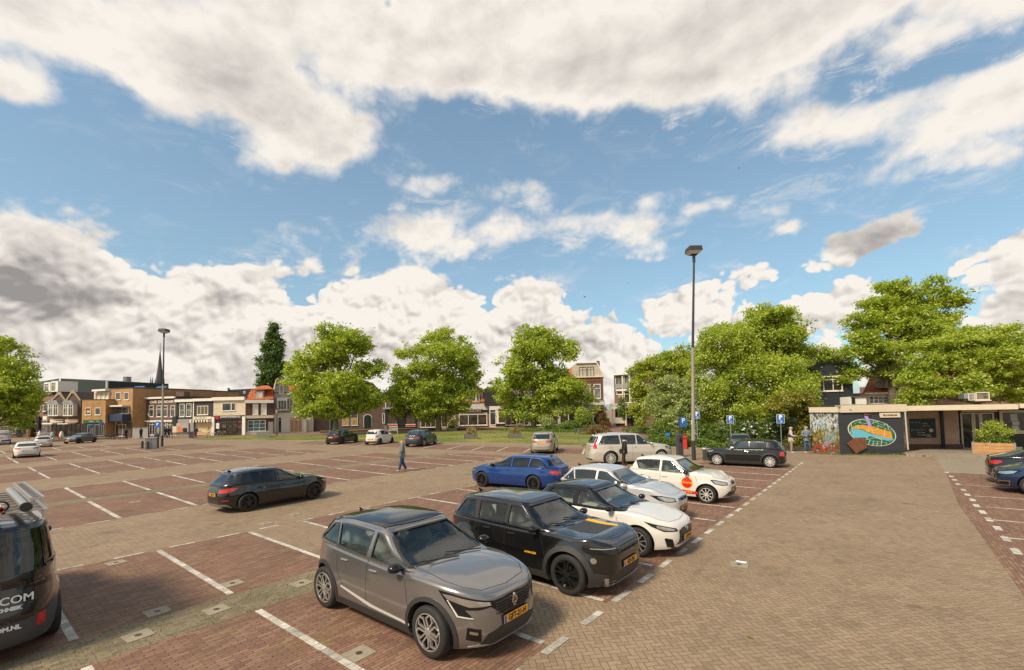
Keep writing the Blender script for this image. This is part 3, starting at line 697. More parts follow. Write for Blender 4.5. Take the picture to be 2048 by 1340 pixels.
        for sgn in (1, -1): sl.part('sill_trim', [(xa, sgn*W, z0+.015), (xb, sgn*W, z0+.015), (xb, sgn*W, z0+h), (xa, sgn*W, z0+h)], (0, -sgn, 0), g_('clad_m', plast), root, .010, .02, .15)
    # gaps
    sm_ = MB()
    if lod > 1:
        for pts in S.get('seams', []): sk.ribbon(sm_, [(x, W, z) for x, z in pts], (0, -1, 0), .009, .0012)
        for pts in S.get('hoodseam', []): sk.ribbon(sm_, pts, (0, 0, -1), .009, .0015)
        for pts in S.get('tailseam', []): sk.ribbon(sm_, pts, (1, 0, 0), .010, .0015, mirror=False)
        if sm_.V: merge_in(bo, sm_, seam_m)
    # handles, mirrors
    for (x, z) in S.get('handles', []):
        for sgn in (1, -1):
            h, n = sk.pt((x, sgn*W, z), (0, -sgn, 0)); q = MB(); y = h.y+sgn*.018
            q.tube([(x-.09, y-sgn*.015, z), (x-.07, y, z+.002), (x+.07, y, z+.004), (x+.09, y-sgn*.015, z+.004)], [.010, .014, .014, .010], 8)
            q.obj('door_handle', g_('handle_m', body_m), bo, True)
    if 'mirror' in S:
        x, z = S['mirror']
        for sgn in (1, -1):
            h, n = sk.pt((x, sgn*W, z), (0, -sgn, 0)); q = MB(); y0 = h.y
            V, Fc = [], []; b = MB()
            prof = [(.0, .55), (.03, .92), (.08, 1.0), (.13, .85), (.165, .35)]
            for dx, k in prof:
                for j in range(14):
                    a = 2*math.pi*j/14; V.append((x+.02+dx*.9-.05, y0+sgn*(.13+.11*k*math.cos(a)), z+.055+.068*k*(abs(math.sin(a))**.8)*np.sign(math.sin(a))))
            for i in range(len(prof)-1):
                for j in range(14): Fc.append((i*14+j, i*14+(j+1) % 14, (i+1)*14+(j+1) % 14, (i+1)*14+j))
            Fc += [tuple(range(14)), tuple(range(56, 70))]
            b.add(V, Fc); b.bar((x+.03, y0-sgn*.02, z), (x+.04, y0+sgn*.09, z+.03), .05, .03, m=1)
            b.obj('mirror', [g_('mirror_m', gloss_blk if lod > 2 else body_m), gloss_blk], root, True, 60)
    # lamps, grilles and marks: (name, outline, direction, material, mirror, offset, depth)
    for it in S.get('patches', []):
        nm, P, d, mt, mir = it[:5]; offp = it[5] if len(it) > 5 else .004; dp = it[6] if len(it) > 6 else .012; st = it[7] if len(it) > 7 else .07
        su = sl if max(q[2] for q in P) < 1.12 else sk
        if mir == 'pair':
            for sgn in (1, -1): su.part(nm, [(a, sgn*b, c_) for a, b, c_ in P], (d[0], sgn*d[1], d[2]), mt, bo, offp, dp, st)
        else: su.part(nm, P, d, mt, bo, offp, dp, st, mir)
    wW = g_('ww', .215)
    for xc in (wb/2, -wb/2):
        for sgn in (1, -1):
            make_wheel(root, xc, sgn*(W-wW/2-g_('wins', .012)), R, wW, S['rim'][0], S['rim'][1], lod=lod, rr=g_('rr', .72))
    for end, key in ((1, 'fplate'), (-1, 'rplate')):
        if key in S:
            z, txt = S[key][:2]; h, n = sk.pt((end*3, 0, z), (-end, 0, 0))
            tilt = Vector((0, 0, 1))
            plate(bo, frame(h+Vector((end*.016, 0, 0)), (0, end, 0), tilt), txt, lod, S[key][2] if len(S[key]) > 2 else True)
    if lod > 1 and g_('wipers', True):
        q = MB()
        for a, b in (((xw0-.10, .55), (xw0-.30, -.05)), ((xw0-.07, .02), (xw0-.28, -.62))):
            pa, na = sk.pt((a[0], a[1], 3), (0, 0, -1)); pb, nb = sk.pt((b[0], b[1], 3), (0, 0, -1)); q.bar(pa+Vector((0, 0, .02)), pb+nb*.02, .012, .018)
        q.obj('wiper', plast, root)
    if g_('fin') and lod > 1:
        h, n = sk.pt((g_('fin'), 0, 3), (0, 0, -1)); q = MB(); q.prism([(h.x+.08, .018, h.z-.01), (h.x-.08, .022, h.z-.01), (h.x-.09, .006, h.z+.06), (h.x-.05, .006, h.z+.06)], (0, -.02, 0)); q.obj('antenna', gloss_blk, root)
    S['_sk'] = sk; S['_bo'] = bo; S['_root'] = root; S['_co'] = co
    return root
def place(root, x, y, heading, sc=1.0):
    "heading in degrees: direction of the nose measured from +X"
    root.location = (x, y, .008); root.rotation_euler = (0, 0, R_(heading)); root.scale = (sc, sc, sc); return root
def hatch(name, label, L, wb, w, h, R, pt, rim, lod=2, kind='hatch', hood=.93, nosez=.72, belt=None, **kw):
    "everyday proportions from a few measurements, every value can be overridden"
    P_ = kw.pop
    foh = P_('foh', .84); Lf = wb/2+foh; lr = L-Lf; Lr = -lr; W = w/2
    cow = P_('cowl', wb/2-.30); zb0 = belt or h*.625
    rise = P_('rise', .05); rearz = P_('rearz', zb0+rise)
    deck = [(Lr, rearz-.03), (Lr+.35, rearz), (-.4, zb0+rise*.4), (cow-.55, zb0), (cow, hood+.03), (cow+.45, hood-.003), (Lf-.42, nosez+.13), (Lf-.16, nosez+.06), (Lf, nosez)]
    S = dict(name=name, label=label, cat=P_('cat', 'car'), wb=wb, w=w, lf=Lf, lr=lr, R=R, paint=pt, rim=rim, lod=lod, deck=P_('deck', deck),
             nose=[(.12, -.12), (.26, -.03), (.42, 0), (.6, -.012), (nosez+.02, -.06)], tail=[(.12, -.12), (.33, 0), (.55, -.0), (.78, -.035), (rearz+.01, -.09)])
    k = {'hatch': (.95, .36, .16), 'suv': (.88, .26, .12), 'wagon': (.95, .40, .12), 'sedan': (1.05, 1.05, .45), 'fast': (1.05, .95, .3)}[kind]; npw = P_('ngreen', 14.0)
    xw0 = cow+.08; xw1 = xw0-P_('wsl', k[0]); xr0 = Lr+P_('hin', .07); xr1 = xr0+P_('rsl', k[1])
    he = P_('rooffall', .07); bp = P_('bp', -.16)
    S['cab'] = dict(x=(xw0, xw1, xr1, xr0), wb=P_('wbelt', W*.955), wr=P_('wroof', W*.71), roof=P_('rooft', [(xr0, h-he-.10), (xr1, h-he-.02), ((xr1+xw1)/2, h-.035), (xw1-.15, h-.055), (xw1, h-.085), (xw0, h-.25)]),
                    win=P_('win', [(bp, None, .02, .0), (-wb*.36-.08, bp-.10, -.12, .02)]), apil=P_('apil', .11), cpil=P_('cpil', .20))
    B = bp-.05; A = cow-.22; C = -wb/2+.30
    S['seams'] = [[(B, .30), (B, .6), (B, zb0+.03)], [(A+.12, .28), (A+.14, .55), (A, zb0-.01)], [(C+.42, .30), (C+.42, .42), (C+.16, .72), (C+.1, zb0+.04)]]
    S['hoodseam'] = [[(cow, W*.74, 1), (cow+.45, W*.76, 1), (Lf-.4, W*.68, 1), (Lf-.22, W*.5, .9), (Lf-.16, 0, .9)]]
    S['handles'] = [(B+.17, zb0-.10), (C+.36, zb0-.075)]
    S['mirror'] = (cow-.36, zb0+.02); S['fin'] = xr1+.1
    nz = nosez; fx = Lf; hl = P_('hl', .58); gt = P_('gt', (-.10, -.01, .42)); rz = rearz
    S['patches'] = [('headlight', [(Lf-.08, .44, nz-.09), (Lf-.1, .46, nz+.0), (Lf-.34, W*.84, nz+.075), (Lf-hl, W*.95, nz+.085), (Lf-.36, W*.93, nz-.05), (Lf-.2, W*.78, nz-.10)], (-.8, -.6, 0), gloss_blk, 'pair', .006, .02, .05),
                    ('headlight_lens', [(Lf-.08, .49, nz-.07), (Lf-.1, .51, nz-.01), (Lf-.32, W*.84, nz+.05), (Lf-.44, W*.92, nz+.05), (Lf-.33, W*.91, nz-.035), (Lf-.2, W*.78, nz-.08)], (-.8, -.6, 0), P_('lampm', lampin), 'pair', .009, .004, .05),
                    ('grille', [(Lf, -gt[2]+.05, nz+gt[0]), (Lf, gt[2]-.05, nz+gt[0]), (Lf, gt[2], nz+gt[1]), (Lf, -gt[2], nz+gt[1])], (-1, 0, 0), gloss_blk, False, .006, .02),
                    ('lower_grille', [(Lf, -.58, .24), (Lf, .58, .24), (Lf, .44, .40), (Lf, -.44, .40)], (-1, 0, 0), plast, False, .006, .02),
                    ('tail_lamp', P_('tl', [(Lr, .42, rz-.27), (Lr, .45, rz-.16), (Lr+.18, W*.90, rz-.12), (Lr+.25, W*.94, rz-.18), (Lr+.08, W*.88, rz-.28)]), (.75, -.66, 0), red_l, 'pair', .006, .02, .05),
                    ('rear_bumper_trim', [(Lr, -.62, .22), (Lr, .62, .22), (Lr, .58, .36), (Lr, -.58, .36)], (1, 0, 0), plast, False, .006, .02)]
    S['tailseam'] = [[(Lr, -.60, .50), (Lr, .60, .50)]]
    S['ngreen'] = npw; S['fplate'] = (.46, None); S['rplate'] = (rearz-.27, None)
    drop = P_('drop', ()); ex_ = P_('extra', [])
    S['patches'] = [p for p in S['patches'] if p[0] not in drop]
    S['patches'] += ex_; S.update(kw); return S
def fp(x, pts): return [(x, y, z) for y, z in pts]
def mir(pts): return pts+[(-y, z) for y, z in reversed(pts)]
# ---------------------------------------------------------------- the cars
CARS = []
def car(S, x, y, head, sc=1.0):
    r = build_car(S); place(r, x, y, head, sc); CARS.append(r); return S
P_grey = paint('paint_grey', (.245, .23, .22), .7, .22); P_black = paint('paint_black', (.006, .006, .0065), 0, .22); P_white = paint('paint_white', (.66, .62, .565), 0, .35)
P_silver = paint('paint_silver', (.60, .59, .57), .45, .30); P_blue = paint('paint_blue', (.006, .042, .19), .3, .3); P_pearl = paint('paint_pearl', (.58, .54, .47), .4, .32)
P_slate = paint('paint_slate', (.10, .095, .10), .6, .3); P_teal = paint('paint_teal', (.028, .060, .085), .5, .3); P_navy = paint('paint_navy', (.012, .030, .080), .5, .28); P_beige = paint('paint_beige', (.42, .38, .32), .5, .3); P_olive = paint('paint_grey_green', (.20, .21, .19), .4, .35)
def roof_panel(S, mat, dx0=.05, dx1=.06):
    G = S['cab']; xw0, xw1, xr1, xr0 = G['x']; w = G['wr']-.035
    sk = S['_sk']; n = 9; A = [(xw1-dx0-.05*(abs(y)/w)**2, y, 3) for y in np.linspace(-w, w, n)]; B = [(xr1-dx1, y, 3) for y in np.linspace(w, -w, n)]
    sk.part('roof_panel', A+B, (0, 0, -1), mat, S['_co'], .014, .014, .06)
def badge(S, kind, z, size=.09, front=True, y=0.0, mat=None):
    sk = S['_sk']; e = 1 if front else -1; h, n = sk.pt((e*3, y, z), (-e, 0, 0)); M4 = frame(h+n*.014, (0, e, 0), (0, 0, 1)); mb = MB(); b = M4.to_3x3(); mat = mat or chrome; s = size
    def P(u, v, w=0): return M4 @ Vector((u*s, v*s, w))
    if kind == 'diamond':
        for a, c in (((0, 1), (.62, 0)), ((.62, 0), (0, -1)), ((0, -1), (-.62, 0)), ((-.62, 0), (0, 1))): mb.bar(P(*a), P(*c), s*.3, .02)
        for k in (-1, 1): mb.bar(P(k*.18, .75), P(k*.18-.0, -.75), s*.10, .012)
    elif kind == 'ring': mb.tube([P(math.cos(a), .66*math.sin(a)) for a in np.linspace(0, 2*math.pi, 25)], s*.09, 6); mb.bar(P(-.35, -.45), P(-.22, .45), s*.14, .012); mb.bar(P(.35, .45), P(.22, -.45), s*.14, .012); mb.bar(P(-.3, -.05), P(.3, .05), s*.12, .012)
    elif kind == 'oval': mb.lathe(P(0, 0), [(s, 0), (s*.9, .012), (.001, .014)], b.col[2], 20); mat = plate_b
    elif kind == 'disc': mb.lathe(P(0, 0), [(s, 0), (s*.9, .012), (.001, .014)], b.col[2], 20)
    mb.obj('badge', mat, S['_bo'], True)
def slats(S, x, ys, z0, z1, n, mat, w=.014):
    "rows of small blocks across a grille"
    sk = S['_sk']; mb = MB()
    for k in range(n):
        z = z0+(z1-z0)*(k+.5)/n; P = []
        for y in np.linspace(-ys, ys, 15): h, nn = sk.pt((x+1, y, z+.008*((int((y+9)*12)) % 2)), (-1, 0, 0)); P.append(h+nn*.012)
        for i in range(len(P)-1): mb.bar(P[i], P[i].lerp(P[i+1], .8), w, .012)
    mb.obj('grille_slats', mat, S['_bo'])
# 1 grey crossover in front, black roof
W = .9; Lf = 2.19
ex = [('headlight_frame', [(Lf-.02, .40, .735), (Lf-.05, .40, .80), (Lf-.42, .82, .915), (Lf-.60, .88, .935), (Lf-.44, .89, .80), (Lf-.26, .86, .62), (Lf-.12, .70, .60), (Lf-.14, .74, .66), (Lf-.2, .78, .72), (Lf-.12, .6, .715)], (-.75, -.66, 0), gloss_blk, 'pair', .006, .02, .045),
      ('headlight_lens', [(Lf-.05, .44, .75), (Lf-.07, .45, .79), (Lf-.40, .83, .89), (Lf-.52, .88, .895), (Lf-.42, .88, .84), (Lf-.2, .70, .755)], (-.75, -.66, 0), lampin, 'pair', .010, .004, .045),
      ('running_light', [(Lf-.43, .88, .83), (Lf-.405, .88, .83), (Lf-.255, .84, .648), (Lf-.13, .69, .623), (Lf-.13, .69, .608), (Lf-.27, .85, .63)], (-.75, -.66, 0), alloy_w, 'pair', .012, .004, .04),
      ('grille', fp(Lf, mir([(.10, .56), (.24, .58), (.34, .66), (.46, .74), (.47, .80), (.22, .79), (.10, .80)])), (-1, 0, 0), gloss_blk, False, .006, .02, .05),
      ('lower_grille', fp(Lf, mir([(.58, .235), (.50, .40), (.28, .455)])), (-1, 0, 0), plast, False, .006, .02),
      ('skid_plate', [(Lf, .72, .17), (Lf, .66, .235), (Lf, .50, .235), (Lf, -.50, .235), (Lf, -.66, .235), (Lf, -.72, .17), (Lf, -.5, .175), (Lf, .5, .175)], (-1, 0, 0), silverp, False, .014, .03),
      ('fog_lamp_recess', [(Lf-.06, .60, .30), (Lf-.05, .61, .47), (Lf-.16, .75, .50), (Lf-.18, .755, .34)], (-.85, -.5, 0), gloss_blk, 'pair', .006, .02, .04),
      ('fog_lamp', [(Lf-.1, .63, .40), (Lf-.1, .63, .435), (Lf-.15, .72, .455), (Lf-.15, .72, .42)], (-.85, -.5, 0), lampin, 'pair', .012, .006, .04),
      ('side_strip', [(.98, W, .335), (.98, W, .365), (.1, W, .40), (-.78, W, .52), (-.80, W, .495), (0, W, .365)], (0, -1, 0), alloy_w, 'pair', .008, .006, .1)]
S = hatch('parked_car', 'grey crossover car with black roof, parked nearest the camera with number plate GFT-21-H', 4.23, 2.72, 1.80, 1.58, .345, P_grey, ((6, 'loop'), alloy), lod=3, kind='suv', hood=1.0, nosez=.83, belt=1.02, rise=.09, foh=.83,
          clad=True, cladw=.06, fplate=(.515, 'GFT-21-H'), wsl=.98, mirror_m=gloss_blk, extra=ex, drop=('headlight', 'headlight_lens', 'grille', 'lower_grille'), rsl=.34, edge=.06, crown=.065, trim_m=plast, handle_m=silverp, rooffall=.10, wroof=.66,
          win=[(-.02, None, .0, .0), (-1.0, -.13, -.16, .02), (None, -1.06, 0, -.16)], cpil=.34, bp=-.02)
car(S, -6.09, 4.91, 0, 0.965); roof_panel(S, gloss_blk); badge(S, 'diamond', .70, .085); slats(S, Lf, .36, .60, .77, 5, plast)
# 2 boxy black crossover with a yellow bonnet stripe
yel = pbr('stripe_yellow', (.85, .42, .01), .6, spec=.2)
W = .888; Lf = 1.28+.80
ex = [('headlight', [(Lf-.03, .42, .76), (Lf-.04, .42, .86), (Lf-.3, .82, .87), (Lf-.45, .87, .86), (Lf-.42, .87, .79), (Lf-.25, .80, .755)], (-.8, -.6, 0), gloss_blk, 'pair', .006, .02, .05),
      ('running_light', [(Lf-.05, .44, .845), (Lf-.05, .44, .86), (Lf-.3, .82, .87), (Lf-.3, .82, .855)], (-.8, -.6, 0), silverp, 'pair', .010, .006, .05),
      ('round_lamp', [(Lf-.26+.05*math.cos(a)*.6, .80-.05*math.cos(a)*.8, .66+.05*math.sin(a)) for a in np.linspace(0, 5.8, 12)], (-.8, -.6, 0), lampin, 'pair', .010, .006, .05),
      ('grille', fp(Lf, mir([(.40, .74), (.42, .87)])), (-1, 0, 0), gloss_blk, False, .008, .02, .06),
      ('lower_grille', fp(Lf, mir([(.52, .30), (.46, .46)])), (-1, 0, 0), plast, False, .006, .02),
      ('bumper_trim', fp(Lf, mir([(.78, .17), (.80, .46), (.62, .42), (.56, .26)])), (-1, 0, 0), plast, False, .010, .02, .06),
      ('skid_plate', [(Lf, .66, .36), (Lf, .60, .20), (Lf, .40, .165), (Lf, .42, .21), (Lf, .57, .25), (Lf, .61, .36)], (-1, 0, 0), silverp, 'pair', .02, .02, .05),
      ('skid_plate', fp(Lf, mir([(.52, .165), (.50, .21)])), (-1, 0, 0), silverp, False, .02, .02, .05),
      ('bonnet_stripe', [(cx_, y, 1.1) for cx_, y in ((.98, .36), (.98, .50), (1.4, .50), (1.62, .47), (1.68, .40), (1.5, .37))], (0, 0, -1), yel, False, .004, .004, .06),
      ('bonnet_decal', [(cx_, y, 1.1) for cx_, y in ((1.0, -.42), (1.0, .33), (1.62, .34), (1.62, -.36))], (0, 0, -1), plast, False, .003, .002, .08)]
S = hatch('parked_car', 'boxy black crossover with a yellow stripe on its bonnet and number plate JGP-09-J', 4.08, 2.56, 1.776, 1.53, .355, P_black, ((5, 'v'), alloy_d), lod=3, kind='suv', hood=.99, nosez=.88, belt=1.0, rise=.06, foh=.80, cowl=.93,
          clad=True, cladw=.085, flare=.045, fplate=(.545, 'JGP-09-J'), wsl=.78, rsl=.30, edge=.05, crown=.04, extra=ex, drop=('headlight', 'headlight_lens', 'grille', 'lower_grille'), wroof=.65, mirror_m=gloss_blk, npow=6.5,
          nose=[(.12, -.16), (.26, -.05), (.42, 0), (.7, 0), (.90, -.05)], win=[(-.10, None, .0, .0), (-.90, -.20, -.06, .02), (None, -1.04, 0, -.10)], cpil=.26, bp=-.1)
car(S, -5.66, 7.73, 0, 0.98); slats(S, Lf, .36, .76, .85, 1, plast, .075)
h_, n_ = S['_sk'].pt((.62, -.9, .62), (0, 1, 0)); text_mesh('AVENGER', .052, yel, 'lettering', S['_bo'], frame((.50, h_.y-.004, .62), (1, 0, 0), (0, 0, 1)), .001, bold=.001, sx=1.2)
# 3 white hatchback with black roof
W = .8875; Lf = 1.29+.83
ex = [('headlight_lens', [(Lf-.06, .42, .60), (Lf-.12, .44, .665), (Lf-.42, .80, .76), (Lf-.62, .86, .80), (Lf-.42, .86, .70), (Lf-.2, .74, .60)], (-.78, -.62, 0), gloss_blk, 'pair', .006, .02, .045),
      ('headlight_reflector', [(Lf-.09, .50, .625), (Lf-.14, .52, .66), (Lf-.36, .78, .73), (Lf-.34, .80, .68), (Lf-.2, .70, .62)], (-.78, -.62, 0), lampin, 'pair', .009, .004, .045),
      ('grille', fp(Lf, mir([(.50, .31), (.42, .36), (.40, .60), (.26, .64)])), (-1, 0, 0), gloss_blk, False, .006, .02, .06),
      ('fog_vent', [(Lf-.06, .54, .27), (Lf-.06, .62, .44), (Lf-.14, .74, .47), (Lf-.14, .76, .44), (Lf-.12, .70, .27)], (-.85, -.5, 0), gloss_blk, 'pair', .008, .02, .045),
      ('front_lip', fp(Lf, mir([(.74, .14), (.70, .185), (.40, .17)])), (-1, 0, 0), plast, False, .02, .03, .06)]
S = hatch('parked_car', 'white hatchback with glossy black roof, its nose behind the boxy black crossover', 4.04, 2.58, 1.775, 1.45, .325, P_white, ((10, 'bar'), alloy), lod=3, kind='hatch', hood=.91, nosez=.70, belt=.93, rise=.08, foh=.83,
          fplate=(.43, '1-HYH-61'), wsl=1.0, rsl=.5, extra=ex, drop=('headlight', 'headlight_lens', 'grille', 'lower_grille'), mirror_m=gloss_blk, roof=gloss_blk, wroof=.63, win=[(-.26, None, .0, .0), (-1.08, -.36, -.2, .02), (None, -1.14, 0, -.2)], cpil=.34, bp=-.26)
S['label'] = 'white hatchback with glossy black roof, parked beside the boxy black crossover'
car(S, -5.53, 10.36, 0, 0.97); badge(S, 'ring', .60, .075); slats(S, Lf, .36, .34, .57, 4, plast)
# 4 small silver hatchback
S = hatch('parked_car', 'small silver hatchback between two white hatchbacks', 3.95, 2.49, 1.72, 1.48, .30, P_silver, ((7, 'bar'), alloy), lod=2, kind='hatch', hood=.96, nosez=.72, belt=.95, rise=.06, foh=.80, fplate=(.43, '78-XH-RJ'), wsl=.98, rsl=.42, gt=(-.09, -.01, .34), hl=.66, wroof=.60,
          win=[(-.28, None, .0, .0), (-1.08, -.38, -.12, .02), (None, -1.16, 0, -.15)], cpil=.26, bp=-.28)
car(S, -6.5, 13.2, 0, 0.99); badge(S, 'oval', .69, .06)
# 5 white city car with a red logo
S = hatch('parked_car', 'small white hatchback with a round red logo on its front door', 3.60, 2.42, 1.645, 1.46, .295, P_white, ((9, 'bar'), alloy_w), lod=3, kind='hatch', hood=.93, nosez=.70, belt=.91, rise=.07, foh=.66, fplate=(.45, 'TX-981-J'), wsl=.88, rsl=.30, gt=(-.10, .0, .24), wroof=.58, cowl=.92,
          win=[(-.28, None, .0, .0), (-1.22, -.38, -.22, .02)], trim_m=plast, hl=.5, cpil=.3)
S['seams'] = [[(-.33, .28), (-.33, .95)], [(.98, .28), (.99, .55), (.86, .88)], [(-.75, .30), (-.78, .42), (-1.0, .72), (-1.04, .95)]]; S['handles'] = [(-.18, .80), (-.98, .82)]
red_p = pbr('logo_red', (.62, .015, .012), .4, coat=1); logoy = pbr('logo_yellow', (.85, .5, .02), .4)
S['patches'] += [('logo_disc', [(.60+.195*math.cos(a), .82, .64+.195*math.sin(a)) for a in np.linspace(0, 6.0, 22)], (0, -1, 0), logoy, 'pair', .004, .002, .06),
                 ('logo_disc', [(.60+.175*math.cos(a), .82, .64+.175*math.sin(a)) for a in np.linspace(0, 6.0, 22)], (0, -1, 0), red_p, 'pair', .006, .002, .06),
                 ('door_strip', [(.93, .82, .27), (.93, .82, .36), (.1, .82, .42), (-.62, .82, .40), (-.2, .82, .36), (-.1, .82, .27)], (0, -1, 0), red_p, 'pair', .004, .002, .1)]
car(S, -5.92, 16.87, 0, 1.01); badge(S, 'disc', .72, .04)
for t_, sz, mt, x_, z_, sh in (('Amros', .125, logoy, .61, .65, .3), ('AMROSBURGERS.NL', .055, logoy, .52, .33, 0), ('Ambachtelijk burgers', .055, ink, -.62, .66, .35), ('sinds 2021!', .055, ink, -.58, .585, .35)):
    for sg in (1, -1):
        h_, n_ = S['_sk'].pt((x_, sg*.82, z_), (0, -sg, 0)); text_mesh(t_, sz, mt, 'lettering', S['_bo'], frame((x_, h_.y+sg*.0105, z_), (-sg, 0, 0), (n_.x*0, -sg*.0+0, 1)), .001, bold=.001, shear=sh)
# 6 blue estate, nose to the left
S = hatch('parked_car', 'blue estate car with tinted rear windows, its nose pointing left', 4.55, 2.63, 1.816, 1.44, .325, P_blue, ((10, 'bar'), alloy_d), lod=3, kind='wagon', hood=.92, nosez=.70, belt=.93, rise=.05, foh=.88, wsl=1.05, rsl=.50, rplate=(.62, None), cat='estate car', wroof=.62,
          win=[(-.18, None, .0, .0), (-1.06, -.28, -.04, .02), (None, -1.14, 0, -.06)], cpil=.32, bp=-.18)
S['cab']['rglass'] = glass_dark
car(S, -12.28, 15.5, 186, 0.97)
# 7 big pale seven-seat car
S = hatch('parked_car', 'large pale beige-white seven seat car behind the walking woman', 4.95, 2.98, 1.92, 1.77, .38, P_pearl, ((10, 'v'), alloy_w), lod=2, kind='suv', hood=1.10, nosez=.90, belt=1.10, rise=.06, foh=.88, wsl=.95, rsl=.34, cat='large car', wroof=.72, clad=True, cladw=.04, clad_m=P_pearl,
          win=[(.10, None, .0, .0), (-.85, .0, -.04, .02), (None, -.95, 0, -.04)], cpil=.34, tl=[(-2.58, .80, .92), (-2.58, .80, 1.06), (-2.52, .84, 1.40), (-2.46, .87, 1.40), (-2.44, .92, 1.06), (-2.38, .94, .94)])
car(S, -11.8, 25.75, 46, 1.02)
# 8 black three-door retro hatchback
S = hatch('parked_car', 'black retro three-door hatchback with silver multi-spoke wheels below the tall lamp post', 3.82, 2.50, 1.727, 1.414, .31, P_black, ((9, 'v'), alloy_w), lod=2, kind='hatch', hood=.90, nosez=.76, belt=.91, rise=.04, foh=.64, wsl=.62, rsl=.24, wroof=.66, clad=True, cladw=.07, handle_m=chrome, mirror_m=pbr('mirror_white', (.6, .58, .54), .3, coat=1), cowl=.80,
          win=[(-.28, None, .0, .0), (-1.10, -.38, -.08, .0)], tl=[(-1.93, .62, .58), (-1.93, .60, .80), (-1.86, .80, .82), (-1.82, .82, .60)])
S['seams'] = [[(-.36, .28), (-.36, .93)], [(.85, .28), (.85, .55), (.72, .88)]]; S['handles'] = [(-.2, .80)]
S['patches'] += [('chrome_line', [(.78, .86, .905), (.78, .86, .925), (-1.5, .86, .965), (-1.5, .86, .945)], (0, -1, 0), chrome, 'pair', .008, .004, .1)]
car(S, -5.98, 27.7, 184, 1.02)
# 9 black hatchback driving through the lane
S = hatch('driving_car', 'glossy black hatchback with black wheels driving along the empty lane', 4.30, 2.63, 1.816, 1.49, .325, P_black, ((5, 'v'), alloy_d), lod=3, kind='hatch', hood=.94, nosez=.72, belt=.93, rise=.07, foh=.85, wsl=1.05, rsl=.42, rplate=(.66, 'K-481-RV'), wroof=.62, rooffall=.07,
          win=[(-.16, None, .0, .0), (-1.12, -.26, -.16, .02)], cpil=.36, tl=[(-2.17, .45, .72), (-2.17, .45, .84), (-1.95, .84, .90), (-1.72, .89, .88), (-1.9, .87, .78), (-2.1, .8, .74)])
S['cab']['rglass'] = glass_dark
S['patches'] += [('bumper_reflector', [(-2.17, .60, .45), (-2.17, .60, .48), (-2.05, .80, .48), (-2.05, .80, .45)], (.85, -.5, 0), red_l, 'pair', .008, .004, .05), ('diffuser', [(-2.17, -.7, .2), (-2.17, .7, .2), (-2.17, .66, .33), (-2.17, -.66, .33)], (1, 0, 0), silverp, False, .012, .01, .07)]
car(S, -17.72, 7.69, 95, 0.93)
# 10-13 cars parked against the lawn
S = hatch('parked_car', 'small black crossover parked left of the white city car by the lawn', 4.17, 2.60, 1.80, 1.55, .34, P_black, ((5, 'v'), alloy_d), lod=2, kind='suv', belt=1.0, hood=.98, nosez=.8, clad=True, rplate=(.74, None), rsl=.55, rooffall=.12)
car(S, -46.5, 27.7, 115, 1.03)
S = hatch('parked_car', 'small white city car parked between the black and the blue crossover', 3.5, 2.36, 1.60, 1.47, .29, P_white, ((8, 'bar'), alloy_d), lod=2, kind='hatch', belt=.90, hood=.93, nosez=.72, foh=.62, rplate=(.55, None), rsl=.3, wroof=.57, tl=[(-1.70, .58, .72), (-1.70, .58, .95), (-1.6, .74, .98), (-1.5, .78, .80)])
car(S, -41.6, 29.1, 115, 1.06)
S = hatch('parked_car', 'steel blue crossover parked beside the lawn, right of the white city car', 4.45, 2.70, 1.87, 1.58, .36, P_teal, ((5, 'v'), alloy), lod=2, kind='suv', belt=1.02, hood=1.0, nosez=.82, clad=True, rplate=(.80, None), rsl=.6, rooffall=.12)
car(S, -35.4, 29.6, 115, 1.01)
S = hatch('parked_car', 'silver beige sport utility car alone on the right of the lawn bays', 4.49, 2.68, 1.84, 1.66, .36, P_beige, ((5, 'v'), alloy), lod=2, kind='suv', belt=1.03, hood=1.02, nosez=.84, rplate=(.80, None), rsl=.42, wroof=.66, tl=[(-2.30, .40, .86), (-2.30, .40, .96), (-2.25, .80, 1.02), (-2.05, .90, 1.0), (-2.1, .88, .88)])
car(S, -20.5, 29.4, 118, 0.98)
# 14-18 far left
S = hatch('parked_car', 'white hatchback with red rear lamps, nearest of the cars at the far left', 4.42, 2.68, 1.81, 1.50, .33, P_white, ((7, 'bar'), alloy), lod=2, kind='hatch', belt=.95, rplate=(.66, None, False), rsl=.6, hood=.95, tl=[(-2.2, .46, .82), (-2.2, .46, .98), (-1.95, .86, 1.02), (-1.8, .88, .96), (-2.0, .86, .84)])
car(S, -59, 4.7, 176, 0.92)
S = hatch('parked_car', 'silver white estate car partly hidden behind the nearest white hatchback at far left', 4.6, 2.73, 1.80, 1.50, .33, P_silver, ((7, 'bar'), alloy), lod=2, kind='wagon', belt=.95, rplate=(.62, None), hood=.95)
car(S, -78.8, 7.6, 175, 0.9)
S = hatch('parked_car', 'dark grey coupe-like saloon at far left, seen from its side', 4.63, 2.70, 1.78, 1.43, .335, P_slate, ((5, 'v'), alloy_d), lod=2, kind='fast', belt=.93, hood=.92, nosez=.70, fplate=(.42, None), rearz=.98, wroof=.60)
car(S, -84.4, 11.7, 315, 0.95)
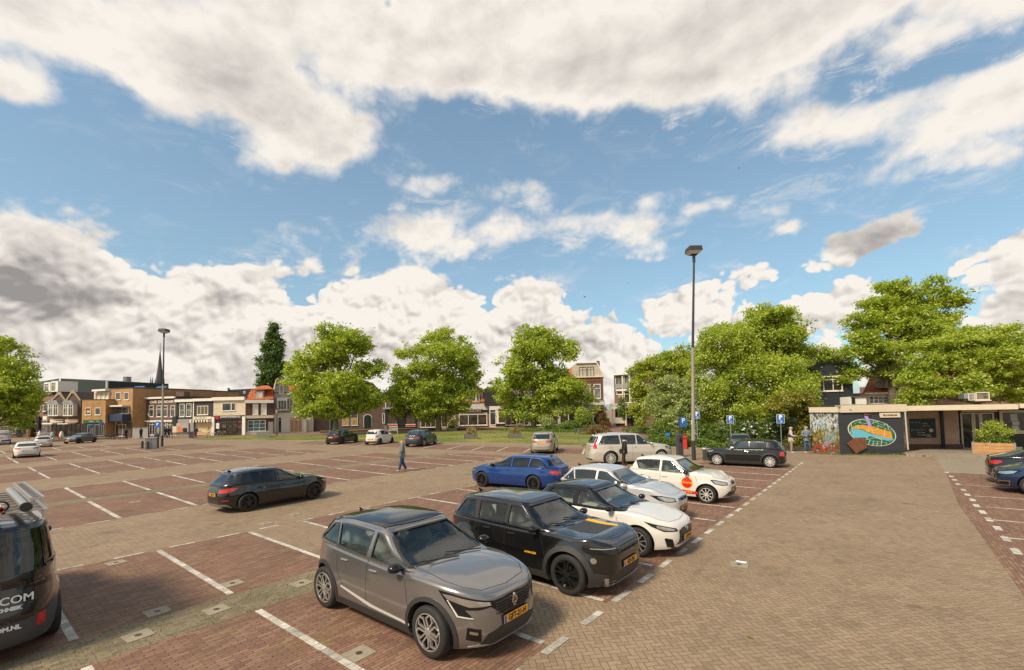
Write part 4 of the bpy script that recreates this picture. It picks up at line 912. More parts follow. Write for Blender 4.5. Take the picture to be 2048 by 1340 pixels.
# right edge
S = hatch('parked_car', 'black saloon with red tail lamp, upper of the two cars at the right edge', 4.70, 2.88, 1.85, 1.44, .34, P_black, ((5, 'v'), alloy_d), lod=2, kind='fast', belt=.93, hood=.88, nosez=.66, rplate=(.78, 'X-924-ZR'), rearz=1.05, wroof=.62, edge=.07)
car(S, 5.6, 26.6, 0, 1.0)
S = hatch('parked_car', 'dark blue hatchback with its headlamp at the right edge, in front of the black saloon', 4.30, 2.62, 1.80, 1.46, .32, P_navy, ((5, 'v'), alloy), lod=3, kind='hatch', belt=.92, hood=.94, nosez=.74, fplate=(.52, 'R-318-XL'), rsl=.5)
S['patches'] += [('fog_frame', [(2.1, .50, .26), (2.1, .50, .42), (1.95, .80, .44), (1.98, .78, .26)], (-.85, -.5, 0), chrome, 'pair', .008, .01, .05), ('fog_recess', [(2.1, .53, .285), (2.1, .53, .40), (1.95, .775, .415), (1.98, .76, .285)], (-.85, -.5, 0), gloss_blk, 'pair', .013, .004, .05)]
car(S, 5.2, 24.2, 180, 1.0)
S = hatch('parked_car', 'old grey-green hatchback seen windscreen first behind the black retro hatchback', 3.63, 2.47, 1.69, 1.41, .30, P_olive, ((8, 'bar'), alloy), lod=2, kind='hatch', belt=.91, hood=.90, nosez=.76, foh=.6, wsl=.62, rsl=.24, wroof=.64, cowl=.8)
car(S, -8.1, 36.1, 290, 0.9)
# ---------------------------------------------------------------- buildings
def hor(x): return 841.2-.01938*x
def gd(x, depth): return g(x, hor(x)+F_PX*CAMH/depth)
def brick(name, c1, c2, mort=(.32, .28, .22), sc=1.0, mo=.012):
    m = bpy.data.materials.new(name); m.use_nodes = True; t = NT(m.node_tree); b = m.node_tree.nodes['Principled BSDF']
    uv = t.n('ShaderNodeUVMap').outputs[0]
    br = t.n('ShaderNodeTexBrick', inp={'Vector': uv, 'Color1': (*c1, 1), 'Color2': (*c2, 1), 'Mortar': (*mort, 1), 'Scale': 1.0, 'Mortar Size': mo*sc, 'Brick Width': .22*sc, 'Row Height': .075*sc, 'Bias': -.1})
    n = t.noise(t.n('ShaderNodeTexCoord').outputs['Object'], .8, 6, .65); k = t.mr(n, .25, .75, .72, 1.25, 'LINEAR')
    t.t.links.new(t.mix(1.0, br.outputs[0], t.n('ShaderNodeCombineColor', inp={0: k, 1: k, 2: k}).outputs[0], 'MULTIPLY'), b.inputs['Base Color']); b.inputs['Roughness'].default_value = .85
    bp = t.n('ShaderNodeBump', inp={'Strength': .4, 'Distance': .01, 'Height': t.m('SUBTRACT', 1.0, br.outputs[1])}); t.t.links.new(bp.outputs[0], b.inputs['Normal'])
    MATS[name] = m; return m
def planks(name, col, w=.18, var=.1, dark=.55, vert=False):
    m = bpy.data.materials.new(name); m.use_nodes = True; t = NT(m.node_tree); b = m.node_tree.nodes['Principled BSDF']
    s = t.n('ShaderNodeSeparateXYZ', inp={0: t.n('ShaderNodeUVMap').outputs[0]}); y = t.m('DIVIDE', s.outputs[0 if vert else 1], w); f = t.m('FRACT', y); fl = t.m('FLOOR', y)
    wn = t.n('ShaderNodeTexWhiteNoise', noise_dimensions='1D', inp={1: fl}).outputs[0]
    ns = t.noise(t.n('ShaderNodeTexCoord').outputs['Object'], 1.4, 6, .6)
    k = t.m('MULTIPLY', t.m('ADD', t.mr(wn, 0, 1, 1-var, 1+var, 'LINEAR'), t.m('MULTIPLY', t.m('SUBTRACT', ns, .5), .5)), t.mr(f, 0, .12, dark, 1, 'LINEAR'))
    t.t.links.new(t.mix(1.0, col, t.n('ShaderNodeCombineColor', inp={0: k, 1: k, 2: k}).outputs[0], 'MULTIPLY'), b.inputs['Base Color']); b.inputs['Roughness'].default_value = .7
    bp = t.n('ShaderNodeBump', inp={'Strength': .5, 'Distance': .02, 'Height': t.mr(f, 0, .15, 0, 1, 'LINEAR')}); t.t.links.new(bp.outputs[0], b.inputs['Normal']); MATS[name] = m; return m
def tiles(name, col, w=.26, h=.34):
    m = bpy.data.materials.new(name); m.use_nodes = True; t = NT(m.node_tree); b = m.node_tree.nodes['Principled BSDF']
    s = t.n('ShaderNodeSeparateXYZ', inp={0: t.n('ShaderNodeUVMap').outputs[0]}); x = t.m('DIVIDE', s.outputs[0], w); y = t.m('DIVIDE', s.outputs[1], h)
    hx = t.m('ABSOLUTE', t.m('SINE', t.m('MULTIPLY', x, math.pi))); fy = t.m('FRACT', y)
    wn = t.n('ShaderNodeTexWhiteNoise', noise_dimensions='2D', inp={0: t.n('ShaderNodeCombineXYZ', inp={0: t.m('FLOOR', x), 1: t.m('FLOOR', y)}).outputs[0]}).outputs[0]
    k = t.m('MULTIPLY', t.m('ADD', .72, t.m('MULTIPLY', wn, .55)), t.m('MULTIPLY', t.mr(hx, 0, .5, .45, 1), t.mr(fy, 0, .2, .5, 1)))
    ns = t.noise(t.n('ShaderNodeTexCoord').outputs['Object'], .7, 5, .6); k = t.m('MULTIPLY', k, t.mr(ns, .3, .7, .75, 1.2, 'LINEAR'))
    t.t.links.new(t.mix(1.0, col, t.n('ShaderNodeCombineColor', inp={0: k, 1: k, 2: k}).outputs[0], 'MULTIPLY'), b.inputs['Base Color']); b.inputs['Roughness'].default_value = .65
    bp = t.n('ShaderNodeBump', inp={'Strength': .7, 'Distance': .04, 'Height': t.m('ADD', hx, fy)}); t.t.links.new(bp.outputs[0], b.inputs['Normal']); MATS[name] = m; return m
def pane_mat(name, col, spread=.5):
    m = bpy.data.materials.new(name); m.use_nodes = True; t = NT(m.node_tree); b = m.node_tree.nodes['Principled BSDF']
    co = t.n('ShaderNodeTexCoord').outputs['Object']; n = t.noise(co, .9, 5, .7); n2 = t.noise(co, 3.5, 4, .7)
    cr = t.n('ShaderNodeValToRGB', inp={0: t.m('ADD', t.m('MULTIPLY', n, .5), t.m('MULTIPLY', n2, .5))}); e = cr.color_ramp.elements; e[0].position = .40; e[0].color = (col[0]*.35, col[1]*.35, col[2]*.35, 1); e[1].position = .68; e[1].color = (*[min(1, c*3.2) for c in col], 1)
    t.t.links.new(cr.outputs[0], b.inputs['Base Color']); b.inputs['Roughness'].default_value = .08; b.inputs['Specular IOR Level'].default_value = .7; MATS[name] = m; return m
W_ = pbr('white_paint', (.74, .69, .61), .55, var=.10, vscale=2); CR = pbr('cream_paint', (.62, .53, .40), .6, var=.12, vscale=1.5); GRY = pbr('grey_paint', (.28, .27, .25), .6, var=.12)
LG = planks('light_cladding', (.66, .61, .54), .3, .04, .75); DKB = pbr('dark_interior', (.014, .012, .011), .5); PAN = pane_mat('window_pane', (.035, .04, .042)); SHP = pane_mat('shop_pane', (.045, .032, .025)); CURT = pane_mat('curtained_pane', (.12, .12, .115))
B_dark = brick('brick_dark', (.085, .048, .036), (.115, .065, .048), (.13, .105, .085)); B_brown = brick('brick_brown', (.13, .065, .045), (.17, .09, .062), (.2, .16, .13)); B_red = brick('brick_red', (.20, .085, .055), (.26, .12, .08), (.26, .2, .16)); B_or = brick('brick_orange', (.42, .215, .075), (.46, .25, .095), (.34, .2, .1))
B_cafe = brick('brick_maroon', (.105, .040, .028), (.14, .055, .04), (.15, .1, .08)); B_kiosk = brick('brick_kiosk', (.30, .125, .075), (.40, .19, .12), (.50, .42, .33), 1.0, .018); B_plinth = brick('brick_plinth', (.085, .045, .032), (.11, .06, .045), (.12, .09, .07))
T_or = tiles('tiles_orange', (.52, .12, .035)); T_dk = tiles('tiles_slate', (.035, .034, .036)); ASPH = pbr('roof_felt', (.05, .048, .045), .9, var=.2); GREENR = pbr('green_roof', (.014, .028, .022), .7, var=.12); ZINC = planks('zinc_roof', (.28, .28, .27), .6, .05, .7, True)
PL_green = planks('planks_green', (.014, .030, .020), .2); PL_char = planks('planks_charcoal', (.032, .032, .038), .2); PL_cream = planks('planks_cream', (.64, .53, .38), .22, .05, .8); PL_brown = planks('planks_brown', (.09, .04, .028), .18, .2, .5, True)
PL_kiosk = planks('planks_slate', (.030, .032, .040), .16, .08, .35); WEATH = pbr('weathered_plaster', (.36, .31, .26), .85, var=.45, vscale=1.3); PLY = pbr('plywood', (.45, .26, .12), .7, var=.2, vscale=1.2); BEI = pbr('beige_shutter', (.60, .46, .25), .6, var=.08); GRN = pbr('green_paint', (.01, .10, .035), .5); DKGRN = pbr('door_green', (.012, .035, .028), .5)
REDP = pbr('red_paint', (.45, .02, .02), .5); ORP = pbr('orange_graffiti', (.62, .16, .03), .6, var=.6, vscale=3); BLUE = pbr('navy_panel', (.015, .03, .075), .4); STONE = pbr('stone_band', (.36, .28, .18), .8, var=.15)
class Bld:
    def __init__(s, label, zoom, x0, d0, x1, d1, top0, top1, depth, wall, roofm=None, name='town_house', cat='house', poly=None, base=0.0, wname='wall', group=None, root=None):
        s.z = zoom; X = lambda x: zoom[0]+x/zoom[2]
        s.A = gd(X(x0), d0); s.B = gd(X(x1), d1); s.U = (s.B-s.A); s.L = s.U.length; s.U.normalize(); s.N = Vector((s.U.y, -s.U.x, 0))
        if s.N.dot(-s.A) < 0: s.N = -s.N
        s.root = root or empty(name, s.A, 0, label, cat, group); s.depth = depth; s.off = s.A-s.root.location
        s.h0, s.h1 = s.uz(x0, top0)[1], s.uz(x1, top1)[1]
        P = [(0, base), (s.L, base), (s.L, s.h1), (0, s.h0)] if poly is None else [(0, base), (s.L, base)]+[s.uz(*p) for p in poly]
        s.slab(wname, P, depth, -depth, wall)
        if roofm and poly is None: s.slab('roof', [(-.05, s.h0+.003), (s.L+.05, s.h1+.003), (s.L+.05, s.h1+.16), (-.05, s.h0+.16)], depth+.1, -depth-.05, roofm)
    def uz(s, x, y):
        px_, py_ = s.z[0]+x/s.z[2], s.z[1]+y/s.z[2]; r = ray(px_, py_); o = Vector((0, 0, CAMH)); t = (s.A-o).dot(s.N)/r.dot(s.N); p = o+r*t
        return ((p-s.A).dot(s.U), p.z)
    def P3(s, u, z, out=0.0): return s.off+s.U*u+s.N*out+Vector((0, 0, z))
    def slab(s, name, P, thick, off, mat, parent=None):
        "P: outline on the facade; from off to off+thick along the outward normal"
        a = [s.P3(u, z, off+thick) for u, z in P]; mb = MB(); mb.prism(a, -s.N*thick); o = mb.obj(name, mat, parent or s.root)
        me = o.data; uvl = me.uv_layers.new(name='UVMap')
        for p in me.polygons:
            n = p.normal
            for li in p.loop_indices:
                v = me.vertices[me.loops[li].vertex_index].co
                uvl.data[li].uv = (v.dot(s.U) if abs(n.dot(s.N)) > .5 else v.dot(s.N), v.z) if abs(n.z) < .7 else (v.dot(s.U), v.dot(s.N))
        return o
    def rect(s, x0, y0, x1, y1):
        cx, cy = (x0+x1)/2, (y0+y1)/2; u0, u1 = s.uz(x0, cy)[0], s.uz(x1, cy)[0]; z1, z0 = s.uz(cx, y0)[1], s.uz(cx, y1)[1]; return u0, z0, u1, z1
    def box(s, name, x0, y0, x1, y1, mat, out=.06, off=-.02, parent=None):
        u0, z0, u1, z1 = s.rect(x0, y0, x1, y1); return s.slab(name, [(u0, z0), (u1, z0), (u1, z1), (u0, z1)], out-off, off, mat, parent)
    def poly(s, name, pts, mat, out=.06, off=-.02, parent=None): return s.slab(name, [s.uz(*p) for p in pts], out-off, off, mat, parent)
    def win(s, x0, y0, x1, y1, nx=1, ny=1, frame=None, pane=None, fw=.09, out=.07, trans=0.0, name='window', sill=True, off0=0.0):
        u0, z0, u1, z1 = s.rect(x0, y0, x1, y1); frame = frame or W_; pane = pane or PAN; mb = MB(); ax = (s.U, s.N, Vector((0, 0, 1)))
        def bx(a0, a1, b0, b1, o=out): mb.box(s.P3((a0+a1)/2, (b0+b1)/2, off0+o/2-.01), (a1-a0, o+.02, b1-b0), ax=ax)
        bx(u0, u0+fw, z0, z1); bx(u1-fw, u1, z0, z1); bx(u0+fw, u1-fw, z1-fw, z1); bx(u0+fw, u1-fw, z0, z0+fw)
        for k in range(1, nx): u = u0+(u1-u0)*k/nx; bx(u-fw*.35, u+fw*.35, z0+fw, z1-fw, out*.8)
        for k in range(1, ny): z = z0+(z1-z0)*k/ny; bx(u0+fw, u1-fw, z-fw*.3, z+fw*.3, out*.7)
        if trans: z = z1-(z1-z0)*trans; bx(u0+fw, u1-fw, z-fw*.35, z+fw*.35, out*.7)
        if sill and u1-u0 > .5: bx(u0-.05, u1+.05, z0-.07, z0-.002, out+.05)
        w = mb.obj(name, frame, s.root)
        s.slab('pane', [(u0+fw*.8, z0+fw*.8), (u1-fw*.8, z0+fw*.8), (u1-fw*.8, z1-fw*.8), (u0+fw*.8, z1-fw*.8)], .014, off0+.004, pane, w); return w
    def text(s, txt, x, y, h_px, mat, out=.08, parent=None, sx=1.0, bold=.0, name='lettering', shear=0):
        u, z = s.uz(x, y); z2 = s.uz(x, y-h_px)[1]; size = (z2-z)/.72
        return text_mesh(txt, size, mat, name, parent or s.root, frame(s.P3(u, z+ (0), out), s.U, (0, 0, 1)), .008, sx=sx, bold=bold*size, shear=shear)
    def slope(s, name, e0, e1, r0, r1, back, mat, lift=0.0, th=.12):
        "roof slope: eaves e0-e1 (facade plane), ridge r0-r1 seen in the photo, set back by back metres"
        def at(x, y, b):
            px_, py_ = s.z[0]+x/s.z[2], s.z[1]+y/s.z[2]; r = ray(px_, py_); o = Vector((0, 0, CAMH)); t = ((s.A-s.N*b)-o).dot(s.N)/r.dot(s.N); return o+r*t-s.root.location
        Q = [at(*e0, -.1), at(*e1, -.1), at(*r1, back), at(*r0, back)]; n = (Q[1]-Q[0]).cross(Q[3]-Q[0]).normalized(); n = n if n.z > 0 else -n
        mb = MB(); mb.prism([q+n*th for q in Q], -n*th); o = mb.obj(name, mat, s.root); me = o.data; uvl = me.uv_layers.new(name='UVMap'); V = (n.cross(s.U)).normalized()
        for p in me.polygons:
            for li in p.loop_indices: v = me.vertices[me.loops[li].vertex_index].co; uvl.data[li].uv = (v.dot(s.U), v.dot(V))
        return o
Z7 = (0, 740, 9.573); Z1 = (0, 720, 6.206); Z2 = (270, 680, 5.535); Z3 = (600, 640, 4.787); Z6 = (760, 740, 8.533); Z5 = (1120, 700, 7.883); ZR = (1600, 700, 4.467); Z4 = (960, 640, 4.786); Z8 = (160, 820, 18.62); Z9 = (340, 800, 12.8)
# far left, partly behind the tree
b = Bld('dark brick shop building at the far left edge, half hidden by a tree', Z7, -600, 84, 560, 85, 380, 400, 10, B_dark, T_dk)
b.win(-20, 800, 38, 920, 1, 1); b.win(200, 560, 290, 700, 1, 2); b.win(380, 560, 470, 700, 1, 2); b.box('shop_fascia', 10, 940, 345, 1000, STONE, .2); b.box('shop_fascia', 120, 1005, 330, 1045, pbr('tan_sign', (.5, .36, .15), .6), .15)
b.win(245, 1070, 310, 1215, 1, 2, GRY); b.box('door', 320, 1145, 430, 1280, DKB, .04); b.box('canopy', 325, 1080, 435, 1145, GRY, .5); b.win(20, 1075, 225, 1230, 3, 1, GRY, SHP)
b = Bld('long dark green roof rising behind the twin gabled brick houses', Z1, 650, 104, 1337, 96, 470, 480, 12, GREENR, None, 'roofed_hall', 'hall', poly=[(1337, 262), (755, 228)])
b.box('roof_verge', 1333, 262, 1340, 480, W_, .3)
b = Bld('tall brick corner house with white mansard dormers beside the far left tree', Z7, 560, 86.5, 982, 84, 470, 470, 12, B_red, None)
b.slope('roof', (565, 470), (985, 470), (760, 235), (1140, 170), 5, T_dk); b.box('gutter', 560, 462, 985, 480, W_, .3)
for q in ((775, 235, 895, 420), (908, 212, 1040, 415)): b.box('dormer', *q, W_, -.5, -3.5); b.win(q[0]+12, q[1]+18, q[0]+88, q[3]-5, 2, 1, W_, PAN, .1, .06, .32, off0=-.5)
b.win(700, 640, 790, 790, 1, 1, trans=.3); b.win(838, 618, 930, 790, 1, 1, trans=.3); b.win(650, 955, 765, 1027, 4, 1, W_, DKB); b.win(805, 955, 985, 1022, 6, 1, W_, DKB); b.win(650, 1040, 760, 1200, 2, 1, GRY, SHP); b.win(810, 1040, 900, 1210, 1, 1, GRY, CURT); b.win(910, 1040, 985, 1210, 1, 1, GRY, SHP)
b.box('banner', 762, 885, 802, 1140, DKB, .5, .2); b.box('sign_board', 902, 885, 972, 945, W_, .6, .5); b.box('sign_board', 915, 805, 975, 850, DKB, .6, .5)
for k, (x0, x1, ax_, ay, lb) in enumerate(((638, 820, 733, 405, 'left of the twin gabled brick houses with a white bay window'), (822, 1006, 905, 385, 'right of the twin gabled brick houses, beside the orange brick block'))):
    b = Bld(lb, Z1, x0, 84, x1, 84, 500, 500, 9, B_dark, None, poly=[(x1, 500), (ax_+28, ay+8), (ax_-20, ay+8), (x0, 500)])
    b.poly('gable_coping', [(x0-4, 500), (ax_-22, ay+10), (ax_-22, ay-8), (ax_+30, ay-8), (ax_+30, ay+10), (x1+4, 500), (x1-10, 508), (ax_+18, ay+30), (ax_-8, ay+30), (x0+10, 508)], STONE, .12)
    b.box('bay_window', x0+12, 545, x0+140, 695, W_, .8, 0); b.win(x0+17, 552, x0+76, 690, 2, 1, W_, CURT, .09, .06, .3, off0=.8); b.win(x0+78, 552, x0+135, 690, 2, 1, W_, PAN, .09, .06, .3, off0=.8); b.poly('bay_roof', [(x0+5, 546), (x0+30, 500), (x0+120, 500), (x0+150, 546)], ZINC, .95, 0)
    b.box('shop_fascia', x0, 735, x1-25, 775, CR if k == 0 else pbr('pink_fascia', (.5, .34, .26), .6), .25); b.win(x0+6, 790, x1-10, 930, 3, 1, DKB, SHP); b.box('awning', x0-5, 783, x1-60, 794, W_, 1.6)
    if k == 0: b.text('DE ORANJE', x0+120, 752, 12, ink, .27)
b = Bld('orange tiled roof with a dark solar field behind the gabled houses', Z1, 790, 97, 1170, 95, 470, 480, 6, T_or, None, 'roof_house', 'house', poly=[(1170, 448), (790, 440)])
b.box('solar_panel', 1000, 455, 1130, 490, T_dk, .1)
# orange brick apartment block
b = Bld('orange brick apartment block with a navy balcony and a lower corner wing', Z1, 1172, 83, 1637, 79, 372, 350, 14, B_or, ASPH, 'apartment_block', 'apartment building')
b.box('roof_terrace', 1172, 360, 1372, 492, CR, .05, 0); b.win(1205, 398, 1370, 490, 3, 1, W_, CURT, out=.3); b.box('terrace_roof', 1205, 365, 1372, 388, W_, .8)
b.win(1440, 400, 1500, 495, 1, 1); b.win(1545, 400, 1602, 495, 1, 1); b.win(1437, 585, 1600, 672, 2, 1, W_, CURT); b.box('sun_blind', 1400, 562, 1615, 580, W_, 1.2)
b.box('balcony', 1318, 672, 1625, 758, BLUE, 1.3, .0); b.box('ground_floor', 1320, 775, 1640, 955, B_plinth, .05); b.win(1437, 800, 1570, 948, 3, 1, W_, SHP, out=.1); sg = b.box('shop_sign', 1400, 762, 1525, 795, W_, .2); b.box('shop_sign', 1470, 765, 1520, 793, REDP, .25); b.text('Take', 1432, 778, 17, ink, .22, sg)
b.win(1345, 800, 1430, 940, 1, 1, PLY, PLY); b.box('side_wing', 1300, 503, 1405, 670, B_or, .8, -.02)
b = Bld('lower corner wing of orange brick with a green shop sign', Z1, 1010, 80, 1303, 79, 497, 497, 9, B_or, ASPH, 'corner_shop', 'shop building')
b.win(1060, 592, 1132, 682, 1, 1, W_, PAN); b.box('window_poster', 1078, 625, 1118, 655, pbr('poster_yellow', (.7, .4, .02), .5), .03, .0); b.win(1183, 592, 1252, 682); s_ = b.box('shop_sign', 1045, 742, 1265, 780, GRN, .18); b.text('Zenfans', 1148, 762, 16, W_, .19, s_); b.text('lunch', 1225, 760, 11, W_, .19, s_)
b.box('shopfront', 1015, 785, 1300, 955, DKB, .02); b.win(1090, 800, 1160, 940, 2, 1, GRY, SHP); b.win(1180, 800, 1290, 940, 2, 1, GRY, SHP)
b = Bld('long plain orange brick wall rising behind the cafe', Z2, -20, 97, 625, 90, 530, 562, 10, B_or, ASPH, 'apartment_block', 'apartment building')
b.win(115, 585, 175, 635, 1, 1, DKB, DKB)
b = Bld('maroon brick cafe with large white capital letters along its top', Z2, 108, 81, 452, 79, 640, 632, 10, B_cafe, ASPH, 'cafe', 'cafe')
b.box('cornice', 105, 630, 452, 650, W_, .3); b.text('CAFE ZAANDAM', 296, 686, 27, W_, .05, sx=1.22, bold=.02)
for x0, x1 in ((160, 208), (243, 295), (315, 363), (395, 446)): b.win(x0, 725, x1, 850, 1, 1, trans=.3)
for y in (766, 858): b.box('stone_band', 110, y, 450, y+5, STONE, .03, 0)
b.box('lintel', 120, 888, 425, 906, W_, .25); b.win(135, 908, 252, 1052, 4, 1, W_, PAN, trans=.2); b.win(265, 908, 345, 1078, 3, 1, W_, PAN, trans=.2); b.win(358, 908, 425, 1060, 2, 1, W_, PAN, trans=.2); b.box('door', 66, 910, 110, 1070, CR, .3)
b = Bld('brick chimney stack on the roof beside the cafe', Z2, 447, 83, 535, 83, 570, 572, 1.5, B_brown, None, 'chimney_stack', 'chimney', base=4.5)
b = Bld('narrow dark green plank house with two tall white windows', Z2, 455, 79, 650, 78.5, 660, 656, 9, PL_green, ASPH)
b.box('cornice', 452, 657, 652, 686, W_, .3); b.win(495, 705, 552, 850, 1, 2, W_, CURT); b.win(568, 703, 627, 848, 1, 2, W_, CURT); b.box('corner_board', 645, 680, 655, 870, W_, .08)
b.box('ground_floor', 462, 875, 650, 1065, GRY, .04); b.box('boarding', 470, 920, 605, 1062, WEATH, .25); b.box('side_panel', 425, 845, 470, 945, PL_green, .2); b.box('door', 428, 955, 470, 1062, CR, .12)
g1 = b.box('graffiti', 486, 965, 540, 1008, ORP, .27, .25); b.box('graffiti', 545, 975, 590, 1020, DKB, .27, .25)
b = Bld('charcoal plank barber house with a beige roller shutter', Z2, 655, 78.5, 862, 78, 655, 645, 9, PL_char, ASPH, 'barber_shop', 'shop building')
b.box('cornice', 650, 648, 865, 677, W_, .3); b.win(690, 728, 813, 828, 3, 1, W_, pbr('olive_blind', (.12, .10, .05), .5)); s_ = b.box('shop_sign', 650, 848, 850, 876, CR, .15); b.text('Barber Herenkapper Haarwerk', 735, 862, 9, ink, .16, s_, sx=.9)
b.box('awning', 652, 882, 852, 908, W_, .9, 0)
for k in range(6): b.box('awning_stripe', 672+k*30, 886, 685+k*30, 906, DKB, .93, .9)
sh = b.box('roller_shutter', 675, 910, 850, 1075, BEI, .06); gm = MB(); ln = [((690, 1030), (705, 990), (712, 1020), (730, 1000), (738, 1030), (760, 1025)), ((790, 975), (815, 1000), (820, 960), (835, 985), (800, 1000)), ((800, 1030), (830, 1015)), ((815, 1050), (835, 1005))]
for L_ in ln:
    for a, c in zip(L_[:-1], L_[1:]): gm.bar(b.P3(*b.uz(*a), .065), b.P3(*b.uz(*c), .065), .09, .01)
gm.obj('graffiti', ink, sh)
b = Bld('cream clad burger restaurant with a black fascia and white lettering', Z2, 865, 78, 1220, 78, 645, 630, 10, PL_cream, ASPH, 'burger_restaurant', 'restaurant')
b.box('cornice', 863, 632, 1220, 668, W_, .35); b.win(965, 697, 1068, 785, 1, 1, W_, PAN); b.win(1066, 695, 1115, 783, 1, 1, W_, PAN); s_ = b.box('fascia', 865, 835, 1220, 882, ink, .2)
b.text("JOHNNY'S BURGER CO.", 1065, 851, 19, W_, .22, s_, bold=.025, sx=.80); m_ = MB(); m_.lathe(b.P3(*b.uz(918, 856), .2), [(.34, 0), (.34, .04), (.001, .045)], b.N, 20); m_.obj('logo_disc', REDP, s_, True)
b.win(892, 885, 1196, 1052, 5, 1, ink, SHP, fw=.12, trans=.22, name='shopfront'); b.box('pillar', 862, 850, 890, 1075, W_, .35); b.box('pillar', 1198, 845, 1230, 1055, W_, .35); b.box('menu_board', 903, 920, 938, 982, W_, .15); b.box('wall_sign', 1152, 895, 1180, 910, REDP, .2)
b = Bld('low brown house with a mansard of orange tiles and one white dormer', Z2, 1220, 78, 1536, 80, 670, 660, 9, PL_brown, None)
b.slope('roof', (1222, 668), (1533, 655), (1285, 553), (1530, 545), 1.6, T_or); b.slope('roof_ridge', (1284, 556), (1531, 548), (1400, 513), (1470, 510), 3.5, T_or); b.box('cornice', 1216, 664, 1534, 698, W_, .35); b.box('dormer', 1330, 558, 1430, 655, WEATH, -.1, -2.2); b.win(1347, 575, 1412, 652, 1, 1, W_, W_, off0=-.1)
b.win(1303, 705, 1365, 828, 1, 1, W_, W_); b.win(1395, 700, 1458, 825, 1, 1, W_, W_); b.box('shop_lintel', 1220, 835, 1536, 866, CR, .2); b.win(1248, 888, 1446, 1010, 3, 3, W_, pane_mat('teal_pane', (.03, .09, .10)), fw=.08); b.box('door', 1476, 905, 1530, 1042, GRY, .08); b.box('plinth', 1220, 1012, 1470, 1048, CR, .06)
b = Bld('old weathered house with a bell shaped orange brick gable top', Z2, 1537, 81, 1708, 83, 590, 590, 10, WEATH, T_dk)
b.poly('gable_wall', [(1540, 640), (1706, 640), (1706, 560), (1692, 510), (1668, 450), (1648, 418), (1590, 418), (1568, 440), (1550, 500), (1540, 560)], WEATH, .03, -.45)
b.poly('gable_top', [(1690, 508), (1667, 450), (1648, 416), (1590, 416), (1566, 440), (1551, 500), (1575, 515), (1600, 480), (1640, 480), (1662, 512)], B_red, .08, 0); b.win(1595, 500, 1645, 590, 1, 1, W_, W_); b.box('bay_window', 1555, 640, 1692, 782, W_, .7, 0); b.win(1562, 668, 1660, 775, 3, 1, W_, CURT, off0=.7); b.win(1662, 645, 1690, 778, 1, 1, W_, DKB, off0=.7)
b.box('ground_floor', 1537, 805, 1706, 1030, W_, .1); b.win(1578, 855, 1620, 1030, 1, 1, W_, PAN, trans=.2, off0=.1)
b = Bld('weathered house with boarded shop windows right of the bell gable house', Z2, 1708, 83, 1893, 84.5, 575, 570, 10, WEATH, None)
b.slope('roof', (1708, 578), (1890, 574), (1700, 500), (1840, 495), 3, T_or); b.box('cornice', 1706, 570, 1895, 588, W_, .35); b.win(1750, 635, 1838, 770, 1, 1, W_, CURT); b.box('ground_floor', 1708, 800, 1895, 1028, W_, .1); b.win(1712, 850, 1852, 1022, 3, 1, W_, PLY, trans=.18, off0=.1)
b = Bld('white gate wall piece beside the brick hall', Z2, 1895, 85, 1975, 86, 878, 880, .4, W_, None, 'gate_wall', 'wall'); b.box('door', 1905, 900, 1962, 1018, CR, .04)
b = Bld('slate roofed house far behind the burger restaurant', Z2, 990, 108, 1300, 108, 640, 640, 8, B_dark, None, poly=[(1300, 540), (1035, 552)]); b.box('chimney', 1035, 532, 1050, 560, B_dark, .4); b.poly('roof', [(992, 636), (1036, 552), (1300, 538), (1300, 638)], T_dk, .2); b.win(1065, 572, 1085, 600, 1, 1, W_, CURT, off0=.2); b.win(1208, 566, 1228, 592, 1, 1, W_, CURT, off0=.2)
b = Bld('small orange tiled roof far behind the dark green house', Z2, 625, 112, 780, 112, 625, 628, 6, B_dark, None, poly=[(765, 590), (745, 562), (625, 558)]); b.poly('roof', [(625, 620), (625, 558), (745, 562), (765, 590), (720, 620)], T_or, .2)
b = Bld('brick hall with green arched doors behind the left street tree', Z3, 125, 87, 782, 92, 735, 722, 12, B_brown, None, 'brick_hall', 'hall', poly=[(782, 700), (700, 610), (420, 520), (240, 600), (125, 735)])
b.poly('roof_edge', [(782, 700), (700, 606), (420, 514), (240, 594), (122, 735), (130, 742), (242, 606), (420, 528), (698, 618), (776, 706)], T_dk, .2)
for x0, x1 in ((290, 336), (612, 685)):
    A_ = [(x0, 1050 if x0 < 400 else 1030), (x1, 1048 if x0 < 400 else 1030)]+[((x0+x1)/2+(x1-x0)/2*math.cos(a), 940-(x1-x0)/2*.9*math.sin(a)) for a in np.linspace(0, math.pi, 9)]
    b.poly('door_surround', [(p[0]+(5 if p[0] > (x0+x1)/2 else -5), p[1]-(6 if p[1] < 940 else 0)) for p in A_], W_, .05, 0); b.poly('door', A_, DKGRN, .07, .02)
for x0 in (405, 488):
    w_ = b.win(x0, 872, x0+65, 1010, 1, 1, W_, PAN); b.box('boarding', x0+8, 935, x0+57, 1003, pbr('board_cream', (.55, .40, .16), .6), .05, .02, w_); m_ = MB(); random.seed(x0)
    for k in range(9): a = (x0+12+random.random()*40, 942+random.random()*55); c = (a[0]+random.uniform(-16, 16), a[1]+random.uniform(-16, 16)); m_.bar(b.P3(*b.uz(*a), .06), b.P3(*b.uz(*c), .06), .10, .02)
    m_.obj('graffiti', ORP, w_)
b = Bld('black fronted shop with red strips under its display windows', Z6, 22, 91, 642, 91, 420, 425, 10, B_dark, None, 'shop_building', 'shop building', poly=[(642, 425), (560, 330), (150, 330), (22, 425)])
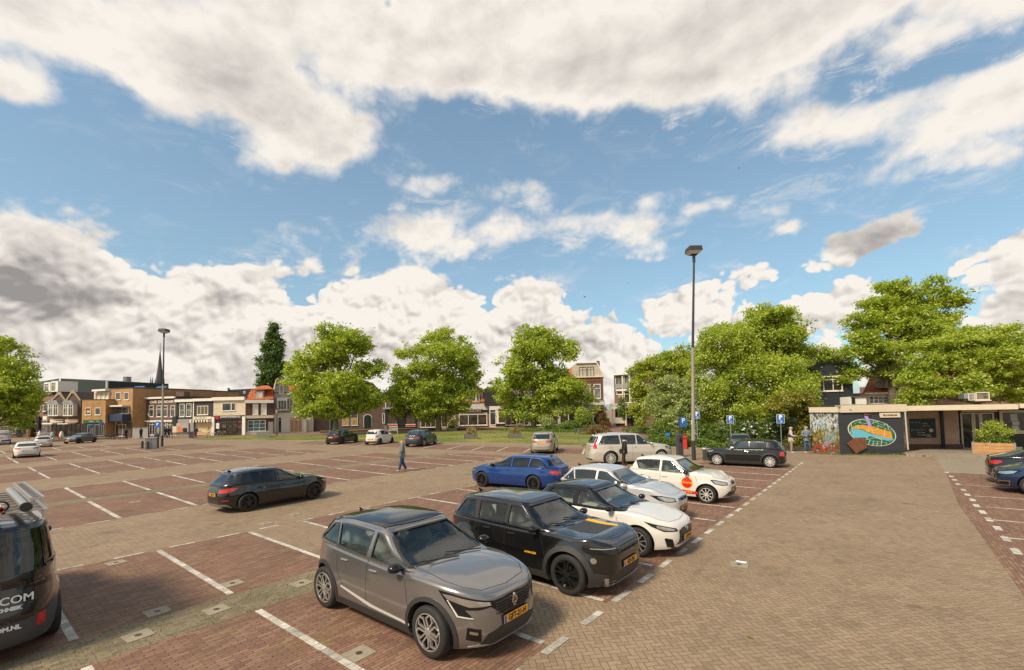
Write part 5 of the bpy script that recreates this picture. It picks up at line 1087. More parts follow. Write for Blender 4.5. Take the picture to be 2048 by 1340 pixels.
b.box('dormer', 262, 245, 430, 385, W_, .1, -2); b.poly('dormer_gable', [(250, 245), (340, 155), (428, 245)], W_, .2, -2); b.win(280, 262, 415, 385, 1, 1, W_, DKB, off0=.1); b.box('canopy', 85, 635, 612, 665, GRY, 1.4); b.box('shopfront', 85, 665, 640, 1000, ink, .04)
b.win(128, 700, 302, 915, 1, 1, ink, SHP, off0=.04); b.win(440, 700, 608, 910, 1, 1, ink, SHP, off0=.04); b.win(318, 700, 430, 940, 2, 1, ink, DKB, off0=.04)
for x0, x1 in ((128, 302), (440, 608)): b.box('stall_riser', x0, 912, x1, 965, CR, .12, .04); b.box('red_strip', x0+4, 934, x1-4, 957, REDP, .15, .12)
b.win(42, 740, 84, 910, 1, 1, W_, PAN); b.box('rain_pipe', 98, 520, 108, 640, W_, .2)
b = Bld('white fronted boutique row with orange mansard roof and a brown gable', Z6, 642, 91, 1872, 93, 560, 545, 10, LG, None, 'boutique_row', 'shop building')
b.box('roof_brown', 650, 330, 1320, 562, PL_brown, -.3, -4); b.box('window_bay', 1235, 370, 1320, 560, PL_brown, .0, -2); b.win(1240, 360, 1320, 440, 1, 1, W_, DKB); b.slope('roof', (1322, 556), (1840, 546), (1345, 370), (1780, 340), 1.5, T_or)
b.poly('gable', [(1480, 548), (1480, 330), (1590, 185), (1760, 330), (1760, 548)], B_brown, -.1, -4); b.poly('gable_boards', [(1472, 335), (1592, 180), (1770, 335), (1750, 345), (1590, 225), (1495, 345)], W_, .3, -.1); b.poly('gable_planks', [(1500, 330), (1590, 232), (1735, 330)], PL_brown, .05, -.1)
b.win(1518, 350, 1640, 548, 1, 1, W_, PAN, fw=.16, out=.14); b.win(1645, 402, 1695, 545, 1, 1, W_, DKB, fw=.12, out=.14); b.box('fascia', 645, 690, 1875, 718, DKB, .3); s_ = b.box('shop_sign', 1452, 675, 1758, 716, ink, .36, .3); b.text('Sound, Bar & Beauty', 1605, 700, 20, W_, .38, s_, shear=.3, bold=.01)
b.box('ground_floor', 645, 720, 1872, 985, B_brown, .03); b.win(690, 770, 955, 978, 3, 1, W_, SHP, off0=.03); b.win(1050, 770, 1155, 975, 1, 1, CR, SHP, off0=.03); b.box('shop_lintel', 690, 738, 1165, 770, pbr('pink_board', (.42, .30, .24), .6), .15); b.box('door', 1165, 735, 1292, 975, pbr('pink_door', (.50, .38, .31), .6), .12); b.win(1345, 752, 1830, 948, 3, 1, W_, SHP, fw=.16, out=.12, off0=.03); b.box('lintel', 1345, 722, 1830, 750, CR, .1)
s2 = b.box('shop_sign', 790, 705, 900, 728, ink, .34, .3); b.text('Sound', 845, 718, 12, W_, .36, s2, shear=.3)
b = Bld('dark roofed house with white ground floor and a green door', Z4, 92, 92, 440, 92, 825, 822, 10, W_, None)
b.poly('roof', [(40, 822), (40, 660), (70, 645), (430, 640), (440, 822)], T_dk, -.2, -8); b.win(95, 855, 150, 1005, 1, 1, W_, PAN, trans=.2); b.win(172, 872, 270, 988, 1, 1, W_, SHP, fw=.14); b.box('door', 275, 878, 328, 1005, GRN, .06); b.win(332, 888, 432, 982, 1, 1, W_, SHP, fw=.14); b.box('plinth', 152, 990, 436, 1015, DKB, .08); b.box('transom', 175, 848, 270, 872, DKB, .05)
b = Bld('tall brown brick building with a cream mansard gable and grey shop awning', Z5, -870, 88, 700, 86, 430, 436, 12, B_cafe, None, 'shop_building', 'shop building')
b.poly('gable', [(185, 436), (185, 262), (255, 208), (575, 198), (690, 405), (690, 436)], planks('cream_vertical', (.50, .43, .33), .25, .06, .75, True), .02, -.4); b.poly('gable_coping', [(250, 214), (255, 200), (580, 190), (700, 405), (688, 412), (570, 205)], W_, .3, 0); b.slope('roof', (-860, 430), (250, 436), (-760, 335), (252, 300), 3, T_dk); b.slope('orange_roof', (100, 436), (250, 436), (150, 300), (252, 225), 2.5, T_or)
b.win(300, 268, 416, 426, 2, 1, ink, CURT, trans=.3); b.win(430, 264, 536, 420, 2, 1, ink, CURT, trans=.3); b.box('cornice', -870, 432, 692, 446, W_, .3); b.win(368, 538, 482, 762, 1, 1, W_, CURT, trans=.3); b.win(530, 535, 642, 765, 1, 1, W_, CURT, fw=.14, trans=.3)
for k in range(12): m_ = MB(); c_ = b.P3(*b.uz(650-k*41, 466+k*1.0), .05); m_.tube([c_+b.U*(.17*math.cos(a))+Vector((0, 0, .14*math.sin(a))) for a in np.linspace(0, 5.6, 9)], .05, 5); m_.obj('roundel', pbr('roundel_orange', (.6, .16, .02), .6), b.root)
for x0 in (-760, -560, -330, -120, 100): b.win(x0, 540, x0+110, 760, 1, 1, W_, CURT, trans=.3)
b.box('chimney', 580, 165, 632, 300, B_brown, -.6, -1.6); b.box('shop_fascia', -480, 800, 700, 880, GRY, .2); b.slope('shop_awning', (-500, 968), (742, 935), (-480, 885), (700, 880), -.3, ZINC); b.box('awning_edge', -500, 942, 745, 966, ZINC, .35)
s_ = b.box('shop_sign', 205, 818, 692, 872, W_, .4, .25); b.text('BLADEREN', 372, 850, 20, ink, .42, s_, bold=.03)
b.box('ground_floor', -870, 968, 700, 1200, DKB, .03)
for x0, x1, mt in ((-480, -380, SHP), (-370, -250, SHP), (-240, -140, SHP), (-120, -20, SHP), (-10, 140, SHP), (300, 420, SHP), (515, 660, DKB)): b.win(x0, 975, x1, 1185, 1, 1, W_, mt, fw=.16, off0=.03)
b.win(-640, 975, -490, 1185, 2, 1, W_, SHP, off0=.03); b.win(-860, 975, -680, 1185, 2, 1, W_, SHP, off0=.03)
b = Bld('modern three storey flat building of brick with a tall white window grid', Z5, 872, 83, 1500, 78, 385, 355, 16, B_brown, None, 'apartment_block', 'apartment building')
b.box('roof', 862, 350, 1510, 378, W_, .6, -16); b.win(875, 395, 1000, 605, 1, 1, W_, CURT, fw=.1); b.win(1010, 392, 1110, 603, 1, 1, W_, CURT); b.win(1118, 388, 1300, 600, 2, 1, W_, PAN); b.box('floor_band', 890, 608, 1500, 635, W_, .3); b.box('balcony_rail', 885, 530, 1115, 605, GRY, .35, .3)
b.win(895, 655, 1005, 700, 1, 1, W_, DKB); b.box('wood_panel', 915, 705, 1003, 800, PLY, .05); b.win(1015, 650, 1110, 830, 1, 1, W_, DKB, trans=.25); b.win(1120, 650, 1300, 830, 2, 1, W_, PAN)
b.box('mullion', 993, 385, 1008, 840, W_, .35); b.box('mullion', 1104, 383, 1117, 840, W_, .35); b.box('terrace', 880, 840, 1180, 905, CR, 2.2, 0); b.box('terrace_front', 875, 905, 1160, 925, W_, 2.3, 0); b.win(925, 935, 1120, 1060, 2, 1, W_, DKB, off0=.1); b.box('shopfront', 885, 928, 1300, 1190, DKB, .05); b.box('pillar', 905, 925, 925, 1185, CR, 2.2, 2.0); b.box('pillar', 1118, 925, 1140, 1185, CR, 2.2, 2.0); b.box('low_wall', 925, 1060, 1120, 1150, CR, 2.1, 2.0)
# houses right, behind the trees
b = Bld('blue-black plank house with a wide white window behind the kiosk trees', ZR, -60, 52, 495, 50, 130, 118, 9, planks('planks_black', (.016, .022, .028), .2), ASPH)
b.win(128, 232, 378, 368, 3, 1, W_, DKB, fw=.10, trans=.25); b.win(-40, 232, 60, 368, 2, 1, W_, DKB)
b = Bld('cream cottage with an orange tiled roof behind the kiosk', ZR, 560, 52, 1050, 52, 385, 380, 7, CR, None, 'cottage', 'house')
b.slope('roof', (560, 385), (1050, 380), (640, 200), (1050, 195), 4, T_or); b.box('gutter', 555, 378, 1055, 392, W_, .4); b.win(615, 410, 780, 480, 4, 2, W_, PAN); b.box('pilaster', 775, 400, 818, 480, WEATH, .2); b.poly('gable', [(720, 340), (800, 180), (900, 340)], WEATH, .3, -1); b.win(880, 410, 1010, 480, 3, 2, W_, PAN)
b = Bld('brick house with an orange roof seen through the right-hand trees', ZR, 1050, 56, 2050, 56, 300, 290, 9, B_red, None, 'town_house', 'house'); b.slope('roof', (1050, 300), (2050, 290), (1150, 80), (2050, 60), 5, T_or)
for x0 in (1120, 1300, 1500, 1700): b.win(x0, 330, x0+90, 440, 2, 1)
# church and stacks, far away
def spire():
    r = empty('church', gd(318, 330), 0, 'distant church with a tall dark spire and four small pinnacles', 'church'); sc = 330/F_PX; Z0 = 330/F_PX*(hor(318)-780)+CAMH
    zt = lambda y: CAMH+(hor(318)-y)*sc
    mb = MB(); w = 7.0*sc; dk = pbr('slate_spire', (.055, .055, .062), .7, var=.15); st = pbr('spire_stone', (.16, .15, .14), .8, var=.2)
    mb.box((0, 0, zt(775)/2), (w*1.9, w*1.9, zt(775))); mb.obj('tower', st, r)
    for k in range(4): a = k*math.pi/2+.78; q = MB(); q.tube([(math.cos(a)*w*1.2, math.sin(a)*w*1.2, zt(778)), (math.cos(a)*w*1.2, math.sin(a)*w*1.2, zt(768)), (math.cos(a)*w*1.2, math.sin(a)*w*1.2, zt(755))], [1.4*sc, 1.4*sc, .05], 6); q.obj('pinnacle', dk, r)
    q = MB(); q.tube([(0, 0, zt(776)), (0, 0, zt(752)), (0, 0, zt(735)), (0, 0, zt(697))], [w*1.0, w*.85, w*.55, w*.05], 8); q.obj('spire', dk, r)
    q = MB(); q.tube([(0, 0, zt(698)), (0, 0, zt(683))], .12, 6); q.tube([(-.9, 0, zt(689)), (.9, 0, zt(689))], .1, 6); q.obj('cross', dk, r)
    for dx in (-18, -14.5):
        p = gd(318+dx, 330); q = MB(); q.tube([(0, 0, 0), (0, 0, zt(768)), (0, 0, zt(752))], [1.6*sc, 1.6*sc, .05], 6); o = q.obj('side_turret', dk, r); o.location = p-r.location
spire()
for k, (x, y0, lb) in enumerate(((266, 785, 'left solar panel rack on the orange brick roof'), (312, 775, 'right solar panel rack on the orange brick roof, below the spire'))):
    p = gd(x, 86); mb = MB(); sc = 86/F_PX; z = CAMH+(hor(x)-777)*sc; U = Vector((.78, .62, 0)); N = Vector((.62, -.78, 0))
    w, h = 10*sc, 9.5*sc; r = empty('solar_panel', (p.x, p.y, z-.3), 0, lb, 'solar panel', 'solar panels on the flat roofs'); a = -U*w; c = U*w
    mb.prism([a, c, c-N*1.6+Vector((0, 0, h)), a-N*1.6+Vector((0, 0, h))], N*.1); mb.obj('panel', pbr('solar_blue', (.035, .07, .16), .15, coat=1), r); q = MB(); q.bar(a*.8-N*1.5, a*.8-N*1.5+Vector((0, 0, h)), .08); q.bar(c*.8-N*1.5, c*.8-N*1.5+Vector((0, 0, h)), .08); q.obj('rack', alloy, r)
p = gd(252.5, 110); mb = MB(); mb.tube([(0, 0, 0), (0, 0, CAMH+(hor(252)-753)*110/F_PX)], .8, 12); o = mb.obj('metal_flue', pbr('flue_metal', (.25, .25, .24), .5, .6), None, True); o.location = p; tag(o, 'tall slim metal flue left of the church spire', 'flue')
# ---------------------------------------------------------------- kiosk on the right
ZK = (1600, 780, 8.904); ZM = (1800, 780, 8.258)
CRK = pbr('kiosk_cream', (.60, .51, .37), .55, var=.06)
def mural():
    m = bpy.data.materials.new('flower_mural'); m.use_nodes = True; t = NT(m.node_tree); b = m.node_tree.nodes['Principled BSDF']
    p = t.n('ShaderNodeNewGeometry').outputs['Position']; z = t.n('ShaderNodeSeparateXYZ', inp={0: p}).outputs[2]; pv = t.v('MULTIPLY', p, (1, 1, .55))
    n1 = t.noise(pv, 9, 5, .8); n2 = t.n('ShaderNodeTexVoronoi', inp={'Vector': pv, 'Scale': 9.0}); n3 = t.noise(p, 2.2, 4, .6); n4 = t.n('ShaderNodeTexVoronoi', inp={'Vector': p, 'Scale': 12.0})
    bw = t.n('ShaderNodeValToRGB', inp={0: n1}); e = bw.color_ramp.elements; e[0].position = .44; e[0].color = (.03, .03, .03, 1); e[1].position = .56; e[1].color = (.55, .55, .50, 1)
    lf = t.n('ShaderNodeValToRGB', inp={0: n1}); e = lf.color_ramp.elements; e[0].position = .4; e[0].color = (.02, .05, .015, 1); e[1].position = .6; e[1].color = (.42, .30, .05, 1); x = e.new(.5); x.color = (.12, .10, .02, 1)
    sx = t.n('ShaderNodeSeparateColor', inp={0: n4.outputs['Color']})
    fl = t.n('ShaderNodeValToRGB', inp={0: sx.outputs[0]}); e = fl.color_ramp.elements; e[0].color = (.38, .015, .012, 1); e[1].color = (.42, .22, .03, 1); x = e.new(.35); x.color = (.03, .07, .02, 1); x = e.new(.6); x.color = (.14, .10, .03, 1); x = e.new(.88); x.color = (.45, .36, .28, 1); fl.color_ramp.interpolation = 'CONSTANT'
    c = t.mix(t.mr(t.m('ADD', z, t.m('MULTIPLY', n3, 1.6)), 2.1, 2.6), lf.outputs[0], bw.outputs[0]); c = t.mix(t.mr(t.m('ADD', z, n3), 1.35, 1.15, 0, 1), c, fl.outputs[0])
    sk = t.mr(t.noise(p, 1.2, 3, .5), .52, .62); c = t.mix(t.m('MULTIPLY', sk, .35), c, (.25, .45, .55))
    t.t.links.new(c, b.inputs['Base Color']); b.inputs['Roughness'].default_value = .7; return m
MUR = mural()
k1 = Bld('low flat roofed kiosk with cream fascia, flower mural and a painted town map', ZK, 205, 31.1, 715, 29.25, 395, 380, 2.5, MUR, None, 'kiosk', 'kiosk', wname='mural_wall'); KR = k1.root
k2 = Bld('', ZK, 716, 29.25, 1870, 28.8, 380, 360, 1.6, PL_kiosk, None, root=KR, wname='plank_wall')
k3 = Bld('', ZM, 60, 31.6, 1000, 30.6, 330, 310, 8, B_kiosk, None, root=KR, wname='brick_wall'); k4 = Bld('', ZM, 1001, 30.9, 2900, 28.2, 300, 230, 8, DKB, None, root=KR, wname='shop_wall')
k1.box('fascia', 180, 305, 700, 398, CRK, .12, -.3); k2.box('fascia', 700, 262, 1880, 392, CRK, .12, -.5)
kf = Bld('', ZM, -50, 29.6, 3000, 26.2, 340, 250, .3, CRK, None, root=KR, base=3.05, wname='fascia'); print('KF', kf.h0, kf.h1, k1.h0, k2.h0, k2.h1); kf.slab('roof', [(0.4, 2.95), (kf.L, 2.95), (kf.L, 3.03), (.4, 3.03)], 9, -9.3, ASPH)
kf.box('awning_cassette', 10, 258, 1880, 330, CRK, .45, .1); kf.box('awning_cassette', 1905, 215, 3000, 290, CRK, .45, .1)
k2.box('roof_deck', 700, 255, 1880, 262, ASPH, .1, -5); k1.box('roof_deck', 190, 298, 715, 305, ASPH, .1, -3.8)
k3.box('plinth', 110, 895, 1045, 1010, B_plinth, .03); bd = k3.poly('chalkboard', [(150, 478), (575, 465), (597, 788), (175, 792)], ink, .05); k3.poly('downpipe', [(645, 335), (692, 332), (735, 985), (690, 985)], ink, .14)
chw = pbr('chalk_white', (.45, .48, .45), .9); cht = pbr('chalk_teal', (.10, .32, .32), .9); chy = pbr('chalk_yellow', (.40, .40, .18), .9)
for t_, x, y, h, mt in (('16 mei', 238, 532, 27, cht), ('Lunch', 400, 552, 15, chw), ('gezellig', 420, 588, 15, chy), ('30 mei', 250, 660, 27, cht), ('fiets', 375, 655, 18, pbr('chalk_pink', (.4, .2, .22), .9)), ('kom langs', 340, 700, 14, chw), ('Terrasjestijd', 390, 738, 18, chy), ('koffie', 470, 765, 14, chw)): k3.text(t_, x, y, h*1.35, mt, .055, bd, bold=.01)
k3.poly('chalk_drawing', [(465, 660), (500, 632), (535, 650), (545, 680), (500, 700)], chw, .057, .05, bd)
# rain pipe
q = MB(); q.tube([k2.P3(*k2.uz(1850, 392), .1), k2.P3(*k2.uz(1880, 780), .1), k2.P3(*k2.uz(1905, 1060), .1)], .045, 8); q.obj('rain_pipe', pbr('pipe_pale', (.42, .43, .36), .5), KR, True)
# glazed front
k4.win(1003, 372, 1215, 985, 1, 1, CRK, PAN, fw=.09, out=.12); k4.win(1216, 372, 1335, 985, 1, 1, CRK, PAN, fw=.09, out=.12); k4.win(1336, 370, 1560, 985, 1, 1, CRK, PAN, fw=.09, out=.12); k4.box('lintel', 1003, 312, 1600, 360, CRK, .12); k4.box('sill', 1003, 955, 1230, 982, W_, .14)
k4.win(1640, 330, 2900, 705, 2, 1, CRK, PAN, fw=.14, out=.12); k4.box('column', 1640, 705, 1715, 985, CRK, .12); k4.box('sill', 1715, 945, 2900, 972, W_, .14)
for x, y in ((1815, 398), (1822, 450), (1850, 520), (1840, 590), (1860, 640)): k4.poly('poster', [(x, y), (x+115, y+(-6)), (x+125, y+55), (x+10, y+60)], pbr('paper', (.5, .5, .47), .7), .02, .012)
# town map on the planks
def kz(x, y): return k2.uz((1725+x/13.4-1600)*8.904, (815+y/13.4-780)*8.904)
def e2(k, n=40, c=(1278, 757), a=438, b_=228, rot=R_(13)): return [(c[0]+a*k*math.cos(t_)*math.cos(rot)-b_*k*math.sin(t_)*math.sin(rot), c[1]+a*k*math.cos(t_)*math.sin(rot)+b_*k*math.sin(t_)*math.cos(rot)) for t_ in np.linspace(0, 2*math.pi, n+1)[:-1]]
mg = pbr('map_green', (.008, .12, .055), .5); mo_ = pbr('map_orange', (.62, .27, .012), .5); mb_ = pbr('map_blue', (.12, .42, .55), .5); mw = pbr('map_white', (.66, .62, .54), .5)
mp = empty('painted_map', KR.location, 0); mp.parent = KR; mp.location = (0, 0, 0)
def kp(name, pts, mat, o1, o0): return k2.slab(name, [k2.uz(*p) for p in pts], o1-o0, o0, mat, mp)
kp('map_border', e2(1.0), mw, .020, .003); kp('map_field', e2(.965), mg, .026, .018)
kp('map_water', [(912, 690), (1010, 695), (1100, 712), (1250, 780), (1420, 820), (1560, 850), (1640, 865), (1640, 690), (1665, 720), (1700, 800), (1660, 870), (1640, 915), (1560, 900), (1480, 880), (1230, 822), (1195, 890), (1175, 905), (1200, 975), (1170, 965), (1000, 880), (930, 820), (880, 760)][0:3]+[(1250, 780), (1420, 820), (1560, 850), (1650, 870), (1670, 900), (1560, 895), (1400, 865), (1230, 820), (1160, 905), (1195, 985), (1080, 940), (980, 875), (915, 800)], mb_, .032, .024)
kp('map_district', [(915, 690), (925, 660), (1000, 625), (1150, 628), (1260, 645), (1380, 680), (1500, 715), (1620, 745), (1640, 870), (1490, 835), (1300, 785), (1200, 745), (1100, 700), (1000, 690)], mo_, .036, .030)
ln = MB()
for L_ in (((1030, 625), (1030, 690)), ((1100, 628), (1100, 665), (1170, 680), (1190, 720), (1180, 745)), ((1215, 640), (1225, 700), (1210, 750)), ((1250, 645), (1300, 785)), ((1260, 645), (1370, 660), (1390, 690), (1370, 715), (1270, 725)), ((1510, 680), (1490, 835)), ((1310, 765), (1450, 790), (1600, 810), (1620, 850)), ((1390, 625), (1380, 650), (1510, 685), (1620, 740)), ((1060, 545), (1060, 590), (1120, 610), (1180, 590)), ((1130, 535), (1170, 560), (1260, 560)), ((960, 580), (980, 610)), ((910, 600), (915, 690)), ((905, 720), (890, 790)), ((1300, 535), (1300, 590), (1270, 600)), ((1290, 590), (1400, 555), (1520, 600), (1490, 630), (1410, 610), (1340, 570)), ((1540, 600), (1570, 700), (1640, 700)), ((1600, 660), (1625, 690)), ((1345, 850), (1450, 880), (1600, 915), (1590, 925)), ((1170, 885), (1345, 850)), ((1240, 880), (1210, 975)), ((1250, 905), (1310, 910), (1530, 935), (1525, 975)), ((1300, 905), (1290, 995)), ((1370, 912), (1365, 1003)), ((1450, 870), (1440, 1003)), ((1300, 960), (1440, 965)), ((1350, 860), (1510, 895)), ((870, 640), (910, 640)), ((880, 700), (905, 700)), ((1000, 570), (1090, 590)), ((1400, 640), (1480, 660))):
    for a, c in zip(L_[:-1], L_[1:]): ln.bar(k2.P3(*k2.uz(*a), .040), k2.P3(*k2.uz(*c), .040), .035, .012)
ln.obj('map_roads', mw, mp)
kp('purple_bar', [(1130, 455), (1200, 468), (1265, 640), (1210, 645)], pbr('map_purple', (.36, .26, .62), .5), .06, .045)
wood = pbr('carved_wood', (.15, .055, .022), .7, var=.5, vscale=8, bump=.6, bscale=14); k2.poly('wooden_board', [(965, 850), (1150, 842), (1170, 1025), (975, 1128), (818, 955)], wood, .14, .04)
k2.poly('bird_ornament', [(1105, 408), (1165, 425), (1260, 432), (1210, 452), (1140, 445)], wood, .10, .03); s_ = k2.poly('name_board', [(1400, 408), (1765, 402), (1775, 485), (1418, 492)], CRK, .08, .02); k2.text('Burchtkiosk', 1588, 446, 34, pbr('sign_brown', (.10, .025, .015), .6), .085, s_, bold=.015, sx=1.0)
k2.box('fascia_vent', 858, 340, 892, 362, GRY, .15)
# roof box of glass and chimney
b = Bld('small cream glazed roof lantern standing on the kiosk roof', ZM, 1115, 30, 1480, 29.5, 55, 25, 1.0, pbr('lantern_metal', (.30, .31, .31), .4, .5), None, 'roof_lantern', 'roof lantern', base=3.45); b.win(1120, 60, 1235, 172, 1, 1, CRK, CURT, fw=.05); b.win(1240, 35, 1475, 165, 1, 1, CRK, pane_mat('lantern_glass_brown', (.12, .10, .07)), fw=.06)
b = Bld('white rendered chimney block with a dark cap behind the kiosk roof', ZR, 460, 36, 615, 36, 420, 410, 1, W_, None, 'chimney_block', 'chimney', base=2.5); b.box('cap', 452, 408, 620, 420, B_plinth, .1); b.box('vent', 460, 425, 490, 480, DKB, .04)
# kerbs, pavement, lawn
def slabz(name, pts, mat, z0, z1, kind='structure'):
    mb = MB(); mb.prism([(x, y, z1) for x, y in pts], (0, 0, z0-z1)); o = mb.obj(name, mat); o['kind'] = kind; return o
slabz('kiosk_pavement', [(1.0, 36.6), (2.5, 37.05), (6.05, 38.0), (16, 41.2), (14, 47), (3, 43.5), (.9, 38.4)], walk_m, 0, .12)
slabz('kerb', [(2.3, 36.86), (6.05, 37.85), (16, 41.02), (16, 41.2), (6.05, 38.0), (2.35, 37.03)], pbr('kerb_stone', (.24, .20, .15), .8, var=.2), 0, .125)
grass_m = bpy.data.materials.new('lawn'); grass_m.use_nodes = True
_t = NT(grass_m.node_tree); _p = _t.n('ShaderNodeNewGeometry').outputs['Position']; _n = _t.noise(_p, .16, 5, .65); _n2 = _t.noise(_p, 5, 5, .7)
_c = _t.n('ShaderNodeValToRGB', inp={0: _t.m('ADD', _t.m('MULTIPLY', _n, .75), _t.m('MULTIPLY', _n2, .25))}); _e = _c.color_ramp.elements; _e[0].position = .38; _e[0].color = (.055, .10, .014, 1); _e[1].position = .62; _e[1].color = (.30, .235, .06, 1); _x = _e.new(.5); _x.color = (.15, .17, .03, 1)
_b = grass_m.node_tree.nodes['Principled BSDF']; _t.t.links.new(_c.outputs[0], _b.inputs['Base Color']); _b.inputs['Roughness'].default_value = .9
LAWN = [(-75, 21.5), (-57, 28.1), (-46, 30.6), (-36.4, 32.5), (-29.6, 34.7), (-20.5, 35.07), (-22.5, 40), (-26, 48), (-31, 55), (-38.5, 63.5), (-46, 60), (-53, 55), (-58, 47), (-66, 38), (-80, 28)]
slabz('lawn', LAWN, grass_m, 0, .05)
kb = [(-75, 21.5), (-57, 28.1), (-46, 30.6), (-36.4, 32.5), (-29.6, 34.7), (-20.5, 35.07)]; slabz('kerb', kb+[(x+.05, y-.16) for x, y in reversed(kb)], MATS['kerb_stone'], 0, .09)
hk = [(-18, 40), (-16.2, 37.8), (-14.3, 36.9), (-10.6, 36.6), (-5.1, 36.4), (-3.7, 37.0)]; slabz('planting_bed', hk+[(-1, 42), (-4, 60), (-26, 62), (-20, 50)], pbr('soil', (.05, .04, .025), .95, var=.3), 0, .10)
slabz('kerb', [(x, y-.14) for x, y in hk]+list(reversed(hk)), MATS['kerb_stone'], 0, .11)
sheet('path', [[(-20.5, 35.0), (-18.2, 39.8), (-20, 50), (-26, 62), (-36, 76), (-46, 74), (-38.5, 63.5), (-31, 55), (-26, 48), (-22.5, 40)]], path_m, .012)
sheet('street', [[(-38, 63.8), (-46, 60.4), (-53, 55.4), (-58, 47.4), (-66, 38.4), (-80, 28.4), (-96, 20), (-150, 8), (-160, 24), (-110, 44), (-70, 80), (-44, 100), (-30, 90)]], path_m, .010)
sheet('foot_path', [[(-31.5, 53.8), (-36.5, 52.5), (-44, 48.5), (-43.4, 47.2), (-36, 51), (-31, 52.4)]], MATS['walk_pavers'], .058)
# ---------------------------------------------------------------- trees and plants
def leaf_mat(name, c0, c1, c2, trans=.5):
    m = bpy.data.materials.new(name); m.use_nodes = True; t = NT(m.node_tree); m.node_tree.nodes.clear(); geo = t.n('ShaderNodeNewGeometry')
    cr = t.n('ShaderNodeValToRGB', inp={0: t.m('ADD', t.m('MULTIPLY', geo.outputs['Random Per Island'], .6), t.m('MULTIPLY', t.noise(geo.outputs['Position'], .35, 3, .6), .5))}); e = cr.color_ramp.elements
    e[0].position = .1; e[0].color = (*c0, 1); e[1].position = .85; e[1].color = (*c2, 1); x = e.new(.5); x.color = (*c1, 1)
    d = t.n('ShaderNodeBsdfDiffuse', inp={0: cr.outputs[0]}); tr = t.n('ShaderNodeBsdfTranslucent', inp={0: t.mix(1.0, cr.outputs[0], (1.25, 1.15, .5), 'MULTIPLY')}); gl = t.n('ShaderNodeBsdfGlossy', inp={'Roughness': .45, 'Color': (.8, .85, .7, 1)})
    a = t.n('ShaderNodeMixShader', inp={0: trans, 1: d.outputs[0], 2: tr.outputs[0]}); b = t.n('ShaderNodeMixShader', inp={0: .06, 1: a.outputs[0], 2: gl.outputs[0]}); o = t.n('ShaderNodeOutputMaterial'); t.t.links.new(b.outputs[0], o.inputs[0]); MATS[name] = m; return m
L_lime = leaf_mat('leaf_lime', (.15, .235, .02), (.32, .43, .03), (.54, .59, .06)); L_dark = leaf_mat('leaf_dark', (.05, .105, .02), (.10, .18, .032), (.17, .26, .05)); L_olive = leaf_mat('leaf_olive', (.16, .24, .022), (.33, .41, .035), (.50, .53, .07))
L_fresh = leaf_mat('leaf_fresh', (.16, .25, .024), (.34, .45, .034), (.56, .60, .09)); L_elder = leaf_mat('leaf_elder', (.12, .19, .035), (.27, .36, .08), (.60, .60, .32)); L_hedge = leaf_mat('leaf_hedge', (.06, .12, .014), (.14, .23, .025), (.25, .33, .045)); L_yel = leaf_mat('leaf_yellow_green', (.11, .13, .01), (.24, .24, .015), (.40, .36, .03)); L_rust = leaf_mat('leaf_rust', (.10, .05, .015), (.22, .12, .04), (.32, .24, .09)); L_dry = leaf_mat('leaf_dry', (.22, .16, .06), (.34, .26, .10), (.42, .34, .15))
bark = pbr('bark', (.13, .10, .07), .9, var=.35, vscale=3, bump=.7, bscale=9)
F_el = pbr('petal_white', (.75, .72, .62), .7); F_red = pbr('petal_red', (.45, .02, .02), .7)
def leaves(lobes, n, size, seed, up=.55, cl=.55, per=30, spiky=0.0):
    "lobes: (centre, rx, ry, rz); leaf clumps through the crown's volume; returns vertex and face arrays"
    rg = np.random.default_rng(seed)
    if len(lobes) > 3:
        sub = []
        for c, a, b, h in lobes:
            for _ in range(8):
                d = rg.normal(size=3); d /= np.linalg.norm(d); q = rg.uniform(.35, .95); f = rg.uniform(.46, .70); sub.append((Vector(c)+Vector((d[0]*a*q, d[1]*b*q, d[2]*h*q)), a*f*1.1, b*f*1.1, h*f*rg.uniform(.6, .95)))
        lobes = sub
    vol = np.array([l[1]*l[2]*l[3] for l in lobes])**.72; w = vol/vol.sum(); nc = max(1, n//per)
    idx = rg.choice(len(lobes), nc, p=w); C = np.array([tuple(l[0]) for l in lobes])[idx]; Rr = np.array([l[1:4] for l in lobes])[idx]
    d = rg.normal(size=(nc, 3)); d /= np.linalg.norm(d, axis=1)[:, None]; r = rg.uniform(.25, 1.0, nc)**.40; r *= 1+rg.normal(size=nc)*.13
    P = C+d*Rr*r[:, None]; cs = cl*rg.uniform(.6, 1.35, nc)
    k = np.repeat(np.arange(nc), per); off = rg.normal(size=(nc*per, 3))*np.array([.55, .55, .36+spiky*.4])*cs[k][:, None]; Q = P[k]+off
    if spiky: Q += np.abs(rg.normal(size=len(Q)))[:, None]*np.array([.35, .1, .5])*cs[k][:, None]*spiky
    nrm = rg.normal(size=Q.shape)*.75+d[k]*.5+np.array([0, 0, up]); nrm /= np.linalg.norm(nrm, axis=1)[:, None]
    t1 = np.cross(nrm, rg.normal(size=Q.shape)); t1 /= np.linalg.norm(t1, axis=1)[:, None]; t2 = np.cross(nrm, t1); s = size*rg.uniform(.6, 1.3, len(Q))[:, None]
    V = np.stack([Q-t1*s, Q+t2*s*.62+nrm*s*.12, Q+t1*s, Q-t2*s*.62+nrm*s*.12], 1).reshape(-1, 3); return V, P
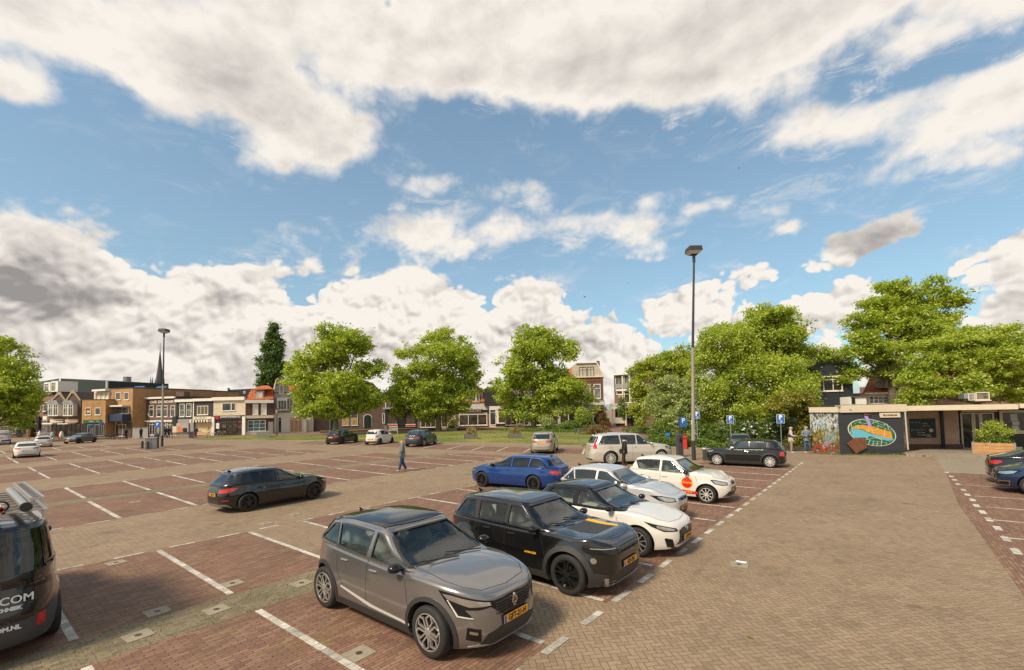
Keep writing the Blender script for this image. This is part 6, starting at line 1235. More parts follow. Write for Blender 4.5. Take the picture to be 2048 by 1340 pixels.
def leaf_obj(name, V, mat, parent):
    me = bpy.data.meshes.new(name); nf = len(V)//4; me.vertices.add(len(V)); me.vertices.foreach_set('co', V.astype(np.float32).ravel()); me.loops.add(nf*4); me.loops.foreach_set('vertex_index', np.arange(nf*4, dtype=np.int32))
    me.polygons.add(nf); me.polygons.foreach_set('loop_start', np.arange(nf, dtype=np.int32)*4); me.update(calc_edges=True); me.validate(); me.materials.append(mat); return link(bpy.data.objects.new(name, me), parent)
def px_lobes(base, depth, L, flat=.9):
    out = []
    for (x, y, rx, ry) in L:
        s = depth/F_PX; p = gd(x, depth); rr = random.Random(int(x*7+y)); fw_ = Vector((-math.sin(YAW), math.cos(YAW), 0))
        c = Vector((p.x, p.y, CAMH+(hor(x)-y)*s))+fw_*rr.uniform(-.35, .35)*rx*s-Vector(base); out.append((c, rx*s, rx*s*flat, ry*s))
    return out
def tree(name, label, bx, depth, L, n, size, mat, tr=.3, seed=1, group=None, cat='tree', cl=None, branches=True, up=.55, spiky=0, stems=None, flat=.9):
    base = gd(bx, depth); base.z = 0; r = empty(name, base, 0, label, cat, group); lb = px_lobes(base, depth, L, flat)
    V, P = leaves(lb, int(n*1.75), size*.72, seed, cl=cl or size*2.5, up=up, spiky=spiky); leaf_obj('crown', V, mat, r)
    if branches:
        mb = MB(); rr = random.Random(seed); zc = sorted(l[0].z for l in lb)[len(lb)//2]; zl = min(l[0].z-l[3]*.3 for l in lb); z1 = max(zl, zc*.35)
        top = Vector((0, 0, z1)); mb.tube([(0, 0, -.1), (tr*.1, 0, z1*.3), (-tr*.15, tr*.1, z1*.7), top], [tr*1.35, tr*1.02, tr*.9, tr*.75], 10)
        for c, a, b_, h in lb:
            m_ = top.lerp(c, .5)+Vector((rr.uniform(-.3, .3), rr.uniform(-.3, .3), -.1*h)); mb.tube([top-Vector((0, 0, .4)), m_, c], [tr*.5, tr*.28, tr*.10], 7)
            for q in range(3):
                e = c+Vector((rr.uniform(-1, 1)*a*.8, rr.uniform(-1, 1)*b_*.8, rr.uniform(-.2, .9)*h)); mb.tube([m_.lerp(c, .5), e], [tr*.16, tr*.04], 5)
        mb.obj('trunk', bark, r, True)
    return r
G3 = 'lime trees along the lawn'
tree('street_tree', 'leftmost of the three big lime trees on the lawn, in front of the brick hall', 671, 70, [(685, 665, 28, 20), (655, 672, 30, 22), (720, 690, 30, 26), (690, 700, 48, 34), (645, 712, 40, 34), (610, 735, 32, 28), (600, 770, 30, 30), (735, 740, 26, 34), (670, 750, 62, 40), (640, 795, 46, 34), (705, 790, 52, 38), (740, 800, 22, 26), (612, 815, 20, 20), (670, 822, 46, 20)], 26000, .26, L_lime, .42, 11, G3)
tree('street_tree', 'middle one of the three big lime trees on the lawn, in front of the boutiques', 877, 76, [(885, 672, 24, 16), (870, 690, 30, 24), (925, 700, 30, 26), (830, 705, 28, 20), (890, 725, 56, 34), (830, 745, 42, 34), (945, 745, 26, 26), (800, 780, 30, 36), (860, 785, 60, 36), (925, 780, 40, 36), (790, 815, 20, 20), (850, 820, 44, 20), (905, 825, 30, 26)], 26000, .27, L_lime, .46, 12, G3)
tree('street_tree', 'rightmost of the three big lime trees on the lawn, before the cream gable', 1067, 75, [(1075, 668, 32, 16), (1115, 680, 36, 24), (1060, 695, 36, 26), (1095, 715, 48, 30), (1030, 740, 34, 28), (1140, 700, 18, 16), (1010, 775, 26, 32), (1070, 765, 62, 40), (1130, 770, 40, 34), (1160, 790, 26, 24), (1030, 810, 40, 26), (1100, 815, 56, 26), (1175, 815, 16, 22), (1060, 835, 24, 16)], 27000, .27, L_lime, .46, 13, G3)
tree('street_tree', 'leafy tree cut off by the left edge of the photo', -20, 66, [(-15, 715, 50, 40), (25, 735, 40, 34), (55, 760, 22, 24), (20, 780, 50, 34), (60, 800, 18, 18), (-20, 800, 60, 40), (10, 825, 40, 24), (35, 845, 22, 14)], 17000, .26, L_lime, .42, 14)
tree('poplar_tree', 'tall dark narrow poplar rising behind the old orange roofs', 543, 112, [(545, 652, 7, 16), (543, 668, 11, 20), (552, 688, 13, 26), (536, 692, 12, 26), (545, 715, 19, 30), (557, 730, 12, 30), (530, 738, 14, 28), (545, 755, 20, 28), (522, 768, 9, 18), (560, 765, 10, 18)], 16000, .30, L_dark, .4, 15, up=1.0, cl=.6)
tree('street_tree', 'light green tree behind the weathered house, left of the lime trees', 600, 98, [(595, 745, 22, 22), (615, 770, 24, 24), (585, 775, 18, 20)], 5000, .32, L_lime, .3, 16)
tree('garden_tree', 'olive toned tree left of the pale elder bush in the right garden', 1318, 56, [(1345, 715, 30, 18), (1375, 705, 26, 16), (1305, 735, 34, 22), (1345, 745, 44, 28), (1285, 770, 22, 26), (1310, 790, 40, 34), (1285, 820, 20, 22), (1360, 790, 40, 36)], 18000, .21, L_olive, .25, 17)
tree('garden_tree', 'pale flowering elder bush left of the tall lamp post', 1352, 41, [(1345, 770, 36, 24), (1375, 790, 34, 28), (1325, 800, 26, 26), (1350, 825, 44, 28), (1385, 835, 26, 28), (1325, 850, 22, 18), (1362, 858, 36, 18)], 19000, .13, L_elder, .16, 18)
tree('garden_tree', 'big bright green wind-swept tree right of the tall lamp post', 1455, 40, [(1425, 690, 34, 26), (1470, 682, 34, 28), (1510, 700, 36, 26), (1440, 735, 46, 34), (1500, 740, 50, 34), (1550, 745, 40, 28), (1415, 780, 34, 34), (1470, 790, 56, 32), (1540, 790, 54, 28), (1595, 775, 40, 18), (1610, 800, 36, 14), (1500, 825, 50, 20), (1430, 830, 34, 20)], 42000, .135, L_fresh, .2, 19, spiky=.9)
tree('park_tree', 'tall tree standing behind the wind-swept tree in the right garden', 1570, 52, [(1550, 625, 40, 18), (1580, 640, 28, 20), (1510, 645, 34, 22), (1545, 670, 56, 28), (1460, 660, 26, 14), (1590, 690, 30, 30), (1630, 705, 34, 18), (1560, 710, 60, 34), (1620, 740, 44, 30), (1665, 730, 26, 20), (1670, 760, 20, 16)], 30000, .185, L_lime, .34, 20)
tree('park_tree', 'tallest tree at the right, its crown open to the sky above the kiosk', 1790, 50, [(1815, 565, 34, 18), (1850, 580, 34, 20), (1890, 595, 34, 20), (1925, 600, 22, 12), (1780, 600, 30, 22), (1830, 615, 52, 30), (1750, 640, 34, 20), (1790, 655, 56, 32), (1880, 640, 44, 22), (1725, 680, 30, 18), (1840, 670, 56, 30), (1760, 700, 44, 26), (1700, 705, 22, 14), (1710, 745, 24, 22), (1800, 735, 46, 26)], 34000, .185, L_lime, .4, 21)
tree('park_tree', 'broad crowned flowering tree hanging over the kiosk roof at right', 1960, 41, [(1960, 668, 50, 14), (1900, 690, 60, 20), (2000, 685, 66, 26), (1860, 725, 46, 26), (1930, 725, 76, 34), (2030, 730, 70, 44), (1830, 760, 30, 22), (1890, 770, 60, 28), (1970, 775, 80, 30), (2060, 780, 60, 30), (1840, 795, 40, 14)], 44000, .15, L_fresh, .32, 22)
tree('garden_shrub', 'yellow green shrub pressed against the left wall of the kiosk', 1612, 35.5, [(1610, 815, 26, 20), (1585, 800, 30, 16), (1618, 845, 20, 30), (1600, 870, 26, 22), (1560, 815, 26, 14)], 15000, .105, L_yel, .1, 23, cat='shrub')
random.seed(8)
SH = [(1325, 865, 24, 22, 39, L_hedge), (1355, 873, 26, 20, 38.5, L_elder), (1400, 868, 26, 26, 38, L_hedge), (1440, 870, 26, 26, 37.5, L_hedge), (1485, 865, 28, 28, 37.3, L_dark), (1520, 866, 26, 26, 37.3, L_hedge), (1550, 862, 26, 30, 37.3, L_dark), (1578, 866, 24, 26, 37.5, L_hedge), (1405, 845, 24, 20, 42, L_fresh), (1500, 845, 30, 22, 43, L_hedge), (1545, 838, 30, 24, 43, L_dark), (1640, 880, 20, 16, 34, L_dark)]
for k, (x, y, rx, ry, dp, mt) in enumerate(SH):
    lb = ['round green shrub at the left end of the garden hedge', 'pale silvery shrub beside the blue letter box', 'green shrub behind the red letter box by the lamp post', 'green shrub right of the tall lamp post foot', 'dark shrub left of the grey-green hatchback', 'green rose shrub above the black retro hatchback roof', 'dark rose shrub with white blooms left of the right parking sign', 'green rose shrub left of the man with the black vest', 'bright shrub just behind the lamp post hedge', 'bushy shrub in the second row behind the grey-green hatchback', 'dark tall shrub in the second row behind the white roses', 'dark shrub behind the two standing men'][k]
    r = tree('garden_shrub', lb, x, dp, [(x, y, rx, ry), (x-rx*.6, y+8, rx*.6, ry*.7), (x+rx*.6, y+8, rx*.6, ry*.7)], 4200, .085, mt, .05, 40+k, 'shrubs in the garden bed', 'shrub', branches=False)
    if x > 1470 and x < 1600:
        rg = np.random.default_rng(k); V, P = leaves(px_lobes(r.location, dp-.6, [(x, y-4, rx*1.0, ry*.8)]), 200, .075, 90+k, up=2, cl=.10, per=6); leaf_obj('blossom', V, F_el, r)
# low hedge in front of the bed
def hedge():
    rg = np.random.default_rng(4); n = 15000; P = np.array([(-16.3, 38.1), (-14.2, 37.3), (-10.6, 37.1), (-6.2, 36.9)]); u = rg.uniform(0, 3, n); i = u.astype(int); f = (u-i)[:, None]; Q = P[i]*(1-f)+P[i+1]*f
    z = rg.uniform(.05, .75, n)**.8; C = np.stack([Q[:, 0]+rg.normal(size=n)*.12, Q[:, 1]+rg.uniform(-.35, .5, n), z*(.8+.25*np.sin(Q[:, 0]*2.1))], 1); nr = rg.normal(size=(n, 3))+np.array([.1, -.5, .7]); nr /= np.linalg.norm(nr, axis=1)[:, None]; t1 = np.cross(nr, rg.normal(size=(n, 3))); t1 /= np.linalg.norm(t1, axis=1)[:, None]; t2 = np.cross(nr, t1); s = .07
    o = leaf_obj('low_hedge', np.stack([C-t1*s, C+t2*s*.6, C+t1*s, C-t2*s*.6], 1).reshape(-1, 3), L_hedge, None); tag(o, 'low clipped green hedge along the kerb of the garden bed', 'hedge')
hedge()
# lawn tufts, flower border, weeds
def tufts(name, poly, n, h, mat, seed, z0=.05):
    rg = np.random.default_rng(seed); xs = [p[0] for p in poly]; ys = [p[1] for p in poly]; out = []
    while len(out) < n:
        x, y = rg.uniform(min(xs), max(xs)), rg.uniform(min(ys), max(ys)); c = False
        for i in range(len(poly)):
            a, b = poly[i], poly[(i+1) % len(poly)]
            if (a[1] > y) != (b[1] > y) and x < (b[0]-a[0])*(y-a[1])/(b[1]-a[1])+a[0]: c = not c
        if c: out.append((x, y))
    C = np.array([(x, y, z0) for x, y in out]); d = rg.normal(size=(n, 3))*.35; d[:, 2] = 1; hh = h*rg.uniform(.4, 1.2, n)[:, None]; s = np.cross(d, rg.normal(size=(n, 3))); s /= np.linalg.norm(s, axis=1)[:, None]; w = h*(.12 if h > .06 else .4)
    V = np.stack([C-s*w, C+s*w, C+d*hh+s*w*.2, C+d*hh-s*w*.2], 1).reshape(-1, 3); return leaf_obj(name, V, mat, None)
tag(tufts('grass', LAWN, 26000, .10, L_yel, 3), 'short sunlit grass growing on the lawn', 'grass', kind='stuff')
bord = [(-49.5, 57.2), (-38, 64), (-32.5, 56.5), (-34, 54.6), (-42, 55)]
tag(tufts('border_grass', bord, 9000, .42, L_hedge, 5), 'taller green border grass behind the lawn', 'grass', kind='stuff')
for k, (x, y, rx, ry, dp, mt, lb) in enumerate(((1195, 860, 26, 9, 58, L_rust, 'rust coloured ornamental grass clump beside the path'), (1175, 848, 14, 12, 66, L_hedge, 'green shrub before the shop left of the red planter'), (1140, 850, 20, 8, 66, L_hedge, 'low green shrub under the rightmost lime tree'), (1165, 830, 12, 16, 66, L_fresh, 'light green young bush before the flower shop'), (1095, 845, 16, 12, 68, L_elder, 'pale pink flowering shrub before the flower shop'), (1205, 832, 8, 22, 74, L_rust, 'thin planter tree with pinkish leaves by the red planter'), (1246, 815, 10, 24, 74, L_hedge, 'climbing green plant on the brick flat building'), (1335, 850, 24, 14, 50, L_hedge, 'green shrub beside the path, left of the elder'), (1290, 858, 40, 6, 60, L_hedge, 'strip of green plants at the far path edge'))):
    tree('border_shrub', lb, x, dp, [(x, y, rx, ry)], 1900, .12, mt, .05, 70+k, 'shrubs along the far border', 'shrub', branches=False)
# ---------------------------------------------------------------- vans
VB = paint('paint_van_black', (.010, .010, .011), .2, .22)
S = hatch('parked_van', 'black electric van with roof ladder rack and COM lettering, cut off by the left edge', 4.71, 2.99, 1.95, 1.84, .345, VB, ((5, 'v'), alloy_d), lod=3, kind='suv', hood=1.12, nosez=1.0, belt=1.12, rise=.04, foh=.78, wsl=.95, rsl=.14, hin=.02, rooffall=.03, wroof=.80, wbelt=.93, cat='van', cowl=1.1,
          win=[(.2, None, .0, .0), (-.85, .1, 0, 0), (None, -.95, 0, 0)], cpil=.2, bp=.2, tl=[(-2.42, .52, .96), (-2.42, .52, 1.04), (-2.32, .88, 1.05), (-2.2, .94, 1.03), (-2.2, .94, .93), (-2.34, .88, .93)], drop=('rear_bumper_trim',), rsill=.04, rhead=.07)
S['cab']['rglass'] = glass_dark; S.pop('rplate')
Lr_ = -(4.71-2.99/2-.78); S['patches'] = [p if p[0] != 'tail_lamp' else ('tail_lamp', p[1], p[2], gloss_blk, 'pair', .008, .02, .05) for p in S['patches']]
S['patches'] += [('lamp_strip', [(Lr_, .60, .995), (Lr_, .60, 1.03), (Lr_+.08, .88, 1.035), (Lr_+.08, .88, .995)], (.75, -.66, 0), lampin, 'pair', .014, .004, .04), ('bumper_reflector', [(Lr_, .70, .42), (Lr_, .70, .58), (Lr_+.05, .82, .58), (Lr_+.05, .82, .42)], (.9, -.4, 0), red_l, 'pair', .010, .006, .04), ('bumper_cover', [(Lr_, -.9, .24), (Lr_, .9, .24), (Lr_, .9, .60), (Lr_, .55, .56), (Lr_, -.55, .56), (Lr_, -.9, .60)], (1, 0, 0), pbr('bumper_grey', (.05, .052, .055), .5), False, .010, .01, .08)]
p = g(100, 1275); VX, VY = p.x-1.68, p.y-.86
vr = build_car(S); place(vr, VX, VY, 180, 1.0)
WT = pbr('letter_white', (.7, .7, .68), .5)
def back_text(t, sz, y, z, mat, al='RIGHT', b=.004): h, n = S['_sk'].pt((-4, -.12, z), (1, 0, 0)); text_mesh(t, sz, mat, 'lettering', S['_bo'], frame((h.x-.012, y, z), (0, -1, 0), (0, 0, 1)), .002, al, bold=b)
back_text('COM', .14, -.62, .85, WT, 'RIGHT', .003); back_text('ETECHNIEK', .062, -.50, .745, WT); back_text('TACOM.NL', .075, -.50, .50, WT)
h, n = S['_sk'].pt((-4, 0, .83), (1, 0, 0)); lg = MB()
for k, (dy, dz, s_) in enumerate(((.0, .02, .075), (-.03, -.03, .085), (.06, -.03, .07))): lg.bar((h.x-.014, -.10+dy-s_*.7, .83+dz-s_*.5), (h.x-.014, -.10+dy, .83+dz+s_*.5), .02, .008, m=k); lg.bar((h.x-.014, -.10+dy, .83+dz+s_*.5), (h.x-.014, -.10+dy+s_*.7, .83+dz-s_*.5), .02, .008, m=k)
lg.obj('logo', [REDP, plate_b, GRN], S['_bo'])
rk = MB()
for x in np.linspace(-2.0, .6, 9): rk.bar((x, -.72, 1.95), (x, .72, 1.95), .035, .025)
for y in (-.74, .74): rk.bar((-2.1, y, 1.93), (.7, y, 1.93), .05, .05); [rk.bar((x, y, 1.80), (x, y*.98, 1.93), .05, .03) for x in (-1.9, -.6, .5)]
rk.obj('roof_rack', alloy, vr)
tb = MB(); tb.tube([(-2.0, -.55, 2.0), (.5, -.55, 2.0)], .055, 16); tb.tube([(-2.02, -.55, 2.0), (-1.95, -.55, 2.0)], .065, 16, m=1)
lad = MB()
for y in (-.72, -.60): lad.bar((-2.0, y, 2.09), (.6, y, 2.09), .03, .06)
for x in np.linspace(-1.9, .5, 10): lad.bar((x, -.72, 2.09), (x, -.60, 2.09), .025, .025)
def onvan(mb, name, mats, label, cat): o = mb.obj(name, mats, None, True); o.matrix_world = vr.matrix_basis.copy(); o.location = vr.location; o.rotation_euler = vr.rotation_euler; return tag(o, label, cat)
onvan(tb, 'pipe_carrier', [silverp, plast], 'grey pipe carrier tube on the roof rack of the black van', 'tube'); onvan(lad, 'ladder', alloy, 'aluminium ladder lying on the outer side of the van roof rack', 'ladder')
pb = MB(); random.seed(3); cream_p = pbr('pipe_cream', (.62, .47, .27), .5)
for k in range(16): a = random.uniform(0, 6.28); q = random.uniform(0, .055); y0, z0_ = -.30+q*math.cos(a)*1.3, 2.03+q*math.sin(a); d_ = random.uniform(-.09, .05); pb.tube([(-2.25+random.uniform(0, .05), y0, z0_), (.2+random.uniform(-.2, .2), y0+d_, z0_)], .014, 8, m=0); pb.tube([(-2.262, y0, z0_), (-2.24, y0, z0_)], .0155, 8, m=1 if k % 3 == 0 else 2)
pb.tube([(-1.9, -.30+.09*math.cos(a), 2.03+.075*math.sin(a)) for a in np.linspace(0, 6.28, 13)], .012, 5, m=2); onvan(pb, 'pipe_bundle', [cream_p, REDP, rubber], 'bundle of cream electrical conduit pipes strapped on the van roof rack', 'pipes')
cb = MB()
for k in range(4): cb.tube([(-1.9, -.12-.03*k+.02*math.sin(k), 2.0+.01*k), (-1.0, -.02-.03*k, 2.02), (-.2, -.16-.03*k, 2.01), (.4, -.10, 2.1)], .013, 6)
onvan(cb, 'cable', pbr('cable_grey', (.08, .08, .085), .6), 'loose grey flexible conduit lying beside the cream pipes', 'cable')
S = hatch('parked_van', 'white delivery van with WALS on its back, cut off by the left edge', 5.0, 3.2, 1.95, 1.95, .34, P_white, ((5, 'bar'), alloy), lod=2, kind='suv', hood=1.15, nosez=.95, belt=1.15, rise=.02, foh=.85, wsl=.8, rsl=.08, hin=.02, rooffall=.02, wroof=.86, wbelt=.95, cat='van', win=[(.6, None, .0, .0)], cowl=1.3, tl=[(-2.55, .90, .7), (-2.55, .90, 1.15), (-2.48, .95, 1.15), (-2.48, .95, .7)])
w2 = build_car(S); p = g(24, 889); place(w2, p.x-2.6, p.y-.9, 176, 1.0)
for o in list(S['_co'].children):
    if o.name.startswith('rear_window'): o.data.materials[0] = P_white
h, n = S['_sk'].pt((-5, -.45, 1.45), (1, 0, 0)); text_mesh('WALS', .36, pbr('letter_navy', (.02, .04, .16), .5), 'lettering', S['_bo'], frame((h.x-.05, -.42, 1.42), (0, -1, 0), (0, 0, 1)), .004, bold=.012)
S['_sk'].part('bumper_stripe', [(-2.6, -.9, .45), (-2.6, -.1, .45), (-2.6, -.1, .66), (-2.6, -.9, .66)], (1, 0, 0), pbr('van_blue', (.015, .06, .30), .5), S['_bo'], .01, .006, .1)
# ---------------------------------------------------------------- lamp posts and street furniture
conc = pbr('concrete_pole', (.30, .27, .23), .8, var=.2, vscale=5); dkpole = pbr('dark_pole', (.035, .034, .033), .5); galv = pbr('galvanised', (.32, .33, .33), .45, .6, var=.1); BLUES = pbr('sign_blue', (.012, .12, .42), .4); REDB = pbr('letterbox_red', (.55, .02, .015), .4, coat=.5)
def at_px(x, y): return g(x, y)
def height(p, y):
    lo, hi = 0, 60
    for _ in range(40):
        m = (lo+hi)/2
        if pxy((p.x, p.y, m))[1] > y: lo = m
        else: hi = m
    return lo
def hp(hz): pass
def tall_lamp(x, y, top, label, r0, lean=0.0, stickers=False):
    p = at_px(x, y); H = height(p, top); r = empty('street_lamp', p, 0, label, 'street lamp', 'tall lamp posts of the car park')
    q = MB(); q.tube([(0, 0, 0), (0, 0, H*.09)], r0*1.05, 14); q.obj('pole_base', dkpole, r, True)
    q = MB(); q.tube([(0, 0, H*.09), (lean*.4, 0, H*.52)], [r0, r0*.72], 14); q.obj('pole', conc, r, True)
    q = MB(); q.tube([(lean*.4, 0, H*.52), (lean, 0, H*.93)], [r0*.72, r0*.5], 12); q.tube([(lean, 0, H*.92), (lean, 0, H*.956)], r0*.8, 12); q.obj('upper_pole', dkpole, r, True)
    q = MB(); U = Vector((math.cos(YAW), math.sin(YAW), 0)); N = Vector((-math.sin(YAW), math.cos(YAW), 0)); c = Vector((lean, 0, H*.955)); w = .40; h = .46
    def ring(k, z): return [c+U*(a*w*k)+N*(b*w*k)+Vector((0, 0, z)) for a, b in ((-1, -1), (1, -1), (1, 1), (-1, 1))]
    L_ = [ring(.55, 0), ring(1.0, h*.35), ring(1.0, h*.55), ring(.92, h), ring(.3, h*1.15)]; V = [v for l in L_ for v in l]; Fc = [(3, 2, 1, 0), (16, 17, 18, 19)]; M_ = [0, 0]
    for i in range(4):
        for k in range(4): Fc.append((i*4+k, i*4+(k+1) % 4, (i+1)*4+(k+1) % 4, (i+1)*4+k)); M_.append(1 if i == 0 else 0)
    mesh_obj('lamp_head', V, Fc, [dkpole, pbr('lamp_glass', (.55, .53, .48), .2)], r, fm=M_)
    if stickers:
        random.seed(9)
        for k in range(9): a = random.uniform(-1.2, 1.2); z = random.uniform(1.6, 4.2); d = -N*math.cos(a)+U*math.sin(a); s_ = MB(); s_.box(d*(r0*.985*(1-z/H*.35))+Vector((0, 0, z)), (.08, .012, random.uniform(.06, .16)), ax=(U, N, Vector((0, 0, 1)))); s_.obj('sticker', W_, r)
    return r
tall_lamp(1388, 920, 494, 'tall concrete lamp post with a square lantern standing beside the black retro hatchback', .115, .45, True)
tall_lamp(324, 893, 656, 'tall lamp post with a square lantern in front of the maroon cafe', .12, .1)
def sign_post(x, y, top, label, sq=.6, txt='P', sub=True, kind='parking sign', grp='blue parking signs', rnd=False, tilt=0):
    p = at_px(x, y); H = height(p, top); r = empty('road_sign', p, 0, label, kind, grp); a = math.atan2(-p.y, -p.x); n = Vector((math.cos(a), math.sin(a), 0)); u = Vector((-n.y, n.x, 0)); q = MB(); q.tube([(0, 0, 0), (0, 0, H-.03)], .035, 8); q.obj('post', galv, r, True)
    q = MB(); c = n*.06+Vector((0, 0, H-sq*.62))
    if rnd:
        q.lathe(c-n*.02, [(.001, 0), (sq/2, 0), (sq/2, .03), (.001, .03)], n, 24, 1); q.lathe(c+n*.008, [(sq/2*.93, 0), (sq/2*.93, .008), (.001, .008)], n, 24, 0)
        b = q.obj('sign_plate', [BLUES, W_], r); ar = MB(); R2 = Matrix.Rotation(tilt, 3, n)
        ar.bar(c+n*.022+R2 @ (Vector((0, 0, sq*.3))), c+n*.022+R2 @ Vector((0, 0, -sq*.25)), .07, .01); [ar.bar(c+n*.022+R2 @ Vector((0, 0, -sq*.32)), c+n*.022+R2 @ (u*s*sq*.22+Vector((0, 0, -sq*.05))), .07, .01) for s in (-1, 1)]; ar.obj('arrow', W_, b)
    else:
        q.box(c, (sq, .02, sq*1.25), ax=(u, n, Vector((0, 0, 1))), m=1); q.box(c+n*.006, (sq*.93, .02, sq*1.17), ax=(u, n, Vector((0, 0, 1))), m=0); b = q.obj('sign_plate', [BLUES, W_], r)
        text_mesh(txt, sq*.75, W_, 'symbol', b, frame(c+n*.018+Vector((0, 0, sq*.22)), u, (0, 0, 1)), .002, bold=.02)
        if sub:
            m_ = MB(); o = c+n*.02+Vector((0, 0, -sq*.33)); m_.tube([o+u*(.11*sq*1.2*math.cos(t))+Vector((0, 0, -.02+.11*sq*1.2*math.sin(t))) for t in np.linspace(-2.8, 1.2, 9)], .014, 5); m_.bar(o+u*-.04+Vector((0, 0, .2*sq)), o+u*-.02, .035, .01); m_.bar(o+u*-.02, o+u*.10, .035, .01); m_.bar(o+u*.10, o+u*.15-Vector((0, 0, .09)), .035, .01); m_.lathe(o+u*-.045+Vector((0, 0, .26*sq)), [(.035, 0), (.001, .004)], n, 10); m_.obj('wheelchair_symbol', W_, b)
    return r
sign_post(1463, 901, 831, 'disabled parking sign behind the grey-green hatchback', .47); sign_post(1564, 902, 829, 'disabled parking sign right of the black retro hatchback', .50); sign_post(1396, 897, 823, 'parking sign half hidden behind the tall concrete lamp post', .45)
sign_post(202.4, 880, 842, 'upright round blue arrow sign beside the dark grey saloon', .62, kind='road sign', grp='round blue signs', rnd=True, tilt=2.4); sign_post(182.5, 879, 848, 'tilted round blue arrow sign near the green shop sign', .62, kind='road sign', grp='round blue signs', rnd=True, tilt=-2.2)
def meter(x, y, top, label, ptop, rnd):
    p = at_px(x, y); H = height(p, top); r = empty('parking_meter', p, YAW, label, 'parking meter', 'parking ticket machines'); q = MB(); q.box((0, 0, H/2), (.34, .30, H)); q.prism([(-.17, -.15, H), (.17, -.15, H), (.17, .15, H+.12), (-.17, .15, H+.12)], (0, 0, -.01)); o = q.obj('cabinet', pbr('meter_grey', (.05, .055, .06), .5), r); o.rotation_euler = (0, 0, .25)
    q = MB(); q.box((0, -.158, H*.78), (.2, .02, .28)); o = q.obj('screen', glass_blk, r); H2 = height(p, ptop); q = MB(); q.tube([(.05, .1, H*.8), (.05, .1, H2)], .04, 8); q.obj('post', dkpole, r, True); q = MB(); s = .42
    if rnd: q.lathe((.05, .03, H2-.1), [(.001, 0), (s*.8, 0), (s*.8, .03), (.001, .03)], (0, -1, 0), 24)
    else: q.box((.30, .04, H2-.30), (.46, .03, .62))
    b = q.obj('sign_plate', BLUES, r); text_mesh('P', .42, W_, 'symbol', b, frame((.05 if rnd else .30, -.005, H2-(.1 if rnd else .22)), (1, 0, 0), (0, 0, 1)), .003, bold=.012); return r
meter(1360, 914, 870, 'parking ticket machine with blue P sign beside the tall concrete lamp post', 835, False); meter(313, 896, 868, 'parking ticket machine with a round blue P sign near the maroon cafe', 847, True)
def boxy(name, x0, x1, y1, y0, dp, mat, label, cat, extra=None, bev=.02, grp=None):
    "cabinet standing on the ground, seen between photo columns x0-x1"
    p = at_px((x0+x1)/2, y1); H = height(p, y0); w = (g(x1, y1)-g(x0, y1)).length; a = math.atan2(p.y, p.x)-math.pi/2; r = empty(name, p, a, label, cat, grp); q = MB(); q.box((0, dp/2, H/2), (w, dp, H)); o = q.obj('housing', mat, r); bm = bmesh.new(); bm.from_mesh(o.data); bmesh.ops.bevel(bm, geom=bm.edges[:], offset=bev, segments=2, affect='EDGES'); bm.to_mesh(o.data); bm.free()
    if extra: extra(r, w, H, dp)
    return r
def slot(r, w, H, dp): q = MB(); q.box((0, -.01, H*.75), (w*.7, .02, H*.06)); q.obj('slot', ink, r); q = MB(); q.box((0, dp/2, H+.02), (w*1.06, dp*1.06, .05)); q.obj('cap', ink, r)
def doorl(r, w, H, dp):
    q = MB(); q.box((0, -.006, H*.5), (.012, .012, H*.9)); q.obj('door_gap', ink, r); q = MB(); q.box((0, dp/2, H+.03), (w*1.06, dp*1.1, .06)); q.obj('cap', pbr('cap_pale', (.42, .41, .38), .6), r)
boxy('letter_box', 1365.5, 1374.5, 898, 870, .35, REDB, 'red letter box right of the ticket machine', 'letter box', slot); boxy('waste_bin', 1332, 1341, 894, 865, .4, pbr('box_blue', (.02, .16, .36), .5), 'blue box on the left of the garden hedge', 'box', slot); boxy('utility_cabinet', 1342, 1349, 891, 864, .4, W_, 'white cabinet right of the blue box', 'cabinet', doorl)
boxy('utility_cabinet', 294.5, 309, 898, 876.5, .6, pbr('cab_grey', (.30, .31, .30), .6, var=.1), 'grey utility cabinet between the bollards and the ticket machine at left', 'cabinet', doorl); boxy('planter_block', 517, 536, 875.5, 863, 2.0, conc, 'grey concrete block on the street in front of the brown low house', 'concrete block', None, .05); boxy('waste_bin', 380, 386, 876, 864, .5, pbr('bin_grey', (.10, .11, .11), .6), 'grey wheelie bin left of the red picnic table', 'bin', slot)
boxy('waste_bin', 769, 774, 859, 850, .5, galv, 'small grey bin left of the black fronted shop', 'bin', slot); boxy('recycling_box', 272, 289, 877, 856, .8, W_, 'white container left of the maroon cafe front door', 'container', doorl)
def bollard(x, y, top, label, rad=.1, band=True):
    p = at_px(x, y); H = height(p, top); r = empty('bollard', p, 0, label, 'bollard', 'dark bollards'); q = MB(); q.lathe((0, 0, 0), [(rad*1.05, 0), (rad, .05), (rad, H*.97), (rad*.8, H), (.001, H)], n=16); q.obj('post', pbr('bollard_grey', (.045, .05, .05), .6), r, True)
    if band: q = MB(); q.lathe((0, 0, H*.82), [(rad*1.02, 0), (rad*1.02, H*.10)], n=16); q.obj('band', W_, r, True)
bollard(1409.5, 921, 893, 'grey bollard with a white band at the nose of the black retro hatchback', .11); bollard(284.4, 897, 882, 'left one of the two dark bollards beside the grey utility cabinet', .12, False); bollard(295, 898.5, 883, 'right one of the two dark bollards beside the grey utility cabinet', .12, False)
